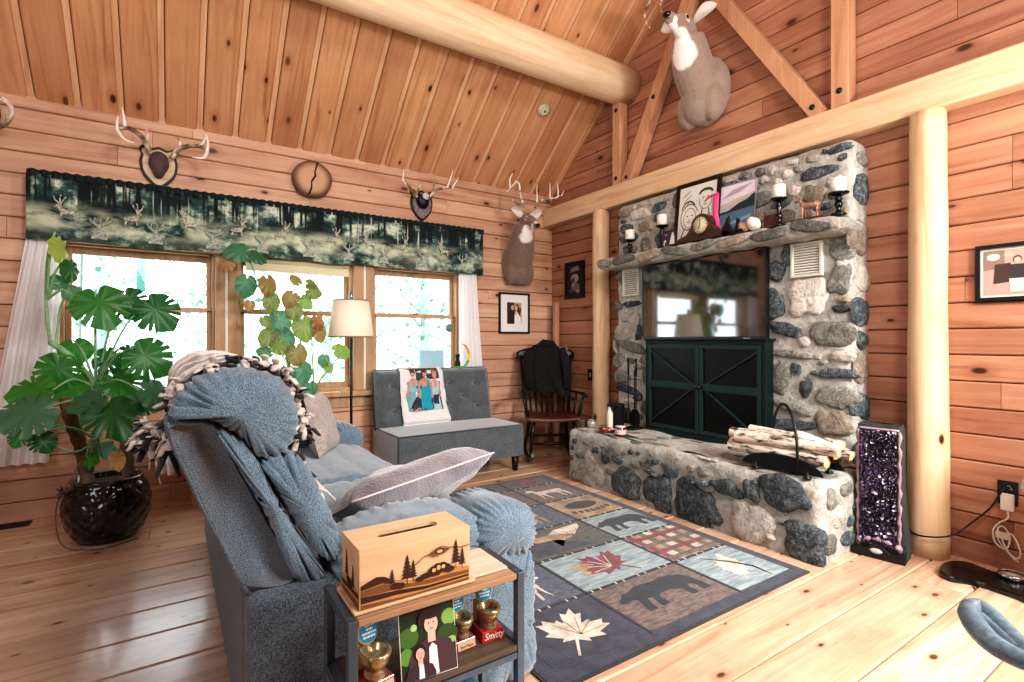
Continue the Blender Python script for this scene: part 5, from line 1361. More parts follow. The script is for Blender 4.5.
MB().tube([(-.22,-.215,.2),(0,-.215,.2),(.22,-.215,.2)],[.010,.016,.010],10).build('stretcher',bl_,rp)
MB().tube([(-.21,.225,.2),(0,.225,.2),(.21,.225,.2)],[.010,.016,.010],10).build('stretcher',bl_,rp)
for i in range(7):
    t=(i-3)/3;MB().tube([(t*.17,.20,.44),(t*.19,.255,.72),(t*.2,.33,1.02)],[.009,.015,.008],8,flat=.7,ref=(0,1,0)).build('spindle',bl_,rp)
m=MB()
m.grid(lambda u,w:V(((2*u-1)*.31,.335+.025*(1-(2*u-1)**2)+.02*w,1.0+.10*w*(1-abs(2*u-1)**6*.35)+.015*(1-(2*u-1)**2))),20,4)
m.build('crest_rail',bl_,rp,solid=.028)
rp.location=(3.19,4.13,0);rp.rotation_euler=(0,0,R(-28))
RT=Matrix.Translation((3.19,4.13,0))@Matrix.Rotation(R(-28),4,'Z')
# jacket hung over the chair back
jk=thing('jacket','dark charcoal jacket slung over the back of the rocking chair','jacket',RT@V((0,.3,.7)))
def jf(u,w):
    x=2*u-1;hw=.19+.065*(1-w)
    if w>.85: hw*=1-(w-.85)*1.8
    f=.028*math.sin(x*8+2*math.sin(w*3))*(1.1-w)+.02*noise.noise(V((x*2,w*3,1)))
    z=.66+.50*w-.03*abs(x)**3-.04*max(0,x)*(1-w)+.02*noise.noise(V((x*3,0,w)))
    y=.215+.13*w-.05+f
    return RT@V((x*hw-.01,y-.03,z))
def jb(u,w):
    a=jf(u,1);return a+(RT.to_3x3()@V((0,.14*w,-.02*w-.3*w*w)))
m=MB();m.grid(jf,40,40);m.grid(jb,30,14)
for s in(-1,1):
    m.tube([RT@V((s*.16,.27,1.10)),RT@V((s*.20,.22,.98)),RT@V((s*.205,.16,.82)),RT@V((s*.20,.15,.70))],[.05,.055,.05,.045],12,flat=.6)
m.tube([RT@V((-.10,.30,1.12)),RT@V((-.03,.27,1.17)),RT@V((.06,.28,1.16)),RT@V((.12,.31,1.10))],[.02,.035,.035,.02],10)
m.build('jacket_body',fabric('charcoal_wool','#060607','#101011',160,bump=.4,big=9,sheen=0),jk,solid=.01)
m=MB();m.grid(lambda u,w:RT@V((.15+.085*u,.26+.02*math.sin(u*9)+.05*w,.86+.27*w)),12,12)
pl=NT('plaid_cloth');pq=pl.coord();pl.set(base=pl.ramp(pl.noise(pq,40,3),[(.4,hx('#6a4f4c')),(.5,hx('#9d8a86')),(.6,hx('#403236'))]),rough=.9)
tag(m.build('plaid_scarf',pl.m,solid=.012),'small patterned scarf hanging beside the dark jacket on the rocker','scarf')
# ================================================================= RUG
rx0,rx1,ry0,ry1=1.08,2.745,1.375,3.66
rg=thing('area_rug','patchwork lodge rug of bears, leaves and deer in front of the hearth','rug',((rx0+rx1)/2,(ry0+ry1)/2,0))
def rfab(n,a,b,sc=9,stretch=(1,1,1)):
    t=NT(n);p=t.mapping(t.coord(),stretch);q=t.noise(p,sc,5,.65);f=t.noise(t.coord(),160,2)
    base=t.mix(t.ramp(q,[(.38,(0,0,0,1)),(.62,(1,1,1,1))]),hx(a),hx(b));base=t.mix(t.math('MULTIPLY',f,.35),base,(.01,.012,.016,1))
    t.set(base=base,rough=.95,sheen=.2);t.bump(f,.4,.006);return t.m
RM=[rfab('rug_navy','#232633','#3b3e4e',14),rfab('rug_black','#121318','#20222a',30),rfab('rug_slate','#6f8288','#a3b1b2',8,(1,5,1)),rfab('rug_tan','#8a6f52','#b79c77',9),rfab('rug_brown','#4b3f3c','#7d6a60',9,(2,6,1)),rfab('rug_cream','#b8ab9b','#e0d6c8',16),rfab('rug_maroon','#5c1f2a','#86414a',22),rfab('rug_bear','#12161b','#1d2834',20),rfab('rug_teal','#2e4050','#4d6575',16),rfab('rug_green','#4a5a42','#6f7c5c',9),rfab('rug_dusk','#3a3f4c','#5c6473',8,(3,7,1)),rfab('rug_olive','#3a3d34','#5d5f52',7,(2,6,1))]
m=MB();m.box((rx0,ry0,.0),(rx1,ry1,.008),1)
m.box((rx0+.012,ry0+.012,.006),(rx1-.012,ry1-.012,.0095),0)
cx=[rx0+.06,1.625,2.245,rx1-.055];cy=[ry0+.06,1.83,2.22,2.61,3.01,3.41,ry1-.03]
g=.012
pal=[[0,4,2],[10,2,3],[5,11,2],[9,10,3],[3,4,4],[4,11,11]]   # row 0 nearest; columns left to right
pal[1][2]=3
for j in range(6):
    for i in range(3):
        m.box((cx[i]+g,cy[j]+g,.009),(cx[i+1]-g,cy[j+1]-g,.0105),pal[j][i])
def up(shape,cx_,cy_,sx,sy,mi,z=.0108,rot=0,flip=1):
    ca,sa=math.cos(rot),math.sin(rot)
    pts=[(cx_+flip*(x*ca-y*sa)*sx,cy_+(x*sa+y*ca)*sy) for x,y in shape]
    if flip<0:pts=pts[::-1]
    m.prism(pts,(0,0,z-.001),X3,Y3,Z3,mi,t=.0013+0.0002*(z-.0108)/.001)
bear=[(-1,.05),(-.97,.16),(-.85,.24),(-.78,.33),(-.70,.40),(-.62,.36),(-.5,.42),(-.3,.50),(-.1,.50),(.15,.46),(.4,.50),(.65,.46),(.85,.34),(.95,.15),(.97,-.05),(1.0,-.4),(.96,-.5),(.78,-.5),(.76,-.38),(.80,-.2),(.66,-.08),(.6,-.25),(.62,-.46),(.58,-.52),(.42,-.5),(.42,-.2),(.2,-.05),(-.1,-.06),(-.18,-.2),(-.18,-.48),(-.38,-.5),(-.38,-.4),(-.32,-.1),(-.42,-.05),(-.5,-.3),(-.52,-.5),(-.72,-.48),(-.7,-.36),(-.62,-.0),(-.7,.08),(-.85,.0)]
maple=[(0,-1.1),(.04,-.45),(.35,-.55),(.30,-.40),(.75,-.30),(.62,-.15),(.95,.20),(.75,.22),(.78,.42),(.45,.30),(.40,.42),(.22,.25),(.28,.75),(.12,.68),(0,1.0),(-.12,.68),(-.28,.75),(-.22,.25),(-.40,.42),(-.45,.30),(-.78,.42),(-.75,.22),(-.95,.20),(-.62,-.15),(-.75,-.30),(-.30,-.40),(-.35,-.55),(-.04,-.45),(-.06,-1.1)]
deer=[(-.9,.45),(-.75,.55),(-.72,.75),(-.66,.58),(-.55,.62),(-.5,.5),(-.42,.3),(-.2,.28),(.3,.28),(.55,.32),(.66,.2),(.6,-.0),(.66,-.3),(.62,-.75),(.54,-.75),(.52,-.3),(.42,-.05),(.36,-.35),(.38,-.75),(.3,-.75),(.26,-.2),(.0,-.1),(-.3,-.08),(-.3,-.45),(-.27,-.75),(-.35,-.75),(-.4,-.3),(-.5,-.05),(-.55,-.4),(-.66,-.72),(-.6,-.3),(-.62,.1),(-.62,.35),(-.85,.36)]
antler_=[(-.05,0),(-.3,.3),(-.75,.35),(-.8,.75),(-.7,.5),(-.5,.5),(-.45,.85),(-.38,.5),(-.2,.45),(0,.2),(.2,.45),(.38,.5),(.45,.85),(.5,.5),(.7,.5),(.8,.75),(.75,.35),(.3,.3),(.05,0)]
leafs=[(-.05,-1),(0,-.7),(.3,-.55),(.22,-.42),(.48,-.2),(.36,-.1),(.55,.15),(.38,.22),(.42,.5),(.22,.5),(.1,.85),(0,1),(-.1,.85),(-.22,.5),(-.42,.5),(-.38,.22),(-.55,.15),(-.36,-.1),(-.48,-.2),(-.22,-.42),(-.3,-.55),(-.03,-.7)]
def cc(i,j): return ((cx[i]+cx[i+1])/2,(cy[j]+cy[j+1])/2)
def veins(c,sx,sy,mi,n=5,rot=0,z=.0112):
    for k in range(n):
        a=R(-60+120*k/(n-1))+PI/2+rot;l=.8;p=(c[0],c[1]-.3*sy);q=(c[0]+math.cos(a)*sx*l,c[1]-.3*sy+math.sin(a)*sy*l*1.1)
        m.bar((p[0],p[1],z),(q[0],q[1],z),.006,.0006,mi)
c=cc(0,0);up(maple,c[0]-.0,c[1],.17,.16,5,rot=R(-30));veins(c,.15,.15,3,rot=R(-30))
c=cc(1,0);up(bear,c[0],c[1]+.02,.25,.20,7)
c=cc(2,0);up(leafs,c[0],c[1],.16,.16,5,rot=R(-25));m.tube([(c[0]-.07,c[1]+.15,.0115),(c[0]+.03,c[1]+.04,.0115),(c[0]+.09,c[1]-.06,.0115),(c[0]+.08,c[1]-.17,.0115)],[.002,.010,.010,.003],6,1,flat=.1)
c=cc(0,1);up(deer,c[0]-.02,c[1]-.01,.19,.17,5,flip=-1)
c=cc(1,1);up(maple,c[0],c[1],.18,.16,6,rot=R(35));up(maple,c[0]-.13,c[1]+.0,.09,.10,3,rot=R(60),z=.0105);veins(c,.16,.15,5,rot=R(35))
x0_,x1_,y0_,y1_=cx[2]+g,cx[3]-g,cy[1]+g,cy[2]-g      # plaid patch
for k in range(4):
    a=x0_+(x1_-x0_)*(k+.1)/4;m.box((a,y0_,.0106),(a+.048,y1_,.0109),(6,9)[k%2])
    b=y0_+(y1_-y0_)*(k+.1)/4;m.box((x0_,b,.0108),(x1_,b+.040,.0112),(4,6)[k%2])
for k in range(4):
    for l in range(4): 
        if (k+l)%2==0:m.box((x0_+(x1_-x0_)*(k+.5)/4,y0_+(y1_-y0_)*(l+.58)/4,.0106),(x0_+(x1_-x0_)*(k+1)/4,y0_+(y1_-y0_)*(l+1)/4,.0111),5)
c=cc(2,2);up(bear,c[0]+.0,c[1],.21,.20,1)
c=cc(1,2);up([(-1,-.9),(-.9,.1),(-.6,.5),(-.1,.2),(.1,-.3),(.4,-.6),(.5,-.9)],c[0],c[1],.27,.17,0);up([(-.2,-.6),(.1,-.1),(.5,.1),(.9,.6),(1,.9),(.2,.8),(-.2,.4)],c[0],c[1],.26,.17,5)
up([(-.5,.9),(-.2,.5),(.2,.5),(.5,.3),(.55,-.05),(.3,-.1),(0,.05),(-.4,.1),(-.7,.5),(-.9,.9)],c[0]-.05,c[1],.26,.17,3,z=.0114);up(antler_,c[0]+.14,c[1]-.03,.10,.13,4,z=.0118)
c=cc(0,2);up(maple,c[0],c[1],.15,.14,4)
c=cc(2,3);up([(x,y) for x,y in el(0,0,.72,.42,18)],c[0],c[1]+.03,.19,.17,1)
for k in range(7): up(el(0,0,.10,.15,8),c[0]-.15+.05*k,c[1]-.08-.02*math.sin(PI*k/6),.19,.17,1)
c=cc(1,3);up(deer,c[0],c[1],.22,.17,3)
c=cc(0,3);up(bear,c[0],c[1],.18,.17,1)
c=cc(2,4);up(deer,c[0],c[1],.20,.18,5)
c=cc(1,4);up(maple,c[0],c[1],.17,.15,6)
c=cc(1,5);up(bear,c[0],c[1],.2,.12,1);c=cc(2,5);up(maple,c[0],c[1],.16,.09,6)
# stitched double lines between the patches
for y in cy[1:-1]:
    m.box((cx[0],y-.004,.0095),(cx[3],y+.004,.0112),1)
    for k in range(60): x=cx[0]+(cx[3]-cx[0])*k/60;m.box((x,y-.009,.0095),(x+.008,y+.009,.0113),(5,1)[k%2] if k%3 else 1)
for x in cx[1:-1]: m.box((x-.004,cy[0],.0095),(x+.004,cy[-1],.0112),1)
m.build('rug_pile',RM,rg)
# ================================================================= FLOOR LAMP
lp=V((1.235,4.28,0))
fl=thing('floor_lamp','black floor lamp with a cream drum shade in front of the middle window','floor lamp',lp)
MB().lathe([(0,0),(.13,0),(.13,.012),(.03,.03),(.012,.05),(0,.05)],c=lp,n=30).build('base',M['black'],fl)
MB().tube([lp+V((0,0,.04)),lp+V((0,0,1.46))],.011,10).build('pole',M['black'],fl)
MB().lathe([(.178,1.225),(.180,1.228),(.142,1.525),(.140,1.525),(.176,1.228)],c=lp,n=44,cap=False).build('lamp_shade',M['shade'],fl)
MB().lathe([(.179,1.222),(.183,1.222),(.182,1.232),(.178,1.232)],c=lp,n=44,cap=False).lathe([(.140,1.52),(.1445,1.52),(.1435,1.53),(.139,1.53)],c=lp,n=44,cap=False).build('shade_trim',plain('#8f7a60',.6),fl)
MB().tube([lp+V((-.141,0,1.515)),lp+V((.141,0,1.515))],.003,6).tube([lp+V((0,-.141,1.515)),lp+V((0,.141,1.515))],.003,6).build('spider',M['black'],fl)
MB().lathe([(0,1.36),(.018,1.37),(.028,1.40),(.03,1.43),(.022,1.455),(.014,1.47),(0,1.47)],c=lp,n=16).build('bulb',plain('#ffedd0',.5,emit=14),fl)
MB().lathe([(0,1.51),(.008,1.515),(.018,1.54),(.02,1.565),(.012,1.59),(.005,1.60),(0,1.61)],c=lp,n=16).build('finial',plain('#8f9aa0',.15,.8),fl)
# ================================================================= PLANTS
def monstera(mb,c,size,nrm,tip,mi=0,slots=True,seed=0,droop=.25,wid=1.0):
    """c: centre, nrm: face normal, tip: direction of the leaf tip"""
    c=V(c);n=V(nrm).normalized();t=V(tip);t=(t-n*t.dot(n)).normalized();s=t.cross(n)
    rr=random.Random(seed)
    K=96;base=-.62      # petiole joins at y=base
    rings=[.0,.22,.42,.60,.74,.86,.94,1.0]
    def outl(a):      # heart outline around (0,0), a=0 at the tip
        x=math.sin(a);y=math.cos(a)
        r=.86+.16*math.cos(a)-.05*math.cos(2*a)
        r*= 1-.50*math.exp(-((abs(a)-PI)/.20)**2)
        if abs(a)<.5:r+=.18*(1-abs(a)/.5)**1.5
        return r
    sl=[.62,1.0,1.38,1.80] if slots else []
    vs=[];W=K
    for k in range(K):
        a=-PI+2*PI*(k+.5)/K
        ro=outl(a)
        cut=1
        for q in sl:
            q2=q+.05*math.sin(seed+q*9+(a>0))
            if abs(abs(a)-q2)<.036: cut=.5
        for i,rg_ in enumerate(rings):
            r_=ro*rg_*(cut if rg_>.5 and cut<1 else 1)
            if cut<1 and rg_>.5: r_=ro*(.60+.10*math.sin(seed+k*.1))*(1+.001*i)
            x=math.sin(a)*r_*wid;y=math.cos(a)*r_
            z=-droop*(x*x*.8+max(0,y)**2*.5+.1*y*y)+.05*math.sin(a*9+seed)*rg_**2
            vs.append(c+(s*x+t*y+n*z)*size)
    R_=len(rings);fs=[]
    for k in range(K):
        l=(k+1)%K
        for i in range(R_-1): fs.append((k*R_+i,k*R_+i+1,l*R_+i+1,l*R_+i))
    mb.add(vs,fs,mi,True)
def tip_(a): # angle in the picture plane (facing window wall): 0=right,90=up
    return V((math.cos(R(a)),0,math.sin(R(a))))
pc=V((-.325,3.98,0))
mn=thing('monstera_plant','tall split-leaf plant in a black lattice pot by the left window','potted plant',pc)
def lat(w,z):
    if not .03<z<.335:return 0
    k=12;a=(w/(2*PI)*k+z*11)%1;b=(w/(2*PI)*k-z*11)%1
    d=min(abs(a-.5),abs(b-.5))
    return .010*min(1,(.5-max(abs(a-.5),abs(b-.5)))*0+min(abs(a-.0 if a<.5 else 1-a),abs(b if b<.5 else 1-b))*5)
pr=[(0,.0),(.14,0),(.15,.01)]+[(.15+.062*math.sin(PI*min(1,(i/28)*.86))**.9,.012+.33*i/28) for i in range(29)]+[(.178,.350),(.180,.365),(.176,.372),(.166,.368),(.165,.33),(0,.33)]
t=NT('black_ceramic');t.set(base=hx('#07080a'),rough=.16,coat=.4)
MB().lathe(pr,c=pc,n=144,fn=lat).build('pot',t.m,mn)
MB().lathe([(.168,.335),(.1,.345),(0,.348)],c=pc,n=30).build('soil',plain('#241a14',1),mn)
tk=wood('plant_trunk','#9b7a5e','#7a5b45','#3d2b20',2,.9,0,island=False)
m=MB()
a=PY(128,475,3.95);b=PY(124,432,3.95);m.tube(spl([V((a.x,3.95,.33)),V((a.x+.0,3.95,.45)),b,PY(112,405,3.98)],6),[.032+.004*math.sin(i*2.2) for i in range(19)],12)
a=PY(88,470,4.0);b=PY(66,398,4.02);m.tube(spl([V((a.x,4.0,.33)),PY(82,450,4.0),PY(73,425,4.0),b],6),[.036+.004*math.sin(i*2.4) for i in range(19)],12)
m.build('trunk',tk,mn)
gm=fabric('green_stem','#6d9a68','#8fb98a',30,.5,.1,0,10)
m=MB()
def stem(pts,r0,r1,n=8):
    P_=spl(pts,6);m.tube(P_,[r0+(r1-r0)*i/(len(P_)-1) for i in range(len(P_))],n)
J1=PY(96,388,4.0);J0=PY(100,415,3.98)
stem([PY(90,470,3.98),J0,J1,PY(72,358,4.0),PY(50,342,4.02)],.02,.017,10)
stem([PY(50,342,4.02),PY(46,300,4.05),PY(48,255,4.1),PY(55,232,4.1)],.009,.006)
stem([PY(56,345,4.02),PY(60,310,4.05),PY(68,290,4.05)],.008,.005)
LV=[ # px,py,y,size(px radius),normal,tip angle,mat
 (100,302,3.85,31,(0,-1,.35),-75,0,1),(155,309,3.9,27,(.15,-1,.3),-55,0,1),(128,300,4.05,22,(.2,-1,.2),-70,0,1),
 (58,368,3.95,27,(-.3,-1,.1),-100,0,1),(75,385,4.15,24,(0,-1,.2),-95,0,1),(106,359,4.0,19,(.1,-1,.5),-20,0,1),(145,356,3.75,29,(.2,-1,.3),-40,0,1),(118,381,3.95,26,(.1,-1,.7),-60,0,1),(140,402,3.8,20,(.4,-1,1.2),-20,2,1),
 (34,412,3.7,34,(-.1,-1,1.0),-160,2,1),(36,390,3.85,27,(-.3,-1,.9),175,0,1),(113,412,3.65,33,(.2,-1,.8),-80,0,1),(92,400,3.7,22,(-.3,-.8,1),-150,2,0),(152,392,3.7,22,(.5,-.7,.5),-10,2,0),
 (20,436,3.75,13,(-.2,-1,.3),-110,0,1),(42,440,3.75,15,(.2,-1,.4),-70,0,1),(75,348,4.1,18,(0,-1,.2),-80,0,0),(128,352,3.9,14,(.3,-1,.9),0,0,1),
 (60,247,4.05,20,(.95,-.35,.2),-60,1,0),(71,268,4.05,16,(.9,-.5,.1),-70,0,0),(59,284,4.05,11,(.5,-1,.2),110,2,0),(78,306,3.95,11,(-.3,-1,.1),-110,0,0),(72,292,4.1,12,(.4,-1,.3),-50,2,0),(90,460,3.9,9,(.3,-1,.2),-20,0,0),(104,452,4.0,12,(-.5,-1,.3),60,2,0)]
f=MB()
for i,(px,py,y,rp_,nr,ta,mi,sl) in enumerate(LV):
    c=PY(px,py,y);d=CX*c.x+SX*c.y;sz_=rp_*d/516*.88
    t_=tip_(ta);monstera(f,c,sz_,nr,t_,mi,bool(sl),seed=i,droop=.22)
    at=c-t_*sz_*.5
    src=J1 if py<400 else J0
    if py<330 and px<85:src=PY(47,300,4.05)
    if py>430:src=PY(98,440,3.98)
    mid_=src.lerp(at,.5)+V((0,-.03,.06))
    stem([src,mid_,at+V((0,.01,0))],.0075,.0045)
f.build('foliage',[M['leaf'],M['leafy'],M['leaf3']],mn)
# dead tan leaf and aerial roots
m2=MB();monstera(m2,PY(117,458,3.82),.075,(.2,-1,.2),tip_(-80),0,False,seed=44,droop=.5,wid=.6);m2.build('withered_leaf',plain('#c9a36a',.8),mn)
stem([PY(98,440,3.98),PY(75,452,3.85),PY(50,442,3.8),PY(58,432,3.75)],.007,.005)
stem([PY(110,415,3.9),PY(128,440,3.8),PY(137,458,3.78)],.006,.004)
m.build('stems',gm,mn)
m=MB();m.tube(spl([PY(84,455,3.9),PY(70,480,3.78),V((pc.x-.22,3.85,.25)),V((pc.x-.18,3.76,.06)),V((pc.x-.02,3.75,.01)),V((pc.x+.16,3.82,.012))],8),.004,6)
m.build('aerial_root',plain('#6b5442',.8),mn)
m=MB();q=PY(63,492,3.9)
for i in range(14):
    rr=random.Random(i);m.tube([q,q+V((rr.uniform(-.04,.02),rr.uniform(-.03,.01),rr.uniform(-.05,.05)))],[.006,.002],5)
m.build('withered_bud',plain('#3d2b22',.9),mn)
# second plant on a low bench behind the sofa
bn=thing('plant_bench','low reddish wooden bench under the window mostly hidden behind the sofa','bench',(.6,4.45,0))
MB().box((.10,4.28,.40),(1.02,4.62,.43)).build('top',M['timber'],bn,bevel=.004)
for x,y in((.12,4.30),(.97,4.30),(.12,4.57),(.97,4.57)): MB().box((x,y,0),(x+.03,y+.03,.40)).build('leg',M['timber'],bn,bevel=.003)
MB().box((.15,4.575,.28),(.97,4.595,.33)).build('apron',M['timber'],bn)
pc2=V((.84,4.42,.432))
bg=thing('begonia_plant','tall leaning plant with heart-shaped green and bronze leaves before the middle window','potted plant',pc2)
MB().lathe([(0,0),(.09,0),(.10,.01),(.125,.20),(.13,.205),(.13,.225),(.12,.225),(.115,.19),(0,.19)],c=pc2,n=28).build('pot',plain('#6a4434',.7),bg)
m=MB();f=MB()
def L2(px,py,y,r_,nr,ta,mi,src=None):
    c=PY(px,py,y);d=CX*c.x+SX*c.y;s_=r_*d/516*.9;t_=tip_(ta)
    monstera(f,c,s_,nr,t_,mi,False,seed=int(px),droop=.35,wid=.8)
    if src is not None: stem([src,src.lerp(c,.5)+V((0,-.01,.02)),c-t_*s_*.5],.005,.003)
yb=4.38
A=[PY(305,420,yb),PY(292,375,yb),PY(276,325,yb),PY(262,290,yb),PY(250,262,yb)]
B=[PY(310,420,yb),PY(305,380,yb),PY(300,335,yb),PY(300,300,yb)]
C=[PY(312,425,yb),PY(314,390,yb-.05),PY(312,350,yb-.06),PY(311,320,yb-.06)]
D=[PY(312,420,yb),PY(318,385,yb-.1),PY(330,368,yb-.12),PY(340,355,yb-.12)]
for q in(A,B,C,D): stem([V((q[0].x,yb,.60))]+q,.010,.005)
for a in[(241,251,17,(0,-1,.5),-160,2,A[4]),(228,262,11,(-.3,-1,.1),-110,1,A[4]),(256,256,12,(.3,-1,.5),-20,2,A[4]),(247,283,16,(.2,-1,0),-95,2,A[3]),(268,283,15,(.4,-1,.1),-75,1,A[3]),(250,304,8,(0,-1,.1),-100,1,A[2]),(272,300,14,(.3,-1,0),-85,0,A[2]),(265,320,9,(0,-1,.3),-60,0,A[2]),(279,320,17,(-.1,-1,.2),-80,2,A[1]),(283,337,18,(.1,-1,.2),-75,2,A[1]),(297,281,9,(.2,-1,.4),120,1,B[3]),(310,284,9,(.3,-1,.3),0,0,B[3]),(312,291,12,(.2,-1,.2),-10,0,B[3]),(291,297,12,(-.2,-1,.1),-120,1,B[3]),(305,301,11,(.3,-1,.1),-40,0,B[3]),(294,309,13,(-.1,-1,.2),-85,0,B[2]),(304,325,18,(.1,-1,.2),-80,0,B[2]),(318,320,12,(.5,-1,.2),-60,1,C[3]),(320,331,13,(.5,-1,.1),-75,1,C[3]),(269,335,14,(-.2,-1,.3),-120,0,A[1]),(277,345,12,(-.3,-1,.2),-60,0,A[1]),(267,352,11,(0,-1,.6),160,2,A[1]),(297,352,16,(.1,-1,.1),-85,1,B[1]),(303,370,16,(.2,-1,.1),-90,2,B[1]),(340,351,14,(.2,-1,.6),10,0,D[3]),(324,359,9,(0,-1,.1),-100,2,D[2]),(328,366,8,(.1,-1,.3),-60,0,D[2]),(287,372,12,(-.2,-1,.1),-80,2,A[0]),(310,388,13,(.2,-1,.1),-90,2,B[0])]:
    px,py,r_,nr,ta,mi,src=a;L2(px,py,yb-.03-.05*random.random(),r_,nr,ta,mi,src)
f.build('foliage',[M['leaf2'],leafmat('bronze_leaf','#8a7a4c','#7b8f4a','#a0734c'),M['leaf3']],bg);m.build('stems',gm,bg)
# ================================================================= PICTURES ON THE WALLS
o=PY(498.5,333.5,WY-.005);e=PY(498.5,292,WY-.005);r_=PY(529,334,WY-.005)
art=[('#6b4a3a',SQ),('#3a2620',[(0,.6),(.4,.7),(.5,1),(0,1)]),('#b98f76',[(.5,.8),(1,.75),(1,1),(.5,1)])]
art+=[('#241c24',[(.05,0),(.5,0),(.52,.4),(.46,.62),(.3,.68),(.08,.6)]),('#2a1a16',el(.34,.80,.13,.13)),('#c79a84',el(.37,.76,.10,.12)),('#d9b6a6',[(.5,.0),(.98,0),(.95,.5),(.8,.62),(.6,.6),(.5,.4)]),('#e7e0e2',[(.52,.0),(.98,0),(.9,.42),(.7,.46),(.55,.4)]),('#2a1a16',el(.68,.78,.13,.15)),('#d9ae98',el(.63,.75,.09,.12)),('#2a1a16',[(.74,.85),(.9,.5),(.95,.35),(.84,.4),(.7,.6)])]
framed('framed_wedding_photo','black framed couple photo with wide white mat right of the curtain','picture',(o.x,WY-.002,o.z),X3,Z3,-Y3,r_.x-o.x,e.z-o.z,.02,.02,M['black'],.085,plain('#e4e2e0',.6),art)
a=PX(565.5,299.5,FX-.004);b=PX(565.5,263.5,FX-.004);c=PX(585,297,FX-.004)
art=[('#1d1a18',SQ),('#7c6f62',[(.2,.75),(.8,.8),(.7,.95),(.3,.9)]),('#8f8478',el(.5,.55,.25,.14)),('#3b322c',el(.4,.5,.1,.07)),('#6a5c50',el(.55,.28,.28,.13)),('#a89a8a',el(.4,.35,.07,.05)),('#a89a8a',el(.65,.62,.06,.05)),('#4b3f38',el(.3,.15,.12,.07)),('#8f7d6c',el(.7,.14,.12,.06))]
framed('framed_print','small black framed dark print beside the left log post','picture',(FX-.002,a.y,a.z),-Y3,Z3,-X3,a.y-c.y,b.z-a.z,.03,.018,M['black'],0,None,art)
a=PX(980,301,FX-.004);b=PX(976,246,FX-.004)
art=[('#b99a8e',SQ),('#8d7468',[(0,.55),(.25,.6),(.25,1),(0,1)]),('#d9c4ba',el(.12,.85,.08,.08)),('#caa898',el(.3,.88,.06,.06)),('#e0cfc6',el(.55,.9,.09,.07)),('#a98678',el(.8,.86,.1,.09)),('#46332c',[(.12,.25),(.32,.28),(.32,.7),(.14,.68)])]
for x,c1,c2 in((.40,'#3a3436','#d9c6bc'),(.58,'#3c3a44','#cdb9b2'),(.76,'#5a4c50','#d2beb4'),(.92,'#3d3538','#c9b2a8')):
    art+=[(c2,[(x-.08,.05),(x+.06,.05),(x+.1,.4),(x-.1,.4)]),(c1,[(x-.1,.35),(x+.1,.35),(x+.08,.66),(x-.08,.66)]),('#4a342c',el(x,.77,.05,.08)),('#dab3a0',el(x,.75,.04,.065))]
framed('family_photo','black framed family group photo on the wall right of the log post','picture',(FX-.002,b.y,a.z-.005),-Y3,Z3,-X3,.40,b.z-a.z,.02,.02,M['black'],.012,plain('#d8cfc8',.6),art)
# ================================================================= ANTLER PLAQUES AND DEER
at=NT('antler_bone');ap=at.coord();an=at.noise(ap,14,4,.6);at.set(base=at.ramp(an,[(.35,hx('#5a4636')),(.5,hx('#a8937a')),(.62,hx('#efe6d8'))]),rough=.45);at.bump(at.noise(ap,120,2),.3,.004)
tipm=plain('#efe9de',.4)
def apath(m,pts,r0,r1,mi=0,n=9):
    P_=spl(pts,6);N=len(P_)-1;m.tube(P_,[r0+(r1-r0)*(i/N)**1.3 for i in range(N+1)],n,mi)
def plaque(px,py,w,h,mface,nm,lab,inner=.86):
    c=PY(px,py,WY-.002);r=thing(nm,lab,'antler mount',c)
    sh=[(0,-.5),(.22,-.38),(.42,-.16),(.48,.1),(.44,.3),(.5,.40),(.40,.50),(.22,.44),(0,.50),(-.22,.44),(-.40,.50),(-.5,.40),(-.44,.3),(-.48,.1),(-.42,-.16),(-.22,-.38)]
    S=[(p.x,p.y) for p in spl([(a*w,b*h,0) for a,b in sh],4,closed=True)]
    MB().prism(S,c,X3,Z3,-Y3,t=.022).build('shield',M['black'],r,bevel=.004)
    MB().prism([(a*inner,b*inner) for a,b in S],c-Y3*.0222,X3,Z3,-Y3,t=.006).build('shield_face',mface,r,bevel=.002)
    return r,c
r,c=plaque(159,168.5,.245,.31,wood('plaque_wood','#e6cda8','#d3b48a','#a88560',0,.5,0,island=False),'antler_plaque','antlers with brown leather skull cap on a pale shield, above the left window')
m=MB();m.ell(c+V((.0,-.045,.03)),(.066,.06,.085),n=18);m.ell(c+V((0,-.05,-.015)),(.045,.05,.075),n=14);m.build('skull_cap',fabric('brown_leather','#4a3436','#5d4446',70,.7,.2,.1,12),r,remesh=.008,smooth=4)
m=MB();Q=lambda x,y,d:PY(x,y,WY-d)
apath(m,[Q(150,153,.06),Q(146,143,.12),Q(140,135,.2),Q(128,128,.30),Q(117,130,.34)],.019,.012)
apath(m,[Q(117,130,.34),Q(117,124,.36),Q(118,116,.36)],.012,.002,1);apath(m,[Q(125,127,.31),Q(124,118,.33),Q(122,107,.34)],.013,.002,1);apath(m,[Q(117,130,.34),Q(124,139,.38),Q(134,143,.38)],.012,.003,1);apath(m,[Q(146,141,.13),Q(148,133,.14),Q(145,128,.15)],.010,.003)
apath(m,[Q(172,158,.06),Q(179,149,.12),Q(190,146,.2),Q(202,147,.30),Q(207,152,.34)],.019,.012)
apath(m,[Q(207,152,.34),Q(208,143,.36),Q(206,134,.36)],.012,.002,1);apath(m,[Q(200,146,.29),Q(205,140,.3),Q(206,135,.3)],.010,.002,1);apath(m,[Q(207,152,.34),Q(203,158,.38),Q(192,157,.38)],.013,.003,1);apath(m,[Q(179,149,.12),Q(180,142,.13),Q(177,137,.15)],.010,.003)
m.build('antlers',[at.m,tipm],r)
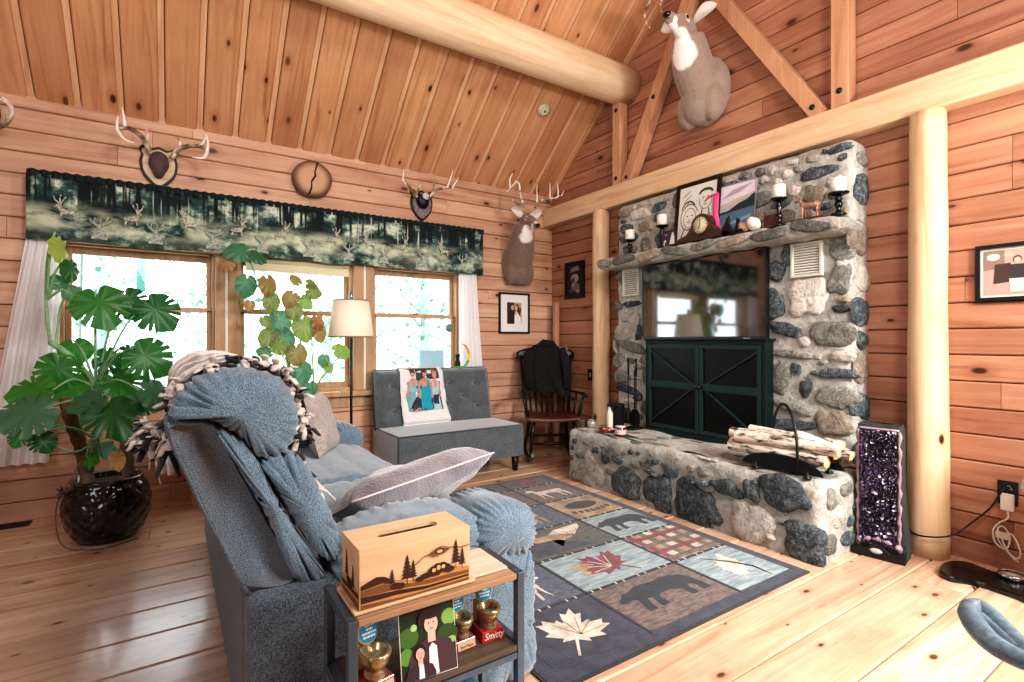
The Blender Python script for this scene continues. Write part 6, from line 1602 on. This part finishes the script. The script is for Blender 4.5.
r,c=plaque(421,206,.235,.295,fabric('mottled_face','#5d5450','#9a8f8a',60,.6,.2,0,20),'antler_plaque','antlers on a small dark rimmed shield, above the right window')
m=MB();m.ell(c+V((0,-.05,.03)),(.06,.05,.07),n=16);m.ell(c+V((-.04,-.05,.05)),(.03,.04,.06),n=12);m.build('skull_cap',M['black'],r,remesh=.008,smooth=3)
MB().ell(c+V((.01,-.09,.075)),(.035,.02,.035),n=14).build('skull_bone',plain('#b9c4c8',.4),r)
m=MB()
apath(m,[Q(417,197,.08),Q(411,189,.16),Q(406,182,.26)],.014,.009);apath(m,[Q(406,184,.26),Q(403,180,.3),Q(404,170,.3)],.010,.002,1);apath(m,[Q(416,195,.1),Q(420,186,.16),Q(422,180,.18)],.008,.002)
apath(m,[Q(430,197,.08),Q(436,190,.16),Q(447,188,.26),Q(452,187,.3)],.014,.008);apath(m,[Q(447,188,.26),Q(450,180,.3),Q(453,170,.3)],.009,.002,1);apath(m,[Q(452,188,.3),Q(456,182,.32),Q(459,177,.32)],.008,.002,1);apath(m,[Q(433,192,.14),Q(434,184,.18),Q(433,179,.18)],.008,.002)
m.build('antlers',[at.m,tipm],r)
p=PY(-22,112,WY);r=thing('antler_plaque','antler curling in at the far left edge high on the window wall','antler mount',(p.x,WY-.002,p.z))
MB().prism([(a*.22,b*.3) for a,b in el(0,0,.5,.5,20)],(p.x,WY-.002,p.z),X3,Z3,-Y3,t=.022).build('shield',M['black'],r,bevel=.004)
m=MB();apath(m,[Q(-18,122,.06),Q(-6,127,.14),Q(5,124,.24),Q(12,113,.30),Q(9,103,.34),Q(-2,95,.36)],.018,.006,0);apath(m,[Q(12,113,.3),Q(8,104,.36),Q(-3,97,.42)],.011,.003,1);apath(m,[Q(5,123,.22),Q(7,117,.3),Q(4,112,.34)],.009,.003)
m.build('antlers',[at.m,tipm],r)
q=PY(3,141,WY);
# log slice
c=PY(311,181,WY-.001);ls_=thing('log_slice','round cut log slice with a dark crack hung on the wall above the valance','log slice',c)
rb=.158;Rr=Matrix.Rotation(R(90),3,'X')
def irr(w,z):return .003*math.sin(2*w+1)+.003*math.sin(5*w)
MB().lathe([(rb*.97,0),(rb,.01),(rb,.068),(rb*.985,.074)],c=c,n=48,Rm=Rr,fn=irr).build('bark',wood('slice_bark','#b07a50','#8f5f3c','#5d3a24',1,.8,0,island=False),ls_)
t=NT('end_grain');tc=t.coord(True);mp=t.mapping(tc,(1,1,1),loc=(0,0,-.135));ln_=t.node('ShaderNodeVectorMath',operation='LENGTH');t.link(mp,ln_.inputs[0])
nn_=t.noise(tc,7,4);rgs=t.math('SINE',t.math('ADD',t.math('MULTIPLY',ln_.outputs['Value'],420),t.math('MULTIPLY',nn_,9)))
t.set(base=t.mix(t.math('MULTIPLY_ADD',rgs,.22,True),hx('#d0ab8c'),hx('#b08a6c')),rough=.7)
t.n[-1]
m=MB().lathe([(rb*.985,.0741),(rb*.5,.0745),(0,.0745)],c=c,n=48,Rm=Rr,fn=lambda w,z:irr(w,z) if z<.0743 else 0);m.build('cut_face',t.m,ls_)
m=MB();m.prism([(.045,.148),(.022,.06),(.030,.03),(-.005,-.03),(-.004,-.08),(-.030,-.150),(-.044,-.145),(-.016,-.07),(-.016,-.02),(.012,.03),(.010,.06),(.032,.15)],c-Y3*.0742,X3,Z3,-Y3,t=.001);m.build('crack',M['gap'],ls_)
# deer shoulder mounts
def deermat(name,patches,c1='#8a7466',c2='#6b564a'):
    t=NT(name);p=t.coord();n=t.noise(p,24,4,.6);f=t.noise(t.mapping(p,(60,60,14)),1,3,.6)
    b=t.mix(n,hx(c1),hx(c2));b=t.mix(t.math('MULTIPLY',f,.5),b,hx('#a08a78'))
    for (q,r0,colr) in patches:
        d=t.node('ShaderNodeVectorMath',operation='DISTANCE');t.link(p,d.inputs[0]);d.inputs[1].default_value=tuple(q)
        dd=t.math('ADD',d.outputs['Value'],t.math('MULTIPLY',n,r0*.35))
        b=t.mix(t.ramp(t.math('DIVIDE',dd,r0*1.6),[(.62,(1,1,1,1)),(.75,(0,0,0,1))]),b,hx(colr))
    t.set(base=b,rough=.85,sheen=.3);t.bump(f,.35,.01);return t.m
def deer_mount(nm,lab,o,rz,neck,headc,hyaw,hpitch,s,base_r,antl,earr=1.0,c1='#8a7466',c2='#6b564a',hs=1.0):
    T=Matrix.Translation(o)@Matrix.Rotation(rz,4,'Z')
    W=lambda p:T@V(p)
    r=thing(nm,lab,'deer mount',o)
    m=MB()
    # chest pressed on the wall, brisket, neck
    Tr=T.to_3x3()
    m.ell(W((.05*s,0,-.01*s)),(.12*s,base_r[0],base_r[1]),Rm=Tr,n=20)
    m.ell(W((.11*s,.0,-.10*s)),(.11*s,base_r[0]*.72,base_r[1]*.62),Rm=Tr,n=18)
    for sd in(-1,1): m.ell(W((.10*s,sd*base_r[0]*.55,-.12*s)),(.08*s,base_r[0]*.42,base_r[1]*.55),Rm=Tr,n=16)
    P_=spl([W(p) for p,_ in neck],5);RR=[]
    k=5
    for i in range(len(neck)-1):
        for j in range(k):RR.append(neck[i][1]+(neck[i+1][1]-neck[i][1])*j/k)
    RR.append(neck[-1][1]);m.tube(P_,RR,20,ref=(0,1,0))
    Hm=T@Matrix.Translation(headc)@Matrix.Rotation(hyaw,4,'Z')@Matrix.Rotation(-hpitch,4,'Y')@Matrix.Scale(s*hs,4)
    h=lambda p:Hm@V(p)
    hr=Hm.to_3x3().normalized()
    S=s*hs
    def E(p,rr_): m.ell(h(p),tuple(a*S for a in rr_),Rm=hr,n=18)
    E((-.02,0,.0),(.085,.068,.075));E((.05,0,.005),(.08,.058,.058));E((.03,0,-.03),(.085,.05,.05))
    m.tube([h((.04,0,.0)),h((.10,0,-.012)),h((.16,0,-.026)),h((.205,0,-.034)),h((.23,0,-.04))],[.055*S,.046*S,.037*S,.034*S,.026*S],16)
    m.tube([h((.02,0,-.045)),h((.10,0,-.052)),h((.17,0,-.056)),h((.205,0,-.058))],[.04*S,.028*S,.022*S,.014*S],14)
    for sd in(-1,1):E((.065,sd*.042,.030),(.035,.016,.016))
    wh='#e9e3dc'
    pt=[(h((.06,0,-.10)),.075*S,wh),(h((.0,0,-.17)),.095*S,wh),(h((.155,0,-.078)),.044*S,wh),(h((.20,0,-.01)),.030*S,wh)]
    for sd in(-1,1):pt+=[(h((.06,sd*.058,.022)),.030*S,'#d9cbbd'),(h((.175,sd*.034,-.045)),.026*S,wh)]
    m.build('hide',deermat(nm+lab[:9],pt,c1,c2),r,remesh=.009,smooth=5)
    m=MB();m.ell(h((.232,0,-.030)),(.020*S,.028*S,.020*S),Rm=hr,n=14);m.tube([h((.225,-.022,-.058)),h((.236,0,-.06)),h((.225,.022,-.058))],.004*S,6);m.build('nose',M['blackgloss'],r,remesh=.004,smooth=2)
    for sd in(-1,1):
        m=MB();m.ell(h((.068,sd*.050,.022)),(.016*S,.012*S,.014*S),Rm=hr,n=14);m.build('eye',M['blackgloss'],r)
        # ears: cupped leaf
        def ef(off):
            def fn(u,w):
                a=(2*u-1);L=w;wd=.048*math.sin(PI*min(1,.12+.88*(1-w)**.8*1.0))**.8*(1 if w<.98 else .2)
                wd=.05*(math.sin(PI*(.10+.90*w))**.7) if w<1 else 0
                x=-.035-.012*w+ .030*a*a*math.sin(PI*w)+off
                y=sd*(.045+.150*w*earr)
                z=.055+.05*w+a*wd
                return h((x,y,z))
            return fn
        m=MB();m.grid(ef(0),8,14,0);m.grid(ef(.004),8,14,1)
        m.build('ear',[fabric('ear_back','#5d4a40','#7a6556',60,bump=.2,big=20),plain('#d8cfc6',.9)],r,solid=.003)
    m=MB()
    for path,r0,r1,mi in antl: apath(m,[V(q) for q in path],r0,r1,mi)
    m.build('antlers',[at.m,tipm],r)
    MB().prism([(a*base_r[0]*1.55,b*base_r[1]*1.6) for a,b in el(0,0,.5,.5,24)],W((0,0,-.02)),Tr@V((0,-1,0)),Z3,(Tr@X3),t=.02*s).build('backing_board',M['darkwood'],r)
    return r
# window-wall buck
oA=V((3.115,WY-.002,2.04))
Q=lambda x,y,d:PY(x,y,WY-d)
al=[([Q(524,208,.42),Q(523,203,.43),Q(521,198,.40),Q(520,190,.38)],.014,.010,0),([Q(524,206,.42),Q(516,203,.44),Q(509,197,.46)],.013,.004,0),([Q(520,194,.38),Q(519,184,.36),Q(515,181,.38)],.011,.007,1),([Q(517,181,.38),Q(511,187,.42),Q(507,192,.44)],.008,.002,1),([Q(510,188,.42),Q(510,179,.44),Q(513,173,.46)],.008,.002,1),
    ([Q(535,208,.42),Q(538,203,.43),Q(545,199,.42),Q(555,198,.42),Q(561,195,.44)],.014,.007,0),([Q(537,205,.42),Q(537,195,.42),Q(537,184,.42)],.010,.002,1),([Q(550,198,.42),Q(550,190,.42),Q(550,183,.42)],.009,.002,1),([Q(558,197,.43),Q(558,189,.43),Q(557,182,.43)],.009,.002,1),([Q(561,196,.44),Q(563,193,.45),Q(564,190,.46)],.006,.002,1)]
deer_mount('mounted_deer','brown buck shoulder mount with white throat in the corner above the wedding photo',oA,R(-90),[((.04,0,-.06),.165),((.12,-.02,.06),.16),((.20,-.04,.17),.14),((.27,-.065,.27),.118),((.32,-.075,.35),.093)],V((.35,-.075,.385)),R(-4),R(-16),1.0,(.18,.24),al,c1='#7d6252',c2='#5a4438',hs=.95)
# high fireplace-wall buck
oB=V((FX-.002,2.60,3.20))
QX=lambda x,y,d:PX(x,y,FX-d)
bl2=[([QX(684,-2,.5),QX(672,-8,.52),QX(655,-4,.55),QX(648,4,.6)],.017,.012,0),([QX(652,-2,.57),QX(646,8,.6),QX(645,20,.64),QX(650,28,.66)],.013,.003,0),([QX(664,-8,.55),QX(660,6,.6),QX(662,12,.62)],.010,.003,0),([QX(690,-4,.48),QX(700,-18,.5),QX(716,-25,.55),QX(735,-20,.6)],.017,.01,0)]
deer_mount('mounted_deer','large greyish buck shoulder mount high on the fireplace wall with white throat',oB,R(180),[((.04,0,-.08),.185),((.12,-.0,.02),.165),((.21,.0,.13),.155),((.27,.01,.25),.14),((.31,.02,.34),.115)],V((.36,.03,.375)),R(12),R(6),1.2,(.21,.27),bl2,c1='#a08c80',c2='#7d6a5e',hs=.98)
# ================================================================= RIGHT-HAND FLOOR ITEMS
# amethyst
am=thing('amethyst_geode','tall standing purple amethyst geode slab on a black base beside the hearth','geode',(3.17,1.17,0))
A0=PZ(858,540,.0);A1=PZ(898,548,.0)
bl0=PX(853,424,3.18)
u_=(V((3.285,1.12,0))-V((3.165,1.30,0)))
ctr=V((3.25,1.262,0))
uu=V((.18,-.98,0)).normalized();nf=V((-.98,-.18,0)).normalized()
hw=.105;hh=.715
out=[(-hw*1.0,.0),(hw*1.12,.0),(hw*1.08,.2),(hw*.98,.40),(hw*.94,hh-.02),(hw*.7,hh+.012),(.0,hh+.008),(-hw*.8,hh+.016),(-hw*.93,hh-.02),(-hw*.98,.40),(-hw*1.0,.2)]
Pg=[(p.x,p.y) for p in spl([(a,b,0) for a,b in out],5,closed=True)]
t=NT('geode_rind');tp=t.coord();t.set(base=t.mix(t.noise(tp,30,5),hx('#171c1c'),hx('#3b4240')),rough=.6);t.bump(t.noise(tp,40,5),.6,.02)
m=MB();m.prism([(a,max(b,.0)) for a,b in Pg],ctr,uu,Z3,-nf,t=.13);m.build('rind',t.m,am,bevel=.012)
t=NT('amethyst_crystals');tp=t.coord();vo=t.node('ShaderNodeTexVoronoi');vo.inputs['Scale'].default_value=75;t.link(tp,vo.inputs['Vector']);nz=t.noise(tp,11,5,.7)
base=t.ramp(nz,[(.36,hx('#0b0612')),(.52,hx('#23142f')),(.64,hx('#4a3358')),(.78,hx('#8f7a9c'))]);sp=t.n.new('ShaderNodeSeparateColor');t.link(vo.outputs['Color'],sp.inputs[0])
base=t.mix(t.math('GREATER_THAN',sp.outputs[0],.955),base,hx('#d9cfe0'));t.set(base=base,rough=.18,spec=.7);t.bump(vo.outputs['Distance'],1.0,.02)  # scattered pale cells: crystal sparkle put into the colour
def crys(u,w):
    x=2*u-1;z=.075+(hh-.085)*w
    wx=hw*(.80+.04*noise.noise(V((w*6,x*.1,2))));e=max(abs(x),abs(2*w-1))
    return ctr+uu*(x*wx)+Z3*z+nf*(.016-.008*(1-e**6)+.010*noise.noise(V((x*7,w*22,1)))*(1-e**8))
m=MB();m.grid(crys,50,120,sm=False);m.build('crystals',t.m,am)
t=NT('geode_rim');tp=t.coord();t.set(base=t.mix(t.noise(tp,35,4),hx('#6f5560'),hx('#bfa6ae')),rough=.5);t.bump(t.noise(tp,60,4),.6,.01)
m=MB()
for sd in(-1,1): m.tube([ctr+uu*(sd*hw*(.90+.03*math.sin(i*1.7)))+Z3*(.05+(hh-.06)*i/24)+nf*.002 for i in range(25)],[.009+.004*math.sin(i*2.3) for i in range(25)],8,flat=.6)
m.tube([ctr+uu*(hw*.9*(2*i/12-1))+Z3*(hh-.006)+nf*.0 for i in range(13)],.009,8,flat=.8);m.tube([ctr+uu*(hw*.95*(2*i/14-1))+Z3*(.075+.03*math.sin(PI*i/14))+nf*.004 for i in range(15)],[.012+.005*math.sin(i*2) for i in range(15)],8)
m.build('pale_rim',t.m,am)
m=MB();m.prism([(-hw*1.12,0),(hw*1.2,0),(hw*1.15,.055),(hw*.5,.045),(hw*.25,.075),(-hw*.25,.078),(-hw*.55,.05),(-hw*1.08,.05)],ctr+nf*.03,uu,Z3,-nf,t=.17);m.build('base',M['black'],am,bevel=.006)
m=MB();m.ell(ctr+nf*.033+Z3*.045+uu*-.005,(.03,.008,.014),Rm=Matrix((uu,nf,Z3)).transposed(),n=14);m.build('pale_window',plain('#b9b3b0',.4),am)
# outlet, cord, charger
oc=PX(1008,493,FX-.004)
ot=thing('wall_outlet','black wall outlet low on the right wall with two plugs in it','outlet',(FX-.004,oc.y,oc.z-.06))
MB().box((FX-.010,oc.y-.04,oc.z-.062),(FX-.002,oc.y+.04,oc.z+.062)).build('cover_plate',M['black'],ot,bevel=.002)
m=MB()
for dz in(-.026,.026):
    m.box((FX-.013,oc.y-.018,oc.z+dz-.016),(FX-.009,oc.y+.018,oc.z+dz+.016))
m.build('socket',plain('#1d1f20',.4),ot,bevel=.002)
m=MB();m.tube([(FX-.012,oc.y+.01,oc.z+.036),(FX-.02,oc.y-.01,oc.z+.04),(FX-.02,oc.y-.02,oc.z+.026),(FX-.014,oc.y+.0,oc.z+.022)],.003,6);m.build('chrome_ring',M['chrome'],ot)
ch=thing('phone_charger','white charger block with a looped white cable hanging from the outlet','charger',(FX-.03,oc.y-.01,oc.z-.16))
MB().box((FX-.045,oc.y-.028,oc.z-.085),(FX-.0131,oc.y+.022,oc.z+.0)).build('charger_block',plain('#e4ddd2',.4),ch,bevel=.005)
m=MB();bs=V((FX-.03,oc.y-.004,oc.z-.085))
m.tube(spl([bs,bs+V((0,0,-.04)),bs+V((-.005,.03,-.07)),bs+V((-.005,.055,-.12)),bs+V((-.005,.045,-.18)),bs+V((-.005,.005,-.20)),bs+V((-.005,-.01,-.14)),bs+V((-.005,.01,-.09)),bs+V((-.005,.035,-.10)),bs+V((-.005,.03,-.17)),bs+V((-.005,-.03,-.235)),bs+V((-.005,-.05,-.20)),bs+V((-.005,-.02,-.12)),bs+V((-.01,.02,-.14)),bs+V((-.01,-.01,-.22)),bs+V((-.01,-.045,-.25))],8),.0042,7)
m.build('cable',plain('#e4ddd2',.45),ch)
MB().box((bs.x-.016,bs.y-.01,bs.z-.15),(bs.x+.004,bs.y+.045,bs.z-.115),Rm=None).build('cable_tie',plain('#d9cdbb',.5),ch,bevel=.003)
cord=MB()
cp=[V((FX-.025,oc.y+.005,oc.z+.03)),V((FX-.05,oc.y+.02,oc.z+.0)),PX(990,508,3.59),PX(970,524,3.56),PX(953,535,3.49),PX(931,537,3.43),PX(912,532,3.46),V((3.50,1.27,.20)),V((3.46,1.345,.32)),V((3.36,1.37,.43)),V((3.28,1.42,.46)),V((3.2,1.50,.455)),V((3.22,1.6,.452)),V((3.24,1.7,.449))]
cord.tube(spl(cp,7),.0045,7)
tag(cord.build('power_cord',M['black']),'black power cord running from the wall outlet across the log post to the hearth','cord')
# outlet near left post
sw=PX(592.5,375,FX-.004);s_=thing('wall_outlet','small black outlet plate left of the left log post','outlet',(FX-.004,sw.y,sw.z-.06))
sy=sw.y+.03
MB().box((FX-.008,sy-.038,sw.z-.06),(FX-.002,sy+.038,sw.z+.06)).build('cover_plate',M['black'],s_,bevel=.002)
MB().box((FX-.011,sy-.012,sw.z-.022),(FX-.008,sy+.012,sw.z+.022)).build('socket',plain('#b9b3a8',.4),s_,bevel=.001)
# black floor base with silver ring
bb=thing('floor_stand','flat black peanut-shaped floor base with a silver ring at the right edge','floor stand',(3.2,.8,0))
tp=[(939,569),(944,562),(956,560),(970,562),(983,567),(995,571),(1010,573),(1030,577),(1060,585),(1062,600),(1040,603),(1020,595),(1000,588),(985,583),(968,579),(950,576)]
Pp=[PZ(a,b,.03) for a,b in tp];Sp=spl(Pp,4,closed=True);cc_=sum(Sp,V((0,0,0)))/len(Sp)
m=MB();m.prism([(p.x,p.y) for p in Sp][::1],(0,0,.0),X3,Y3,Z3,t=.03);m.build('base',M['blackgloss'],bb,bevel=.008)
q=PZ(1012,575,.045);m=MB();m.lathe([(.045,-.015),(.055,-.012),(.055,.006),(.047,.012),(.045,.006)],c=q,n=32,cap=False);m.build('silver_ring',M['chrome'],bb)
m=MB();m.lathe([(.046,-.012),(.046,.0),(0,.004)],c=q,n=28);m.build('ring_plug',plain('#c9c2b4',.4),bb)
# white lamp at the edge
lc=V((3.36,.535,0));wl=thing('white_lamp','white lamp with a pale cone shade cut off at the right edge','lamp',lc)
MB().lathe([(.10,.335),(.14,.34),(.155,.36),(.155,.47),(.13,.50),(.03,.505),(0,.505)],c=lc,n=30).build('lamp_body',plain('#e2ddd6',.35),wl)
MB().lathe([(.175,.505),(.177,.507),(.115,.78),(.113,.78)],c=lc,n=36,cap=False).build('lamp_shade',plain('#c9d3df',.6),wl)
MB().lathe([(0,0),(.10,0),(.10,.015),(.015,.03),(.015,.34),(0,.34)],c=lc,n=20).build('lamp_stem',M['chrome'],wl)
# slotted chair at the bottom right corner
sc_=thing('slotted_chair','blue grey slotted rounded chair back cut off at the bottom right corner','chair',(1.1,.0,0))
gm=fabric('blue_grey_plastic','#5d7686','#7f99a9',90,.35,.1,0,8)
def zz(px,py,z=.80):return PZ(px,py,z)
m=MB()
m.tube(spl([zz(1120,700),zz(1060,672),zz(1024,648),zz(1000,624),zz(985,611),zz(974,608),zz(970,614),zz(976,626),zz(992,643),zz(1012,655),zz(1040,668),zz(1100,700),zz(1150,735)],6),[.0115+.003*math.sin(PI*min(1,max(0,(i-18)/40))) for i in range(73)],10,flat=1)
m.tube(spl([zz(980,616),zz(998,632),zz(1018,648),zz(1050,668),zz(1110,702)],5),.0072,8);m.tube(spl([zz(976,622),zz(994,638),zz(1014,651),zz(1044,668),zz(1104,702)],5),.0068,8)
m.build('backrest',gm,sc_)
e1=zz(1150,735);e2=zz(1120,700)
bs_=MB();bs_.tube([e1,e1+V((.05,-.06,-.1)),e1+V((.1,-.1,-.40))],.012,8).tube([e2,e2+V((.05,-.04,-.1)),e2+V((.12,-.05,-.40))],.012,8);bs_.build('back_post',gm,sc_)
q=(e1+e2)/2+V((.2,-.15,-.40));MB().lathe([(0,0),(.16,0),(.18,.015),(.17,.03),(0,.025)],c=(q.x,q.y,.40),n=24).build('seat',gm,sc_)
for a in range(4):
    w=PI/4+a*PI/2;MB().tube([(q.x+.12*math.cos(w),q.y+.12*math.sin(w),.40),(q.x+.17*math.cos(w),q.y+.17*math.sin(w),0)],[.012,.010],8).build('leg',M['chrome'],sc_)
# ================================================================= SUNCATCHERS
c=PY(449,328,WY-.03);s=thing('suncatcher','small grey round medallion hanging in the right window','suncatcher',c)
MB().lathe([(0,-.003),(.04,-.003),(.042,0),(.04,.003),(0,.003)],c=c,n=24,Rm=Rr).build('medallion',plain('#6f7c80',.5,.3),s)
MB().tube([c+V((0,0,.04)),c+V((0,0,.13))],.0015,5).tube([c-V((0,0,.04)),c-V((0,0,.15))],.0015,5).build('thread',M['black'],s)
c=PY(464,342,WY-.045)
c=PY(461,366,WY-.15)
s=thing('moon_ornament','rainbow crescent moon with a black cat behind the loveseat back','ornament',c)
m=MB();cols=[plain(x,.3) for x in('#c9402c','#e08a2a','#e3c53a','#5fa04a','#3f7fa8')]
for i in range(20):
    a0=R(-100+190*i/20);a1=R(-100+190*(i+1)/20)
    def mo(a,o_):
        return (.10*math.cos(a)-.02,.12*math.sin(a)) if o_ else (.085*math.cos(a)-.035-.0*a,.105*math.sin(a)+.0)
    def thick(i_): return .2+.8*math.sin(PI*i_/20)
    def inn(a,i_): k=1-.26*math.sin(PI*i_/20);return (.10*math.cos(a)*k-.02,.12*math.sin(a)*k)
    A_=mo(a0,1);B_=mo(a1,1);C_=inn(a1,i+1);D_=inn(a0,i)
    m.prism([A_,B_,C_,D_],c+V((.02,0,.10)),X3,Z3,-Y3,mi=min(4,int((19-i)/4)),t=.006)
m.build('crescent',cols,s)
cat=[(-.03,0),(.03,0),(.032,.03),(.02,.06),(.018,.08),(.024,.10),(.022,.125),(.010,.115),(-.010,.115),(-.022,.125),(-.024,.10),(-.018,.08),(-.02,.06),(-.032,.03)]
MB().prism(cat,c+V((-.04,0,.0)),X3,Z3,-Y3,t=.008).build('black_cat',M['black'],s,bevel=.002)
MB().prism([(-.09,-.015),(.06,-.015),(.04,0),(-.08,0)],c,X3,Z3,-Y3,t=.008).build('stand',cols[3],s)
MB().box((c.x-.04,c.y-.006,.76),(c.x+.0,c.y+.006,c.z-.01)).box((c.x-.04,c.y-.006,.7455),(c.x,WY-.02,.76)).build('stem',cols[4],s)
m=MB();p0=PY(419,366,WY-.05);p1=PY(443,350,WY-.05)
m.box((p0.x,WY-.075,.746),(p1.x,WY-.03,p1.z-.0));bx_=tag(m.build('blue_box',NT('blue_card').set(base=hx('#9cc3d2'),rough=.5).m,bevel=.003),'pale blue box standing on the right window sill behind the loveseat','box')
# ================================================================= OUTSIDE
lawn=NT('lawn');lp_=lawn.coord();lawn.set(base=lawn.mix(lawn.noise(lp_,.8,5),hx('#b9c9b0'),hx('#dfe6dc')),rough=1)
tag(MB().grid(lambda u,w:V((-40+90*u,WY+.35+60*w,-.5+.2*noise.noise(V((u*9,w*9,0))))),30,30).build('ground',lawn.m),kind='structure')
lfm=NT('outdoor_leaf');g_=lfm.n.new('ShaderNodeNewGeometry')
c_=lfm.ramp(g_.outputs['Random Per Island'],[(.0,hx('#4f7466')),(.5,hx('#8fae9e')),(1,hx('#c8dcd0'))])  # overexposure put into the colour: leaves and trunks made pale
lfm.set(base=c_,rough=.7);tl=lfm.node('ShaderNodeBsdfTranslucent');lfm.link(c_,tl.inputs[0]);mx=lfm.node('ShaderNodeMixShader');mx.inputs[0].default_value=.5
lfm.link(lfm.b.outputs[0],mx.inputs[1]);lfm.link(tl.outputs[0],mx.inputs[2]);lfm.link(mx.outputs[0],lfm.n['Material Output'].inputs[0])
trk=plain('#8c9790',.9)
def tree(x,y,h,w,seed,n=900):
    rr=random.Random(seed);z0=-.5
    r=thing('maple_tree',None,'tree',(x,y,z0),group='trees outside the windows')
    m=MB();m.tube([(x,y,z0),(x+.1,y,z0+h*.4),(x-.05,y,z0+h*.8)],[.16,.12,.05],8)
    for i in range(9):
        a=rr.uniform(0,6.28);zb=z0+h*rr.uniform(.2,.75);L=w*rr.uniform(.5,.9);m.tube([(x,y,zb),(x+L*.5*math.cos(a),y+L*.5*math.sin(a),zb+.4),(x+L*math.cos(a),y+L*math.sin(a),zb+.7)],[.05,.03,.012],5)
    m.build('trunk',trk,r)
    m=MB();cl=[(x+rr.gauss(0,.45)*w,y+rr.gauss(0,.45)*w,z0+h*rr.uniform(.12,1)) for _ in range(26)]
    for i in range(n):
        c=V(rr.choice(cl))+V((rr.gauss(0,.35),rr.gauss(0,.35),rr.gauss(0,.3)))
        u=V((rr.uniform(-1,1),rr.uniform(-1,1),rr.uniform(-1,1))).normalized();v=u.cross(V((rr.uniform(-1,1),rr.uniform(-1,1),.3))).normalized();s=rr.uniform(.05,.11)
        m.add([c-u*s,c-v*s*.6,c+u*s,c+v*s*.6],[(0,1,2,3)])
    m.build('foliage',lfm.m,r);return r
TR=[(-3.2,11,5.5,1.15),(.9,11.3,5.2,1.1),(4.8,11,5.5,1.1),(8.7,11.4,5.5,1.1),(-1.6,17,7,1.7),(4.2,17.3,7.5,1.7),(9.8,17,7.5,1.7),(15.2,17,8,1.7),(-7.2,17,7,1.7)]
for i,(x,y,h,w) in enumerate(TR): tree(x,y,h,w,i)['label']='pale sunlit leafy tree outside beyond the windows'
fd=PY(141,262,9.0);t_=thing('bird_feeder','thin dark feeder tube hanging outside the left window','bird feeder',V((fd.x,9.0,fd.z-.3)))
MB().tube([V((fd.x,9,fd.z+.2)),V((fd.x,9,fd.z-.42))],.055,10).build('feeder_tube',plain('#4f8a86',.4),t_)
MB().tube(spl([V((fd.x,9,fd.z+.2)),V((fd.x+.4,9,fd.z-.0)),V((fd.x+.9,9,fd.z-.45)),V((fd.x+1.6,9,fd.z-.62))],6),.012,5).build('wire',plain('#6b7475',.5),t_)
MB().tube([V((fd.x,9,fd.z+.2)),V((fd.x,9,fd.z+2.6)),V((fd.x-.6,9,fd.z+2.8)),V((fd.x-.7,9,-.5))],.02,6).build('pole',plain('#7d8584',.5),t_)
# ================================================================= LIGHT
w=bpy.data.worlds.new('sky');bpy.context.scene.world=w;w.use_nodes=True
bgn=w.node_tree.nodes['Background'];bgn.inputs[0].default_value=(.86,.94,1,1);bgn.inputs[1].default_value=5.2
def area(name,loc,tgt,sx,sy,pw,colr,spread=180):
    l=bpy.data.lights.new(name,'AREA');l.shape='RECTANGLE';l.size=sx;l.size_y=sy;l.energy=pw;l.color=colr;l.spread=R(spread)
    o=bpy.data.objects.new(name,l);col.objects.link(o);o.location=loc;o.rotation_euler=(V(tgt)-V(loc)).to_track_quat('-Z','Y').to_euler();return o
# daylight entering by the three windows
#area('window_daylight',(.9,WY+.6,1.75),(.9,2.2,.2),3.3,1.3,95,(.78,.9,1))
# unseen area lamps added for fill; the wall-side one casts the antler shadows
area('room_fill',(1.0,-.7,3.6),(1.8,2.6,1.3),.8,.8,80,(1,.97,.93))
area('wall_side_fixture',(2.95,-.05,2.15),(1.0,4.2,2.3),.28,.28,44,(1,.96,.93))
area('room_uplight',(.2,.6,2.3),(.9,2.4,4.6),1.4,1.4,58,(1,.96,.92))
area('right_floor_fill',(2.5,-1.2,2.2),(2.3,1.0,.0),.8,.8,66,(1,.98,.96),95)  # added lamp brightening the front-right floor; no window is built here
area('left_room_light',(-2.6,.4,2.3),(1.5,3.0,1.0),1.4,1.4,35,(.8,.9,1))
# ================================================================= CAMERA
cd=bpy.data.cameras.new('camera');cam=bpy.data.objects.new('camera',cd);col.objects.link(cam)
cam.location=(0,0,H);cam.rotation_euler=(R(90),0,-math.atan2(CX,SX));cd.sensor_width=36;cd.lens=516/1024*36;cd.shift_y=-1/1024;cd.clip_start=.05;cd.clip_end=200
sc=bpy.context.scene;sc.camera=cam
sc.view_settings.view_transform='Standard';sc.view_settings.look='Medium High Contrast';sc.view_settings.exposure=0;sc.view_settings.gamma=1
sc.cycles.max_bounces=8;sc.cycles.diffuse_bounces=4;sc.cycles.transparent_max_bounces=12
sc.cycles.sample_clamp_indirect=6
